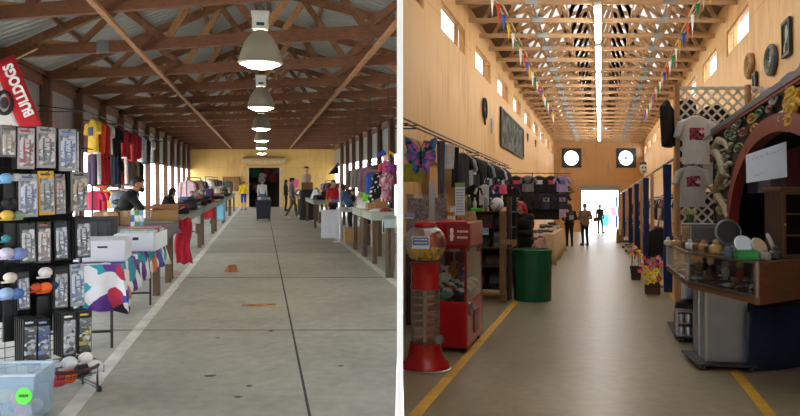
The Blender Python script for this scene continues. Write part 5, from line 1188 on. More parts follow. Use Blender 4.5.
for iy in range(6):
    for ix in range(3):
        c, cn = TC[(k * 3 + iy) % 8]; z = .565 + .05 * (iy % 2); ball(CM @ Matrix.Translation((x0 + .10 + .15 * ix, y0 + .12 + .16 * iy, z)), .068, patches('toy_' + cn, [c, c, '#1c2a3c', c, '#d8d6d0'], 16), '%s toy ball in the crane machine, row %d from front, place %d from left' % (cn, iy + 1, ix + 1), 'toy_ball', 'ball', 'toy balls in the crane machine'); k += 1
for (x, y, c1, c2, lb) in ((-.06, -.25, '#e4e2de', '#17171a', 'white plush toy with a black muzzle on the toy balls'), (.10, .12, '#3a7ab8', '#e6e0d4', 'blue plush toy on the toy balls in the crane machine'), (-.08, .3, '#d9a44a', '#efe6d6', 'golden plush toy at the back of the crane machine')):
    plush(CM @ Matrix.Translation((x, y, .74)), .062, c1, c2, lb)
# ---- left side stalls
UPR = wood('#b98f5c', .65, .25)
b = MB(); hbox(b, R, -2.95, -2.90, 9.3, 19, 2.38, 2.66); trim(clip(b, R), UPR)
for i, D in enumerate((11.6, 14.2, 17, 20)):
    b = MB(); hbox(b, R, -2.93, -2.84, D, D + .09, 0, 2.7); tag(clip(b, R).build('wall_stud', wood('#8d6a42')), 'upright wooden stud against the left plywood wall, %s from the front' % ORD[i], 'stud', 'studs on the left plywood wall')
clothes_rail('long black double rail of dark garments along the left plywood wall', R, -2.6, 9.4, 20.4, 2.72, (10, 12.6, 15.2, 17.8, 20.2), -2.93)
clothes_rail('upper black rail just above the garment rail on the left plywood wall', R, -2.66, 9.4, 20.4, 2.80, (10.3, 15.5, 20.0), -2.93)
# butterfly kite
q, D, z = R.at(421, 158, 10.0); KM = R.Mc(q, D, z, -.05); t = thing('butterfly_kite', 'purple, blue and teal butterfly shaped kite hanging on the rail', 'kite', KM)
WING = patches('wing_print', ['#8d4fb4', '#3c6fb8', '#2d8f9a', '#b060b8', '#22304c', '#5a7fc4', '#1f6f74', '#c477c0'], 20)
for s in (-1, 1):
    b = MB(); P = [(0, .06), (s * .05, .16), (s * .14, .26), (s * .215, .30), (s * .235, .24), (s * .2, .12), (s * .215, .02), (s * .19, -.06), (s * .12, -.10), (s * .12, -.17), (s * .07, -.25), (s * .02, -.16), (0, -.08)]
    b.loft([[V(x, -.004 - abs(x) * .15, z_) for x, z_ in P], [V(x, .004 - abs(x) * .15, z_) for x, z_ in P]]); b.build('wing', WING, t)
    b = MB()
    for (x1_, z1_) in ((.215, .29), (.20, .1), (.19, -.05), (.08, -.23)): b.tube([(0, -.01, 0), (s * x1_, -.012 - x1_ * .15, z1_)], .005, 5)
    b.build('wing_veins', mat('#1c2238'), t)
b = MB(); b.ell((0, -.01, 0), (.02, .02, .15)); b.tube([(0, -.01, .14), (-.05, -.01, .24)], .004, 5); b.tube([(0, -.01, .14), (.05, -.01, .24)], .004, 5); b.build('body', mat('#232338'), t, smooth=True)
GL = [(441, 139, .13, 1.05, 'scarf', '#4a4e5c', 'long grey blue shawl'), (449, 139, .18, .42, 'scarf', '#b9bcc4', 'pale striped shawl'), (455.5, 141, .15, .72, 'scarf', '#141417', 'long black shawl'), (463, 145, .44, .62, 'tee', '#26262b', 'charcoal shirt'), (467, 147, .44, .66, 'tee', '#8f9098', 'grey patterned shirt'),
      (471, 148, .44, .70, 'tee', '#151518', 'black shirt'), (474.5, 150, .44, .74, 'long', '#18181b', 'black pullover'), (478, 151, .44, .74, 'long', '#2a2a30', 'soft black pullover'), (481, 152, .44, .78, 'dress', '#121215', 'black dress'), (484, 153, .44, .78, 'tee', '#1d1b20', 'black shirt'),
      (487, 154, .44, .70, 'tee', '#7f8fb0', 'blue grey shirt'), (490, 155.5, .44, .68, 'long', '#141417', 'black pullover'), (492.5, 156.5, .44, .7, 'tee', '#222228', 'charcoal shirt'), (495, 157.5, .44, .72, 'dress', '#101013', 'black dress'), (497.5, 158.5, .44, .66, 'tee', '#1a1a20', 'black shirt'),
      (500, 159.5, .44, .66, 'tee', '#a9b4cc', 'pale blue shirt'), (502.5, 161, .44, .66, 'tee', '#1b1b20', 'black shirt'), (505, 162, .44, .62, 'tee', '#2a2a30', 'charcoal shirt')]
for i, (px, py, w_, h, kd, c, lb) in enumerate(GL):
    D = 2.6 * F / (600 - px); pm = mat('#b9bcc2', .8, 0, .5, 30) if i in (5, 7, 9, 13) else None
    garment(kd, w_, h, cloth(c), '%s hanging on the black double rail, %s garment from the near end' % (lb, ORD[i]), R.Mc(-2.6, D, 2.705, .95 if kd != 'scarf' else .3), 'garments on the black rail', pm, parts=True)
# white notice hanging below the rail
q, D, z = R.at(460, 199, 9.9); t = thing('notice', 'tall white notice with a green top hanging above the crane machine', 'notice', R.Mc(q, D, z, -.1))
b = MB(); b.box((0, 0, 0), (.14, .006, .46)); b.build('notice_board', mat('#d3dcea', .6, 0, .04), t)
MB().bx(-.07, .07, -.005, -.002, .17, .23).build('green_header', mat('#7d9a5a'), t); g = MB(); scribble(g, -.055, .055, -.2, .15, -.0045, 9, 5, .4); g.build('writing', mat('#6d83b0'), t)
q, D, z = R.at(453, 209, 9.6); t = thing('price_tag', 'small white price tag taped above the crane machine', 'tag', R.Mc(q, D, z)); MB().box((0, 0, 0), (.07, .004, .08)).build('card', mat('#dfe2ee'), t); g = MB(); scribble(g, -.025, .025, -.03, .03, -.003, 3, 8); g.build('writing', mat('#667'.replace('#667', '#666677')), t)
# clear tub and goods behind the gumball machine
M = R.M(-2.37, 9.6); t = thing('candy_cabinet', 'tall clear fronted cabinet of pinkish candy behind the gumball machine', 'cabinet', M)
b = MB(); b.bx(-.25, .25, -.2, .2, 0, 1.05); b.build('cabinet_body', mat('#3a3434', .6), t, bevel=.01)
b = MB(); b.bx(-.23, .23, -.18, .18, 1.05, 1.72); b.build('candy_fill', patches('candy_mix', ['#8a7478', '#a08a8c', '#6d5a60', '#b09a98', '#7d7a86'], 40), t)
b = MB(); b.bx(-.245, .245, -.2, .2, 1.05, 1.78); b.build('clear_front', clear('tub_clear', (.9, .9, .92), .3), t)
b = MB(); b.bx(.08, .16, -.22, -.2, .9, 1.95); b.build('metal_strip', metal('#b3b6bc', .4), t)
sx_, sz_ = R.ray(M, 409, 216, -.22); sign(t, sx_, -.215, sz_, .13, .075, '#dfe6f0', '#4a7ab8', 12, rows=2)
q, D, z = R.at(426, 205, 9.9); plush(R.M(-2.46, 10.2, 1.42), .1, '#7dbb3a', '#d9e6a8', 'bright green plush toy beside the clear candy cabinet')
M = R.M(-2.46, 10.2); t = thing('plinth', 'dark wooden plinth under the green plush toy', 'plinth', M); MB().bx(-.2, .2, -.25, .25, 0, 1.38).build('plinth_body', wood('#3a2a1c'), t); MB().bx(-.22, .22, -.27, .27, 1.38, 1.42).build('plinth_top', wood('#6b4a2a'), t, bevel=.005)
garment('tee', .3, .28, cloth('#a8a23c'), 'mustard yellow cloth hanging at the edge of the partition, near the kite', R.Mc(-2.75, 10.3, 2.35), None, name='yellow_cloth', parts=False, cat='cloth')
# counter behind the crane machine with goods
M = R.M(-2.20, 11.1); t = thing('shop_counter', 'wooden counter with panel front behind the crane machine', 'counter', M)
MB().bx(-.42, .2, -.5, .75, 0, 1.25).build('counter_body', wood('#4a3220', .6, .2), t); MB().bx(-.44, .22, -.52, .78, 1.25, 1.29).build('counter_top', wood('#a57c4c'), t, bevel=.006)
for i, (x, y, w_, h, c, cn) in enumerate(((-.36, -.3, .10, .2, '#2a4a90', 'blue'), (-.24, -.3, .1, .16, '#3c4f8a', 'navy'), (-.09, -.35, .16, .24, '#b9803a', 'amber'), (.06, -.3, .1, .14, '#a82a2a', 'red'), (-.3, .0, .12, .2, '#6b4226', 'brown'), (-.12, .0, .08, .17, '#c9b48a', 'cream'))):
    simple_box(R.M(-2.24, 11.15) @ Matrix.Translation((x, y, 1.291)), w_, .12, h, mat(c, .5), '%s carton standing on the counter behind the crane machine' % cn, 'carton', 'box', None, mat('#d9cfc0', .6, 0, .4, 30))
q, D, z = R.at(449, 208, 10.45); t = thing('brown_bag', 'crinkled brown paper bag on the counter behind the crane machine', 'bag', R.M(-2.16, 11.35, 1.291)); b = MB(); b.loft([sring(.16 * k, .09 * k, zz, 18, .01) for zz, k in ((0, 1), (.1, 1.03), (.2, .92), (.24, .85))]); b.build('bag_body', mat('#a98a5a', .7, 0, .25, 20, .5), t)
# black shelf unit beside the crane
M = R.M(-2.02, 12.6); t = thing('shelf_unit', 'dark shelf unit with goods between the crane machine and wooden posts', 'shelf', M); DK = wood('#2a221b', .6)
for z in (.18, .55, .88, 1.22, 1.5): MB().bx(-.45, .45, -.55, .55, z, z + .025).build('shelf_board', DK if z != .88 else wood('#6b4a2c'), t)
for sx in (-.44, .44):
    for sy in (-.53, .53): MB().bx(sx - .02, sx + .02, sy - .02, sy + .02, 0, 1.56).build('upright', BLK, t)
MB().bx(-.45, .45, .54, .56, .1, 1.5).build('back_panel', mat('#17161a', .8), t)
SM = M
goods = [(-.3, 1.245, 'red patterned box', '#7d3a34', .22, .2), (.02, 1.245, 'dark red printed box', '#5d2a2c', .26, .22), (.3, 1.245, 'black box', '#1b1b1e', .2, .2), (-.3, .905, 'grey box', '#6d6f74', .2, .24), (0, .905, 'dark green box', '#24402e', .2, .2), (.28, .905, 'pale grey box', '#8a8d92', .22, .26), (-.28, .575, 'black crate', '#1a1a1d', .3, .2), (.2, .575, 'brown box', '#4d3826', .34, .18), (-.2, .205, 'navy crate', '#1d2436', .36, .22), (.25, .205, 'charcoal crate', '#26262a', .3, .24)]
for x, z, lb, c, w_, h in goods: simple_box(SM @ Matrix.Translation((x, -.32, z)), w_, .24, h, mat(c, .6, 0, .35, 12), '%s on the dark shelf unit, %s shelf' % (lb, {1.245: 'second', .905: 'third', .575: 'fourth', .205: 'lowest'}[z]), 'box', 'box', None, mat('#3a3234' if z > 1 else '#55504c', .6, 0, .5, 30))
s_ = thing('price_sign', 'blue and white price sign on the front of the dark shelf unit', 'sign', SM @ Matrix.Translation((.02, -.575, 1.18))); sign(s_, 0, 0, 0, .17, .11, '#dde7f2', '#5b8fcc', 21, rows=3)
top = [(.26, .0, 'plush', '#dcdfe6'), (-.1, -.35, 'green', '#3fc24a'), (-.32, -.3, 'bottle', '#39434d'), (.05, -.38, 'bottle', '#8d939b'), (-.02, -.1, 'bottle', '#c9cdd4')]
ball(SM @ Matrix.Translation((.22, -.36, 1.526)), .12, patches('toy_head', ['#d4d6de', '#8d8fa8', '#e4e4ea'], 9), 'round white and grey toy head on top of the dark shelf unit', 'round_toy', 'toy')
simple_box(SM @ Matrix.Translation((-.12, -.42, 1.526)), .2, .12, .05, plastic('#3fd04a'), 'flat bright green box on top of the dark shelf unit', 'box')
for i, (x, c, cn) in enumerate(((-.38, '#7d2f2f', 'dark red'), (-.28, '#2f4f3a', 'green'), (-.2, '#c9c4b8', 'white'), (.02, '#8a8f98', 'grey'), (.09, '#2a2d36', 'black'))): bottle(SM @ Matrix.Translation((x, -.2 - .1 * (i % 2), 1.526)), .24 + .05 * (i % 2), .035, plastic(c), '%s bottle on top of the dark shelf unit' % cn)
for i, (x, c, cn, h) in enumerate(((-.3, '#1c1c20', 'black', .42), (-.1, '#c9cbd0', 'white', .36), (.08, '#2a3a5a', 'navy', .4), (.24, '#e05a8a', 'pink', .16), (.36, '#1a1a1e', 'soft black', .4))):
    garment('tee', .26, h, cloth(c), '%s small garment hung on the wall above the dark shelf unit' % cn, SM @ Matrix.Translation((x, .3, 2.1)), None, parts=False)
# wooden posts
for i, (px, hgt, w_, py, lb) in enumerate(((503, 1.53, .1, 303, 'square wooden post at the left edge of the green bin, shorter of two'), (509.5, 1.78, .085, 299, 'taller dark wooden post directly behind the shorter one by the green bin'))):
    q, D = R.fl(px, py); t = thing('wooden_post', lb, 'post', R.M(q, D)); MB().bx(-w_ / 2, w_ / 2, -w_ / 2, w_ / 2, 0, hgt).build('post', wood('#7d5d38' if i == 0 else '#4d3824'), t, bevel=.006)
    if i == 0: MB().bx(-.02, .24, -.07, -.045, .98, 1.06).build('cross_piece', wood('#8a6840'), t)
# green bin
q, D = R.fl(530.5, 302.5); GBM = R.M(q, D + .3); t = thing('round_bin', 'large round dark green bin on the left yellow line', 'bin', GBM); GP = plastic('#0c5a38', .45)
b = MB(); n = 40; rb = .325
def oct_(r, z): return [V(r * (1 + .018 * math.cos(10 * 2 * PI * i / n)) * math.cos(2 * PI * i / n), r * (1 + .018 * math.cos(10 * 2 * PI * i / n)) * math.sin(2 * PI * i / n), z) for i in range(n)]
b.loft([oct_(rb * .93, 0), oct_(rb * .97, .02), oct_(rb, .8), oct_(rb * 1.03, .81), oct_(rb * 1.03, .87), oct_(rb * .98, .88), oct_(rb * .95, .86), oct_(rb * .9, .03)]); b.build('bin_body', GP, t, smooth=True)
MB().lathe([(.30, .70), (.0, .72)], 24).build('bin_liner', mat('#0a1a12', .8), t)
# display of T-shirts
DD = 22.0
t = thing('clothing_stand', 'two tier black frame of t-shirts facing the aisle at the left', 'frame', R.Mc(-1.88, DD)); b = MB()
for z in (2.66, 2.12): b.tube([(-.96, 0, z), (.98, 0, z)], .014)
b.build('crossbar', WIRE, t); b = MB()
for x in (-.96, -.24): b.tube([(x, 0, 0), (x, 0, 2.7)], .016); b.tube([(x, -.3, .015), (x, .3, .015)], .014)
b.build('upright', WIRE, t)
MB().bx(-.94, .62, .06, .09, 1.2, 2.1).build('black_backdrop', cloth('#141316'), t)
SH = [(516, '#151418', 'black', '#b03a4a'), (528, '#6e6c74', 'grey', '#4a4850'), (539, '#141316', 'black', '#c9c4c0'), (551, '#121114', 'black', '#b03a50'), (561.5, '#8f86b8', 'lavender', '#6a6390')]
for i, (px, c, cn, pc) in enumerate(SH):
    q, D, z = R.at(px, 172, DD); garment('tee', .40, .48, cloth(c), '%s printed t-shirt in the upper row of the two tier frame, %s from the left' % (cn, ORD[i]), R.Mc(q, DD, 2.655), 't-shirts of the upper row', mat(pc, .8, 0, .4, 40))
SH2 = [(516, '#17171b', 'black'), (526, '#1b1b20', 'soft black'), (537, '#141418', 'black'), (546, '#2a2744', 'dark indigo'), (554, '#131316', 'black'), (562, '#24233a', 'navy violet')]
for i, (px, c, cn) in enumerate(SH2):
    q, D, z = R.at(px, 191, DD); garment('tee', .38, .48, cloth(c), '%s t-shirt in the lower row of the two tier frame, %s from the left' % (cn, ORD[i]), R.Mc(q, DD - .03, 2.11), 't-shirts of the lower row', mat('#8d8a90', .8, 0, .5, 40) if i in (0, 3, 5) else None)
for i, (px, c, cn) in enumerate(((539, '#c4a9ae', 'pale pink'), (550, '#8f7f88', 'mauve'), (556, '#d0c6c0', 'cream'), (545, '#5d4a58', 'plum'), (562, '#b59ab0', 'lilac'))):
    garment('tee', .28, .32, cloth(c), '%s small shirt hung below the two tier frame' % cn, R.Mc((px - 600) * 23.2 / F, 23.2, 1.68), 'small shirts below the frame', parts=False)
# tables with cloths
market_table(R, -2.1, -1.45, 15.6, 18.6, .8, 'wooden table under the pink cloth behind the woman with red hair', legc='#4a3626', group=None)
tag(drape(-.33, .33, -1.52, 1.52, .802, (.7, .72, .3, .3), .025, 16, 3).build('tablecloth', patches('pink_weave', ['#8a5a5e', '#7a4a4e', '#a07a78', '#6d4448', '#b59a94'], 12), None, R.M(-1.775, 17.1), smooth=True, solid=.006), 'dusky pink patterned cloth on the table behind the woman with red hair', 'tablecloth')
market_table(R, -2.0, -1.3, 19.2, 25, .84, 'long wooden table under the cream cloth', legc='#4a3626', group=None)
tag(drape(-.36, .36, -2.92, 2.92, .842, (.78, .78, .3, .3), .02, 18, 6).build('tablecloth', cloth('#c9ae82', .08), None, R.M(-1.65, 22.1), smooth=True, solid=.006), 'cream cloth on the long table beside the customers', 'tablecloth')
for i, (q, D, w_, h, c, cn) in enumerate(((-1.7, 16.0, .3, .18, '#4a5a58', 'teal grey'), (-1.6, 16.6, .24, .24, '#8a4a30', 'brown'), (-1.8, 17.2, .26, .2, '#caa98a', 'beige'), (-1.6, 17.9, .24, .16, '#7a3a2a', 'rust'), (-1.6, 19.8, .3, .14, '#b9c4c8', 'pale'), (-1.5, 20.6, .2, .2, '#3a2a22', 'dark'), (-1.7, 21.4, .26, .22, '#6d8a8a', 'blue green'), (-1.5, 22.3, .2, .16, '#c9c4b8', 'white'), (-1.6, 23.2, .24, .24, '#55402e', 'walnut'), (-1.5, 24.2, .2, .18, '#8d9aa0', 'silver'))):
    simple_box(R.M(q, D, .815 if D < 19 else .852, rnd.uniform(-.3, .3)), w_, .18, h, mat(c, .5), '%s gift box standing on the %s cloth' % (cn, 'pink' if D < 19 else 'cream'), 'gift_box', 'box', None, mat('#d6d2c8' if i % 2 else '#2c2824', .5, 0, .4, 20))
# potted plant at the corner
q, D, z = R.at(567, 195, 33); t = thing('hanging_plant', 'leafy green plant hanging at the end of the t-shirt frame', 'plant', R.M(q, D, z)); b = MB(); b.lathe([(.1, -.05), (.16, .12), (.17, .14), (.14, .13)], 16); b.build('pot', mat('#3b2a1e', .8), t); b = MB(); r = random.Random(4)
for k in range(70):
    a = r.random() * 6.28; e = r.uniform(-.5, 1.3); c = V(.16 * math.cos(a) * math.cos(e), .16 * math.sin(a) * math.cos(e), .15 + .16 * math.sin(e)); d = (c - V(0, 0, .08)).normalized(); u, w_ = frame_of(d); tip = c + d * .2 - V(0, 0, .06); m_ = c + d * .1; b.add([c, m_ + u * .035, tip, m_ - u * .035], [(0, 1, 2, 3)])
b.build('leaves', mat('#2f5a24', .6, 0, .3, 12), t)
b = MB(); b.tube([(0, 0, .14), (0, 0, 1.4)], .005, 5); b.build('cord', BLK, t)
# people
def hood(root, J, Rh, s):
    c0 = J['neck']; b = MB(); b.torus(c0 + V(0, .03, -.0), .09 * s, .035 * s, 20, 8, 'z', 0, 2 * PI, 1.1, 1); b.build('hood', cloth('#17171a'), root, smooth=True)
READ = dict(chest=(0, .0, 1.26), neck=(0, -.03, 1.42), head=(0, -.075, 1.565), wrl=(.07, -.27, 1.10), ell=(.23, -.05, 1.1), wrr=(-.05, -.27, 1.13), elr=(-.23, -.05, 1.1))
q, D, z = R.at(528, 210, 14.3); person('woman with red hair and a black hooded coat looking down at her hands', R.M(q - .02, 13.8, 0, -.75), 1.73, READ, '#1b191c', '#17171b', hair='#9c1426', skin='#d3a48a', hairstyle='long', voxel=.009, head_pitch=.42, extras=hood, wide=1.35)
q, D = R.fl(569.5, 246.5); person('customer in black with a dark grey backpack seen from behind', R.M(q, D, 0, PI + .35), 1.72, dict(shl=(.2, .01, 1.37), shr=(-.2, .01, 1.37), ell=(.28, .02, 1.12), elr=(-.28, .02, 1.12), wrl=(.12, -.3, 1.05), wrr=(-.12, -.3, 1.05)), '#161518', '#141417', hair='#1c1310', hairstyle='long', voxel=.014, extras=backpack('#34363c'), wide=1.3)
q, D = R.fl(585, 245.5); person('customer in a brown jacket and dark jeans seen from behind', R.M(q, D, 0, PI + .5), 1.74, dict(shl=(.2, .01, 1.37), shr=(-.2, .01, 1.37), ell=(.3, .02, 1.12), elr=(-.3, .02, 1.12), wrl=(.1, -.28, 1.08), wrr=(-.1, -.3, 1.08)), '#7d6750', '#22262f', hair='#6d5a48', skin='#c9987c', voxel=.014, wide=1.35)
q, D = R.fl(600, 233); person('person with a shoulder bag standing in the bright doorway', R.M(q, D, 0, .5), 1.74, dict(anl=(.14, -.08, .085), toel=(.17, -.25, .035), knl=(.12, -.06, .49)), '#2c3038', '#3a4250', hair='#241a14', voxel=.016, extras=handbag('#3a3430', -1))
# outside the doorway
t = thing('outdoor_bin', 'bright teal bin outside the doorway', 'bin', R.M(.5, 60)); b = MB(); b.lathe([(.26, 0), (.3, .8), (.32, .82), (.32, .9), (.3, .9)], 20); b.build('bin_body', plastic('#16a59c'), t, smooth=True); MB().lathe([(.33, .9), (.3, .96), (0, 1.0)], 20).build('lid', plastic('#128a84'), t, smooth=True)
for i, (q, c, cn) in enumerate(((1.05, '#b0607a', 'rose'), (1.25, '#5a6a9a', 'blue'), (1.42, '#c9c4c0', 'white'), (1.58, '#7a3a4a', 'wine'))):
    garment('tee', .34, .7, cloth(c), '%s garment on the outdoor rail beyond the doorway' % cn, R.Mc(q, 54, 1.72), 'garments on the outdoor rail', parts=False)
clothes_rail('outdoor rail of garments beyond the doorway', R, 1.3, 53.9, 54.1, 1.75, ()); 
o = bpy.data.objects[[x.name for x in COL.objects if x.name.startswith('clothes_rail')][-1]]
# ---- wall decor, left plywood wall
def onwall(H, q, sg, px, py): D = F * q / (px - H.vx); return D, EYE - (py - H.vy) * D / F
def wallM(q, D, z, left=True): return R.M(q, D, z, -PI / 2 if not left else PI / 2)
D, z = onwall(R, WL, 1, 483, 109); t = thing('dream_catcher', 'round black woven ornament on the left plywood wall', 'ornament', wallM(WL + .05, D, z))
b = MB(); b.torus((0, 0, 0), .26, .03, 26, 8); b.torus((0, 0, 0), .14, .014, 20, 6); b.build('hoop', mat('#17181a', .7), t, smooth=True); b = MB()
for k in range(9): a = 2 * PI * k / 9; a2 = a + 2.4; b.tube([(.26 * math.cos(a), 0, .26 * math.sin(a)), (.26 * math.cos(a2), 0, .26 * math.sin(a2))], .010, 5)
b.build('webbing', mat('#2c3a38', .7), t); b = MB(); [b.tube([(x, 0, -.26), (x * 1.2, 0, -.4)], .012, 5) for x in (-.09, 0, .09)]; b.build('feathers', mat('#26282c', .8), t)
D0, z0 = onwall(R, WL, 1, 498.8, 129); D1, _ = onwall(R, WL, 1, 522.5, 130); zt_ = EYE + (207 - 107) * D0 / F; zb_ = EYE + (207 - 144) * D0 / F
t = thing('framed_picture', 'large dark framed picture on the left plywood wall', 'picture', wallM(WL + .02, (D0 + D1) / 2, (zt_ + zb_) / 2)); w_ = (D1 - D0); h = zt_ - zb_
MB().bx(-w_ / 2, w_ / 2, -.02, 0, -h / 2, h / 2).build('canvas', patches('dark_painting', ['#2f3a38', '#465450', '#1f2624', '#5b6258', '#38403e', '#6d7266', '#252a2c'], 5), t); b = MB(); b.frame(-w_ / 2 - .03, w_ / 2 + .03, -h / 2 - .03, h / 2 + .03, .06, -.05, 0); b.build('frame', mat('#141a19', .5), t)
D, z = onwall(R, WL, 1, 491.5, 126); t = thing('thermometer', 'narrow pale wall gauge below the round black ornament', 'gauge', wallM(WL + .01, D, z)); MB().bx(-.06, .06, -.03, 0, -.2, .2).build('gauge_plate', mat('#c4c9cc', .4), t, bevel=.01); MB().bx(-.012, .012, -.036, -.03, -.14, .15).build('gauge_tube', mat('#8fa3ad', .3), t)
for i, (px, py, lb) in enumerate(((527, 137, 'small dark bat shaped plaque on the left plywood wall right of the picture'), (535, 143, 'second small dark plaque farther along the left plywood wall'))):
    D, z = onwall(R, WL, 1, px, py); b = MB(); b.loft([[V(.3 * x, y, .2 * z_) for x, z_ in ((-1, .5), (-.6, .7), (-.2, .3), (0, .6), (.2, .3), (.6, .7), (1, .5), (.7, -.3), (.3, -.5), (0, -1), (-.3, -.5), (-.7, -.3))] for y in (-.03, 0)]); tag(b.build('wall_plaque', mat('#1b1b1d', .6), None, wallM(WL + .02, D, z)), lb, 'plaque')
# ---- right wall decor
for i, (px, py, w_, h, kind, lb) in enumerate(((774, 60, .55, .42, 'oval', 'oval silver grey plaque high on the right plywood wall'), (789, 38, .42, .50, 'frame', 'small framed teal picture, rightmost on the right plywood wall'), (752, 66, .50, .40, 'oval2', 'tan oval plaque high on the right plywood wall'), (757, 82, .24, .3, 'frame2', 'small dark framed picture above the lattice'))):
    D, z = onwall(R, WR, 1, px, py); M = wallM(WR - .02, D, z, False)
    if kind.startswith('oval'):
        t = thing('wall_plaque', lb, 'plaque', M); P = [(w_ / 2 * math.cos(2 * PI * k / 28), h / 2 * math.sin(2 * PI * k / 28)) for k in range(28)]
        MB().prism(P, -.03, 0).build('plaque_body', mat('#8f948e' if kind == 'oval' else '#c39a60', .6, 0, .2, 12), t); b = MB(); b.torus((0, -.03, 0), .5, .05, 28, 6, 'y', 0, 2 * PI, w_, h); b.torus((0, -.03, 0), .28, .03, 20, 6, 'y', 0, 2 * PI, w_, h); b.build('raised_rings', mat('#5e655f' if kind == 'oval' else '#a07c48', .6), t, smooth=True)
        b = MB()
        for k in range(8): a = 2 * PI * k / 8; b.bar((.1 * w_ * math.cos(a), -.03, .1 * h * math.sin(a)), (.42 * w_ * math.cos(a), -.03, .42 * h * math.sin(a)), .015, .02)
        b.build('spokes', mat('#b9beb8' if kind == 'oval' else '#8a6e44', .6), t)
    else:
        t = thing('framed_picture', lb, 'picture', M); MB().bx(-w_ / 2, w_ / 2, -.02, 0, -h / 2, h / 2).build('canvas', patches('pic_' + kind, ['#3f6a62', '#26403e', '#b9b49c', '#4a3a2c'] if kind == 'frame' else ['#8fa0a8', '#4a5358', '#2a2e30'], 9), t); b = MB(); b.frame(-w_ / 2 - .02, w_ / 2 + .02, -h / 2 - .02, h / 2 + .02, .05, -.04, 0); b.build('frame', mat('#1c1d1e', .5), t)
# ---- lattice wall with shirts, facing the entrance
LD = 11.7
lq0, lq1 = 76.5 * LD / F, 2.76; lw = lq1 - lq0; M = R.Mc(lq0, LD); t = thing('lattice_screen', 'tall white lattice screen between wooden posts on the right', 'screen', M)
z0, z1 = .9, EYE + 121 * LD / F; cell = .125; LAT = mat('#d6d2c8', .6, 0, .06)
b = MB(); hgt = z1 - z0
def strip(x0_, dirn, y):
    pts = []
    for xx, zz in ((x0_, 0), (x0_ + dirn * hgt, hgt)): pts.append((xx, zz))
    (xa, za), (xb, zb_) = pts
    if xa > xb: (xa, za), (xb, zb_) = (xb, zb_), (xa, za)
    def cut(xc): return za + (zb_ - za) * (xc - xa) / (xb - xa)
    if xb < 0 or xa > lw: return
    if xa < 0: za, xa = cut(0), 0
    if xb > lw: zb_, xb = cut(lw), lw
    if xb - xa > .01: b.bar((xa, y, z0 + za), (xb, y, z0 + zb_), .007, .036, (0, 1, 0)) if False else b.bar((xa, y, z0 + za), (xb, y, z0 + zb_), .036, .007, (0, -1, 0))
n = int((lw + hgt) / (cell * 1.41)) + 2
for k in range(-n, n):
    strip(k * cell * 1.41, 1, -.004); strip(k * cell * 1.41, -1, .004)
b.build('lattice', LAT, t)
b = MB(); b.frame(0, lw, z0, z1, .05, -.015, .015); b.build('lattice_frame', LAT, t)
WP = wood('#a9805a')
for px in (676.5, 748): x = (px - 600) * LD / F - lq0; MB().bx(x - .04, x + .04, -.10, -.02, 0, z1 + .02).build('post', WP, t, bevel=.005)
for i, (px, w_) in enumerate(((686, .34), (714, .62))):
    q = (px - 600) * 12.0 / F; b = MB(); r_ = w_ / 2; zt_ = EYE + (108 - 6 * i) * 12.0 / F
    b.prism([(-r_, -1.3)] + [(r_ * math.cos(a), -r_ + r_ * math.sin(a)) for a in [PI - PI * k / 14 for k in range(15)]] + [(r_, -1.3)], -.03, .03)
    tag(b.build('black_garment_bag', cloth('#101013'), None, R.Mc(q, 11.98, zt_), bevel=.02), '%s black garment cover hanging behind the white lattice' % ('narrow' if i == 0 else 'wide'), 'garment bag')
PRT = patches('skull_print', ['#2a1a20', '#b0404a', '#d8b0b0', '#3a2228', '#8a3a44'], 30)
garment('tee', .46, .78, cloth('#c9c6c2', .05), 'large white t-shirt with red and black print on the lattice, upper one', R.Mc(96 * 11.4 / F, 11.45, EYE + 97 * 11.4 / F), None, PRT)
garment('tee', .42, .66, cloth('#b3aea6', .05), 'grey white t-shirt with red and black print on the lattice, lower one', R.Mc(93 * 11.3 / F, 11.4, EYE + 47 * 11.3 / F), None, PRT)
garment('tee', .34, .5, cloth('#c2beb8', .05), 'half hidden white t-shirt beside the carved panel', R.Mc(110 * 11.5 / F, 11.55, EYE + 66 * 11.5 / F), None, PRT)
garment('long', .42, .74, cloth('#0f0f12'), 'black shirt hanging high left of the lattice', R.M(66.5 * 11.45 / F, 11.4, EYE + 111 * 11.45 / F, 1.25), None)
# ---- rail on posts down the right side, with blue curtains
PIPE = mat('#b9bdc2', .4, .3)
def rp(px): return R.W(1.28, 1.28 * F / (px - 600), 2.43)
o = R.W(1.8, 11.0, 2.77); b = MB(); b.tube([V(0, 0, 0), R.W(1.28, 12.95, 2.44) - o, R.W(1.28, 43.5, 2.44) - o], .028, 8); tag(b.build('stall_rail', PIPE, None, Matrix.Translation(o), smooth=True), 'long pale pipe running over the stalls on the right', 'rail')
BLU = cloth('#10255a', .15)
BP = [668, 646.5, 637, 630.5, 624, 616.5]
for i, px in enumerate(BP):
    D = 1.28 * F / (px - 600); M = R.M(1.28, D)
    b = MB(); b.loft([sring(.075 + .01 * math.sin(3 * z), .07, z, 20, .012, z) for z in (0.0, .5, 1.0, 1.6, 2.2, 2.40)]); tag(b.build('blue_curtain', BLU, None, M, smooth=True), 'narrow gathered blue curtain at a stall post on the right, %s from the front' % ORD[i], 'curtain', 'blue curtains on the right')
    D2 = D + .15; tag(MB().bx(-.045, .045, -.045, .045, 0, 2.55).build('stall_post', wood('#b8946a'), None, R.M(1.46, D2), bevel=.005), 'pale wooden stall post behind the blue curtain on the right, %s from the front' % ORD[i], 'post', 'stall posts on the right')
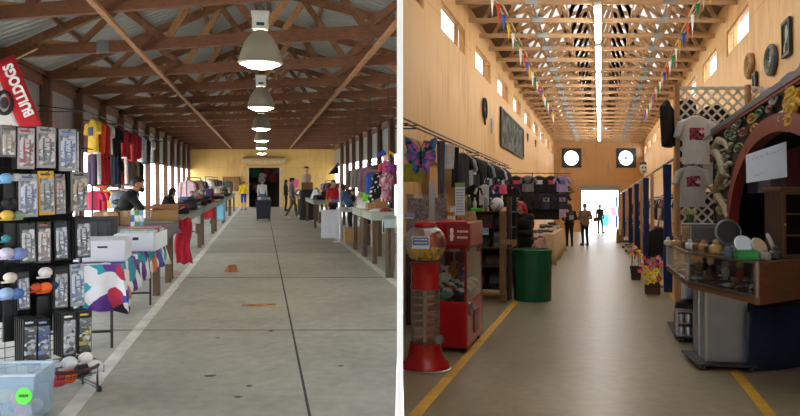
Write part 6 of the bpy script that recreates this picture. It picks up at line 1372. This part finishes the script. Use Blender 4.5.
# goods of the stalls between the posts
GC = [('#141417', 'black'), ('#5a3a3c', 'maroon'), ('#2a2d3a', 'navy'), ('#7d7478', 'grey'), ('#3c2a38', 'plum'), ('#c9c0b4', 'cream'), ('#1c1c20', 'soft black'), ('#8a5a4a', 'rust')]
bays = [(13.6, 18.6), (20, 24), (25, 29), (30.2, 36), (38, 43)]
for i, (D0, D1) in enumerate(bays):
    nm = ORD[i]; clothes_rail('rail of dark clothes at the back of the %s stall on the right' % nm, R, 2.2, D0, D1, 2.0, (D0 + .1, D1 - .1), 2.8)
    n = 8 if i < 2 else 6
    for k in range(n):
        c, cn = GC[(k * 3 + i) % 8]; garment(('tee', 'long', 'dress')[k % 3], .5, .7, cloth(c), '%s garment on the back rail of the %s right stall, %s from the front' % (cn, nm, ORD[k]), R.Mc(2.2, D0 + .4 + (D1 - D0 - .8) * k / (n - 1), 1.985, -.3), 'garments of the %s right stall' % nm, parts=False)
    if i > 0 or True:
        s0 = D0 + (.9 if i == 0 else .4); market_table(R, 1.42, 1.95, s0 + .4, D1 - .2, .75, 'dark low table of the %s stall on the right' % nm, top='#4a3a2c', legc='#3a2a1e', group=None)
        for k in range(6):
            D = s0 + .7 + (D1 - s0 - 1.3) * k / 5; c, cn = (GC + [('#b9772e', 'amber'), ('#2f6a52', 'green'), ('#a83a4a', 'red'), ('#b9b4a8', 'pale'), ('#4a6a8a', 'blue')])[(k * 4 + i * 3) % 13]; q = 1.6 + .16 * (k % 2)
            lb = '%s %%s on the low table of the %s right stall' % (cn, nm)
            if k % 3 == 0: bottle(R.M(q, D, .751), .26, .06, plastic(c), '%s vase on the low table of the %s right stall, %s along it' % (cn, nm, ORD[k]), name='vase', cat='vase')
            else: simple_box(R.M(q, D, .751, .2 * k), .24, .2, .16 + .06 * (k % 2), mat(c, .6), '%s trinket box on the low table of the %s right stall, %s along it' % (cn, nm, ORD[k]), 'trinket_box', 'box', None, mat('#2a2622' if k % 2 else '#c9c0ae', .6, 0, .4, 25))
# sculpted white head on the rail and dark figures
q, D, z = R.at(643, 172, 21); t = thing('white_mask', 'white painted mask with black markings hung above the stall rail', 'mask', R.Mc(1.3, 21, z - .02)); b = MB(); b.ell((0, 0, .12), (.11, .07, .17)); b.build('mask_face', mat('#cfd0d0', .5), t, smooth=True); b = MB(); [b.ell((s * .04, -.06, .15), (.025, .015, .03), 8, 6) for s in (-1, 1)]; b.ell((0, -.055, .03), (.05, .015, .02), 8, 6); b.ell((0, .02, .27), (.11, .07, .06)); b.build('mask_markings', mat('#1c1c20', .5), t, smooth=True)
garment('jacket', .34, .58, cloth('#0d0d10'), 'black jacket hanging at the front of the first right stall', R.Mc(58 * 14.2 / F, 14.0, EYE - 16 * 14.2 / F, .1), None)
t = thing('coat_stand', 'slim black stand holding the black jacket at the first right stall', 'stand', R.Mc(58 * 14.2 / F, 14.06)); MB().lathe([(.16, 0), (.16, .012), (.02, .03), (0, .03)], 20).build('foot', BLK, t); z = EYE - 16 * 14.2 / F; MB().tube([(0, 0, .02), (0, 0, z + .03), (0, -.07, z + .03)], .012).build('pole', BLK, t)
q, D = R.fl(620, 243); carton(R.M(q, D), .3, .4, .62, 'tall brown box at the far right stall corner', open_=False, flaps=False, m=mat('#7d5a38', .8))
for i, (px, py, c, cn) in enumerate(((626, 252, '#5a5a52', 'grey'), (629, 254, '#8a7a5a', 'tan'), (623, 248, '#3a4038', 'dark'))):
    q, D = R.fl(px, py); simple_box(R.M(q + .1, D), .26, .3, .3, mat(c, .7, 0, .3, 10), '%s crate on the floor by the far right stalls' % cn, 'crate', 'crate', None, mat('#b9ae98', .7, 0, .5, 30))
# flowers in a box
q, D = R.fl(653, 294.5); FM = R.M(q, D + .15); carton(FM, .26, .26, .2, 'brown box holding the artificial flowers by the blue curtain', flaps=False, m=mat('#5d4028', .8))
def flower(M, r, c, centre, label, stem=.3):
    t = thing('artificial_flower', label, 'flower', M); b = MB()
    for k in range(10):
        a = 2 * PI * k / 10; Rm = Matrix.Rotation(a, 3, 'Z') @ Matrix.Rotation(-.5 - .3 * (k % 2), 3, 'Y'); b.ell(Rm @ V(r * .55, 0, 0), (r * .5, r * .26, r * .12), 8, 6, Rm)
    b.build('petals', mat(c, .7, 0, .2, 20), t, smooth=True); MB().ell((0, 0, r * .12), r * .3, 8, 6).build('flower_centre', mat(centre, .8), t, smooth=True)
    MB().tube([(0, 0, 0), (.01, 0, -stem * .5), (0, .01, -stem)], .006, 5).build('stem', mat('#2f5a2a', .7), t); return t
FL = [('#e8d21c', '#b08a10', 'bright yellow'), ('#d9487e', '#e0c040', 'pink'), ('#e6c81a', '#8a6a10', 'golden yellow'), ('#c93a5a', '#e0c040', 'crimson'), ('#e9d82a', '#a07a10', 'lemon yellow'), ('#e07a9a', '#f0e0a0', 'pale pink')]
FP = [(650, 276, 0, 1.1), (656, 272, 0, 1.1), (645, 275, 2, .95), (653, 282, 4, 1.1), (647, 283, 4, .9), (659, 279, 3, .9), (642, 266, 5, .85), (648, 262, 1, .85), (655, 264, 3, .85), (661, 266, 1, .8), (645, 269, 2, .8), (658, 258, 5, .75), (640, 272, 1, .8), (651, 268, 1, .8), (656, 287, 3, .8), (644, 259, 3, .7)]
for i, (px, py, ci, rs) in enumerate(FP):
    c, ce, cn = FL[ci]; D_ = D - .08 + .035 * (i % 5); qq, _, z = R.at(px, py, D_); M = R.M(qq, D_, z) @ Matrix.Rotation(PI / 2 - .7 + .2 * (i % 3), 4, 'X'); flower(M, .075 * rs, c, ce, '%s artificial flower in the brown box, number %s from the %s' % (cn, ORD[i], 'front'), max(.1, z - .1) * .5)
M = R.M(36.5 * 15.2 / F, 15.4); t = thing('flower_bucket', 'dark bucket of yellow and red flowers behind the flower box', 'bucket', M); MB().lathe([(.1, 0), (.13, .3), (.14, .3), (.12, .28)], 18).build('bucket_body', mat('#2a2c30', .5), t)
for i in range(7): a = 2 * PI * i / 7; c, ce, cn = FL[(i * 2 + (i > 3)) % 6]; flower(M @ Matrix.Translation((.09 * math.cos(a), .09 * math.sin(a), .52 + .08 * (i % 3))) @ Matrix.Rotation(.6, 4, 'X'), .065, c, ce, '%s flower in the dark bucket behind the flower box, %s clockwise' % (cn, ORD[i]), .3)
# ---- carved panel with a moon arch, right
PQ = 1.84
def cp(D, z): return V(D, 0, z)
# frame of the panel: x runs toward the entrance, -y faces the aisle
D0c, D1c = 11.0, 5.6
PM = R.M(PQ, D0c, 0, -PI / 2); I = PM.inverted()
def pxz(px, py): D = F * PQ / (px - 600); return (D0c - D) * 1.0, EYE - (py - 207) * D / F
SCL = (R.W(PQ, 6, 0) - R.W(PQ, 11, 0)).length / 5
def P2(px, py): x, z = pxz(px, py); return x * SCL, z
zc_, xc_, ra, rb_ = 1.22, (D0c - 7.25) * SCL, 2.55, 1.22
t = thing('carved_panel', 'large carved wooden panel with painted spirals and a red moon arch', 'panel', PM)
xe = (D0c - D1c) * SCL; topz = lambda x: 2.77
b = MB(); N = 40; out, inn = [], []
for k in range(N + 1):
    a = PI - PI * k / N; inn.append((xc_ + (ra - .02) * math.cos(a), zc_ + (rb_ - .02) * math.sin(a)))
xs = [max(0, min(xe, x)) for x, _ in inn]
b = MB(); pts = [(x, z) for x, z in inn if x <= xe]
lo = [(0.0, 1.06)] + [(pts[0][0], 1.06)]
for (xa, za), (xb, zb_) in zip(pts, pts[1:]):
    b.hexa([V(xa, 0, za), V(xb, 0, zb_), V(xb, .05, zb_), V(xa, .05, za), V(xa, 0, topz(xa)), V(xb, 0, topz(xb)), V(xb, .05, topz(xb)), V(xa, .05, topz(xa))])
b.bx(0, pts[0][0], 0, .05, 1.0, 2.5); b.hexa([V(0, 0, 2.4), V(pts[0][0], 0, 2.4), V(pts[0][0], .05, 2.4), V(0, .05, 2.4), V(0, 0, topz(0)), V(pts[0][0], 0, topz(pts[0][0])), V(pts[0][0], .05, topz(pts[0][0])), V(0, .05, topz(0))])
b.build('panel_board', mat('#1f2420', .7, 0, .3, 8), t)
b = MB(); rg = []
for k in range(N + 1):
    a = PI - PI * k / N; c, s = math.cos(a), math.sin(a); rg.append([V(xc_ + (ra + d) * c, y, zc_ + (rb_ + d * .75) * s) for d, y in ((-.10, -.06), (.14, -.06), (.14, .06), (-.10, .06))])
rg = [r for r in rg if r[0].x < xe]; b.loft(rg); b.build('red_arch', mat('#7d2420', .45, 0, .15, 5), t, smooth=True)
b = MB(); b.bar((0, -.03, topz(0) + .02), (xe, -.03, topz(xe) + .02), .09, .07); b.build('top_rail', mat('#5b6066', .5), t)
b = MB(); b.bar((0.0, -.05, topz(0) - .03), (xe, -.05, topz(xe) - .03), .03, .035); b.build('red_trim', mat('#8c1c22', .5), t)
b = MB(); b.bx(-.04, .03, -.04, .06, 0, topz(0)); b.build('edge_post', mat('#171a18', .6), t)
# relief spirals and dragon scrolls
def spiral(px, py, rad, turns, th, col, name='painted_spiral', flip=1, mirror=False):
    x, z = P2(px, py); k = SCL * F * PQ / ((px - 600) ** 2) * 1.0; m = MB(); pp = []
    D = F * PQ / (px - 600); sx = rad * D * D / (F * PQ) * SCL; sz = rad * D / F
    for i in range(int(turns * 16) + 1):
        f = i / (turns * 16); a = flip * 2 * PI * turns * f; pp.append(V(x + sx * (1 - .85 * f) * math.cos(a), -.03 - .02 * f, z + sz * (1 - .85 * f) * math.sin(a)))
    m.tube(pp, th, 7); m.build(name, mat(col, .5, 0, .15, 20), t, smooth=True)
SPR = [(797, 121, 8, '#d0a024', .06), (799, 108, 8, '#c99a22', .06), (799, 92, 7, '#d6a82a', .055), (765, 112, 5, '#3f7a58', .03), (757, 117, 5, '#b9902e', .03), (781, 98, 6, '#a9b8c4', .035), (789, 117, 8, '#b4c2cc', .04), (776, 108, 4.5, '#7d4a40', .03), (797, 100, 7, '#c99a22', .05), (798, 86, 6, '#d0a024', .045), (768, 124, 3.6, '#a33a34', .025), (744, 122, 5, '#5a7a5c', .03), (748, 131, 4.5, '#8a4038', .03), (738, 135, 5, '#4a6a58', .03), (753, 107, 4, '#46685a', .025), (742, 148, 4.5, '#6a8a5a', .025), (734, 126, 4, '#6d6a52', .025), (759, 128, 4, '#a8842c', .025), (772, 98, 4, '#35584a', .03), (789, 90, 4.5, '#4a8a6a', .035)]
for i, (px, py, r_, c, th) in enumerate(SPR): spiral(px, py, r_ * 1.1, 1.7, th * .42, c, 'painted_spiral', 1 if i % 2 else -1)
for i in range(46):
    r = random.Random(i); px = r.uniform(717, 740); py = 207 - (px - 600) * (.58 - r.random() * .62)
    if px > 728 and py > 185: continue
    spiral(px, py, r.uniform(2.2, 4.2), 1.3, .024, ('#6b6450', '#7d735a', '#4d5344', '#8a8066', '#5a5f4c')[i % 5], 'dragon_scroll', 1 if i % 3 else -1)
b = MB(); pp = [P2(*p) for p in ((733, 218), (729, 205), (722, 195), (724, 182), (730, 172), (727, 160), (721, 150), (724, 140), (732, 143), (735, 152))]
sm = []
for i in range(len(pp) - 1):
    for k in range(5): f = k / 5; sm.append(V(pp[i][0] * (1 - f) + pp[i + 1][0] * f, -.05, pp[i][1] * (1 - f) + pp[i + 1][1] * f))
b.tube(sm, .06, 9, [.03 + .045 * math.sin(PI * (i + 3) / (len(sm) + 4)) for i in range(len(sm))]); b.build('carved_dragon', mat('#8a8068', .5, 0, .3, 25, .4), t, smooth=True)
# paper sign hung in the arch
sgD = 7.0; M = R.Mc(*R.at(765.5, 161, sgD), .10); t = thing('paper_sign', 'white handwritten paper sign hung inside the red arch', 'sign', M)
b = MB(); P = [L_ for L_ in ((746, 155), (786, 141.5), (787, 177), (746.5, 183))]; q4 = [R.ray(M, *p) for p in P]
b.loft([[V(x, y, z) for x, z in q4] for y in (-.004, .004)]); b.build('paper', mat('#e6edf8', .7, 0, .03), t)
b = MB(); r = random.Random(8)
for (lx0, ly0, lx1, ly1, n) in ((752, 159, 783, 148.5, 11), (755, 175.5, 766, 172.5, 4)):
    for i in range(n):
        px = lx0 + (lx1 - lx0) * i / n; py = ly0 + (ly1 - ly0) * i / n; p = [R.ray(M, px + r.uniform(-.3, 1.6), py + r.uniform(-1.6, 1.6)) for _ in range(3)]; b.tube([V(x, -.006, z) for x, z in p], .0022, 4)
b.build('handwriting', mat('#6d7688', .7), t)
b = MB()
for p in (P[0], P[1]): x, z = R.ray(M, *p); b.tube([(x, 0, z), (x, .0, z + .12)], .0025, 4)
b.build('string', BLK, t)
# blue tarp rolled along the top of the panel
b = MB(); rg = []
for i in range(23):
    f = i / 22; D = 10.9 - 5.3 * f; c = R.W(PQ + .1, D, 2.83); k = .04 + .07 * f + .02 * math.sin(i * 1.7)
    rg.append([c + V(k * math.cos(a) * (1 + .2 * math.sin(3 * a + i)), .0, k * .8 * math.sin(a) * (1 + .15 * math.cos(2 * a + i * .7)) + k * .5) for a in [2 * PI * j / 14 for j in range(14)]])
tag(b.loft(rg).build('tarp', mat('#243f9a', .5, 0, .35, 8, .3), None, None, smooth=True), 'rolled blue tarp lying along the top of the carved panel', 'tarp')
# booth behind the arch, its dim interior painted as black lining and roof
t = thing('booth', 'booth behind the carved panel, its shade painted as a black lining', 'booth', R.M(2.3, 8.2)); b = MB(); b.bx(.36, .40, -3, 2.6, 0, 2.5); b.bx(-.4, .4, 2.6, 2.64, 0, 2.5); b.bx(.0, .4, -3, 2.6, .86, .9); b.build('booth_shade_lining', mat('#121116', .9), t); b = MB(); b.bx(-.4, .4, -3, 2.6, 2.45, 2.5); b.build('booth_roof', mat('#1a181c', .9), t)
for i, (D, c, cn) in enumerate(((10.2, '#7d6f78', 'mauve'), (9.5, '#b9aeb0', 'pale'), (8.8, '#6a5a66', 'plum'), (8.1, '#5d1f2a', 'dark red'))):
    garment('tee', .4, .5, cloth(c), '%s top hanging inside the booth behind the arch' % cn, R.Mc(2.35, D, 2.4, -.2), None, parts=False)
# ---- glass display case on pedestals
zb, zt_ = .76, 1.125
CMx = R.M(1.346, 7.4); CI = CMx.inverted()
def lc(q, D, z): return CI @ R.W(q, D, z)
plan = [(.893, 9.33), (.913, 7.26), (1.346, 6.0), (2.02, 6.6), (1.62, 7.3), (1.62, 9.33)]
t = thing('display_case', 'long angled glass display case with wooden base and end panel', 'display case', CMx)
def slabp(z0, z1, pl): b = MB(); b.loft([[lc(q, D, z0) for q, D in pl], [lc(q, D, z1) for q, D in pl]]); return b
WB = wood('#6d4730', .5, .25, (3, 3, 14))
slabp(zb, zb + .06, plan).build('base_board', WB, t, bevel=.004)
slabp(zb + .06, zb + .066, plan).build('liner', mat('#14191a', .8), t)
b = MB(); A, B = lc(1.346, 6.0, zb), lc(2.02, 6.6, zb); n_ = (B - A).cross(V(0, 0, 1)).normalized() * .025; up = V(0, 0, zt_ - zb)
b.hexa([A - n_, B - n_, B + n_, A + n_, A - n_ + up, B - n_ + up, B + n_ + up, A + n_ + up]); b.build('end_panel', WB, t)
for i, (p, q) in enumerate(((plan[0], plan[1]), (plan[1], plan[2]))):
    b = MB(); A, B = lc(*p, zb + .06), lc(*q, zb + .06); up = V(0, 0, zt_ - zb - .07); n_ = (B - A).cross(V(0, 0, 1)).normalized() * .004
    b.hexa([A - n_, B - n_, B + n_, A + n_, A - n_ + up, B - n_ + up, B + n_ + up, A + n_ + up]); b.build('front_glass', clear('case_glass', (.96, .97, .97), .06), t)
slabp(zt_ - .012, zt_, plan).build('glass_top', clear('case_top', (.85, .88, .88), .14, .05), t)
b = MB(); al = [lc(q, D, zt_ - .004) for q, D in plan[:3]]
for p, q in zip(al, al[1:]): b.bar(p, q, .03, .022)
for p, q in zip([lc(q, D, zb + .07) for q, D in plan[:3]], [lc(q, D, zb + .07) for q, D in plan[1:3]]): b.bar(p, q, .02, .018)
for q, D in plan[:3]: b.bar(lc(q, D, zb + .06), lc(q, D, zt_), .018, .018)
b.build('metal_edge', metal('#8f9294', .35), t)
b = MB(); P_b = [(1.62, 7.3), (1.62, 9.33)]; A, B = lc(*P_b[0], zb), lc(*P_b[1], zb); b.hexa([A, B, B + V(.02, 0, 0), A + V(.02, 0, 0), A + V(0, 0, .4), B + V(0, 0, .4), B + V(.02, 0, .4), A + V(.02, 0, .4)])
A, B = lc(1.62, 7.3, zb), lc(2.02, 6.6, zb); b.hexa([A, B, B + V(.02, .01, 0), A + V(.02, .01, 0), A + V(0, 0, .4), B + V(0, 0, .4), B + V(.02, .01, .4), A + V(.02, .01, .4)]); b.build('back_panel', mat('#3c3026', .7), t)
# trinkets lying in the case
r = random.Random(3); TRK = [('#c9ccd0', 'silver', 'ring'), ('#b08a3a', 'gold', 'ring'), ('#8a2a2a', 'red', 'pendant'), ('#d8d6d0', 'white', 'pendant'), ('#2f5a7a', 'blue', 'pendant'), ('#1a1a1c', 'black', 'bracelet'), ('#9aa0a6', 'grey', 'bracelet')]
def inplan(f, g): # f along, g across
    if f < .5: k = f * 2; p = (.893 + .02 * k, 9.33 - 2.07 * k); w_ = .68
    else: k = (f - .5) * 2; p = (.913 + .433 * k, 7.26 - 1.26 * k); w_ = .62 - .1 * k
    return p[0] + .06 + g * w_ * .8, p[1] + (.12 if f > .5 else 0) + g * (.0 if f < .5 else .25 + .4 * (f - .5))
n = 0
for i in range(22):
    for g in (.05, .3, .6):
        f = .04 + .90 * i / 21; q, D = inplan(f, g); c, cn, kd = TRK[(i * 2 + int(g * 10)) % 7]; M = R.M(q, D, zb + .0665, r.random() * 6) @ Matrix.Scale(1.5, 4); b = MB(); m = metal(c, .25) if cn in ('silver', 'gold', 'grey') else plastic(c)
        if kd == 'ring': b.torus((0, 0, .022), .022, .006, 12, 5); b.ell((0, 0, .048), .011, 8, 6)
        elif kd == 'pendant': b.ell((0, 0, .014), (.03, .02, .014), 10, 6); b.torus((.06, 0, .005), .03, .004, 14, 5, 'z')
        else: b.torus((0, 0, .014), .05, .013, 16, 6, 'z')
        b.bx(-.03, .03, -.025, .025, 0, .004); n += 1
        tag(b.build(kd, m, None, M, smooth=True), '%s %s in the glass case, %s row, place %d from the far end' % (cn, kd, ('front', 'middle', 'back')[int(g * 3.3)], i + 1), 'jewellery', '%s %ss in the display case' % (cn, kd))
for i, (f, h, c, lb) in enumerate(((.30, .2, '#3a2e28', 'dark small statuette standing in the display case'), (.62, .22, '#b9aea0', 'pale small statuette standing in the display case'), (.74, .24, '#8a3a2a', 'red and gold small statuette standing in the display case'), (.5, .18, '#2c2c30', 'black small statuette standing in the display case'))):
    q, D = inplan(f, .45); t2 = thing('statuette', lb, 'statuette', R.M(q, D, zb + .067)); MB().lathe([(.05, 0), (.05, .02), (.02, .03), (.035, .08), (.04, h * .55), (.02, h * .7)], 14).build('figure', mat(c, .4), t2, smooth=True); MB().ell((0, 0, h * .82), h * .16, 10, 8).build('head', mat('#c9a23a' if i == 2 else c, .4), t2, smooth=True)
# pedestals on dollies
STL = mat('#8d97a6', .28, .75, .12, 2.5)
def pedestal(M, w, d, h, label):
    t = thing('pedestal_cabinet', label, 'cabinet', M); MB().bx(-w / 2, w / 2, -d / 2, d / 2, 0, h).build('cabinet_body', STL, t, bevel=.004); b = MB()
    for s in (-1,): b.bx(s * (w / 2 - .012) - .012, s * (w / 2 - .012) + .012, -d / 2 - .006, -d / 2 + .004, 0, h)
    b.bx(-w / 2 - .006, -w / 2 + .004, -.015, .015, 0, h); b.build('edge_strip', metal('#a9b0b8', .35), t); return t
def dolly(M, w, d, label):
    t = thing('dolly', label, 'dolly', M); MB().bx(-w / 2, w / 2, -d / 2, d / 2, .05, .066).build('platform', mat('#1d1c1e', .6), t, bevel=.006)
    for sx in (-1, 1):
        for sy in (-1, 1):
            c = MB(); x, y = sx * (w / 2 - .06), sy * (d / 2 - .06); c.cyl((x - .014, y, .022), (x + .014, y, .022), .022, n=16); o_ = c.build('caster', mat('#2a2a2d', .4), t, smooth=True); k = MB(); k.bx(x - .026, x + .026, y - .012, y + .012, .042, .05); k.cyl((x - .026, y, .022), (x + .026, y, .022), .006); k.bx(x + .018, x + .026, y - .008, y + .008, .014, .05); k.build('fork', metal('#8a8a8c', .4), o_)
q0, q1 = .98, 1.46
PM1 = R.M(1.20, 7.12, 0, .10); dolly(PM1, .56, .70, 'black wheeled dolly under the nearest pedestal cabinet'); pedestal(PM1 @ Matrix.Translation((.03, .05, .067)), .40, .5, zb - .07, 'silver sheet metal pedestal cabinet carrying the near end of the glass case')
PM2 = R.M(1.22, 8.75); dolly(PM2, .62, 1.15, 'black wheeled dolly under the farther pedestal cabinet'); pedestal(PM2 @ Matrix.Translation((.04, .25, .067)), .36, .5, zb - .07, 'silver sheet metal pedestal cabinet carrying the far end of the glass case')
t = thing('wicker_basket', 'round brown basket with a dark lid on the farther dolly', 'basket', PM2 @ Matrix.Translation((-.13, -.18, .067))); MB().lathe([(.13, 0), (.16, .05), (.165, .2), (.15, .3), (.14, .29)], 22).build('basket_body', mat('#8a5f3a', .8, 0, .3, 30, .5), t, smooth=True); MB().lathe([(.155, .3), (.14, .36), (.05, .4), (0, .4)], 22).build('lid', mat('#1a1a1d', .6), t, smooth=True)
b = MB(); M = PM2 @ Matrix.Translation((-.2, -.45, .067)); t = thing('metal_jars_rack', 'small wire rack of silver jars on the farther dolly', 'rack', M); b.frame(-.09, .09, 0, .3, .012, -.09, -.08); b.frame(-.09, .09, 0, .3, .012, .08, .09); [b.bx(-.09, .09, -.09, .09, z, z + .006) for z in (0, .15)]; b.build('wire_frame', metal(), t)
for i in range(4):
    x, z = (-.04, .04)[i % 2], (.007, .157)[i // 2]; t2 = thing('silver_jar', 'silver jar on the %s shelf of the small wire rack, %s one' % (('lower', 'upper')[i // 2], ('left', 'right')[i % 2]), 'jar', M @ Matrix.Translation((x, -.03, z))); MB().lathe([(.032, 0), (.034, .08), (.03, .1), (0, .1)], 14).build('jar_body', metal(), t2, smooth=True); MB().cyl((0, 0, .1), (0, 0, .115), .033).build('lid', mat('#4a3a30'), t2)
# navy cloth panel under the case end
b = MB(); b.loft([[V(x, .02 * math.sin(9 * x + z * 2), z) for x in [-.45 + .9 * i / 24 for i in range(25)]] for z in (0.01, .3, .62)], cap=False, closed=False); tag(b.build('navy_drape', cloth('#131b3a'), None, R.M(1.85, 6.9, 0, .55), smooth=True, solid=.01), 'navy drape hanging to the floor under the right end of the case', 'drape')
# things on the case
def mirror(q, D, z, r, tilt, yaw, face, rim, label, stand=.08):  # flat face colour carries the painted glare and reflections
    t = thing('mirror', label, 'mirror', R.Mc(q, D, z, yaw)); Rm = Matrix.Rotation(tilt, 4, 'X'); c = Matrix.Translation((0, 0, stand + r * .95))
    o = MB().lathe([(r * .9, -.002), (r * .9, .002), (0, .0021)], 32).build('mirror_glass', face, t, smooth=False); o.matrix_local = c @ Rm @ Matrix.Rotation(PI / 2, 4, 'X') @ Matrix.Translation((0, 0, .012))
    k = MB(); k.torus((0, 0, 0), r * .95, r * .09 + .003, 32, 8, 'z'); o = k.build('rim', rim, t, smooth=True); o.matrix_local = c @ Rm @ Matrix.Rotation(PI / 2, 4, 'X')
    k = MB(); k.lathe([(r * .95, -.012), (0, -.012)], 32); o = k.build('mirror_back', rim, t); o.matrix_local = c @ Rm @ Matrix.Rotation(PI / 2, 4, 'X')
    k = MB(); k.lathe([(r * .55, 0), (r * .55, .012), (.012, .03), (.012, stand + .01)], 18); k.build('stand', rim, t, smooth=True)
MIR = mat('#e8ebee', .04, 1, .0)
q, D, _ = R.at(743.5, 240, 6.54); mirror(q, D, zt_, .082, -.42, .0, mat('#d3dcec', .35, .1, .02), metal('#c4c8cc', .3), 'round table mirror facing up with a painted pale blue white glare', .05)
q, D, _ = R.at(759, 240, 6.41); mirror(q, D, zt_, .078, -.5, .35, mat('#c9ab94', .35, .1, .05), metal('#d0d2d4', .3), 'round table mirror with a painted peach coloured reflection', .045)
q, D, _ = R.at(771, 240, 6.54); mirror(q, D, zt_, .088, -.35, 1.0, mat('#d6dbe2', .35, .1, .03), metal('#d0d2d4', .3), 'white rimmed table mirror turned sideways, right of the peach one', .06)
q, D, _ = R.at(726, 235, 7.12); mirror(1.30, 7.1, zt_, .125, -.1, -.1, mat('#343a40', .1, .6, .1), mat('#6d7274', .4, .5), 'large dark round mirror on a stand at the middle of the case', .10)
M = R.M(1.17, 8.2, zt_, .1); t = thing('tin_box', 'square shiny silver tin with a dent at the far end of the case', 'tin', M); MB().bx(-.16, .16, -.22, .22, 0, .26).build('tin_body', metal('#8f9498', .22), t, bevel=.02); MB().bx(-.165, .165, -.225, .225, .26, .285).build('tin_lid', metal('#a0a5a8', .3), t, bevel=.01)
for i in range(9): flower(R.M(1.08 + .03 * (i % 3), 8.55 + .1 * (i // 3), zt_ + .40 - .02 * (i % 2)) @ Matrix.Rotation(.5 * (i % 3 - 1), 4, 'X'), .045, '#c9c48a' if i % 2 else '#a8a860', '#6d6a30', 'pale %s flower above the silver tin, %s of the bunch' % ('yellow' if i % 2 else 'green', ORD[i]), .39)
q, D, _ = R.at(746, 250, 6.36); simple_box(R.M(q, D, zt_, .1), .17, .13, .085, mat('#157a3a', .5, 0, .05), 'bright green box in front of the mirrors on the case', 'box', 'box', None, mat('#1c8a44', .5))
q, D, _ = R.at(728, 247, 6.63); bottle(R.M(q, D, zt_), .12, .035, mat('#4a5a70', .3), 'blue grey tin tube left of the green box', '#3a4656', 'tin_tube', 'tin')
GI = [(668, 236, 8.81, '#d8d0c0', 'white shell', .05), (676, 240, 8.46, '#b98a5a', 'tan carving', .06), (690, 240, 8.01, '#c9c9c6', 'white cup', .055), (698, 238, 7.83, '#5d3a28', 'brown carving', .06), (704, 237, 7.65, '#a87a4a', 'amber carving', .06), (710, 241, 7.39, '#3a2a20', 'dark wooden box', .06), (716, 239, 7.25, '#b8935e', 'blond wooden blocks', .07), (733, 246, 6.76, '#6d5a4a', 'taupe pouch', .05), (765, 250, 6.32, '#8f8672', 'khaki pouch', .055), (776, 250, 6.41, '#2a2a2c', 'black purse', .06)]
for i, (px, py, D, c, lb, s) in enumerate(GI):
    q = (px - 600) * D / F; t2 = thing('trinket', '%s standing on the glass top of the case, %s from the far end' % (lb, ORD[i]), 'trinket', R.M(q, D, zt_)); b = MB(); b.lathe([(s * .8, 0), (s, s * .3), (s * .9, s), (s * .5, s * 1.3)], 14); b.build('trinket_body', mat(c, .5, 0, .2, 20), t2, smooth=True); MB().ell((0, 0, s * 1.55), s * .45, 10, 7).build('trinket_top', mat(c, .4), t2, smooth=True)
# leaning dark glass frame and the cabinet at the right edge
t = thing('leaning_case', 'dark glass lidded tray leaning inside the booth behind the mirrors', 'tray', R.M(2.38, 8.0, .905, .2) @ Matrix.Rotation(.55, 4, 'Y')); MB().bx(-.14, .14, -.02, .02, 0, .62).build('tray_back', mat('#23262a', .4), t); b = MB(); b.frame(-.15, .15, 0, .63, .025, -.04, .03); b.build('tray_frame', metal('#5a5e63', .4), t); MB().bx(-.125, .125, -.03, -.026, .025, .6).build('tray_glass', clear('tray_glass', (.8, .84, .86), .4), t)
q, D, z = R.at(795, 200, 6.9); M = R.Mc(1.80, 6.55, zt_ + .002, .2); t = thing('curio_cabinet', 'narrow dark wooden curio cabinet with glass door at the right edge', 'cabinet', M)
b = MB(); b.bx(-.13, .2, -.02, .2, 0, .62); b.build('cabinet_body', wood('#3d2a1c'), t); b = MB(); b.bx(-.15, .22, -.04, .22, .62, .66); b.build('cornice', wood('#50371f'), t, bevel=.008)
b = MB(); b.frame(-.13, .2, .0, .62, .03, -.045, -.02); b.bx(-.10, .17, -.04, -.025, .2, .215); b.bx(-.10, .17, -.04, -.025, .4, .415); dd = b.build('door', wood('#54391f'), t); MB().bx(-.10, .17, -.03, -.027, .03, .59).build('door_glass', clear('cab_glass', (.6, .62, .62), .3), dd); MB().ell((-.115, -.05, .31), .01, 8, 6).build('knob', metal('#b09040'), dd)
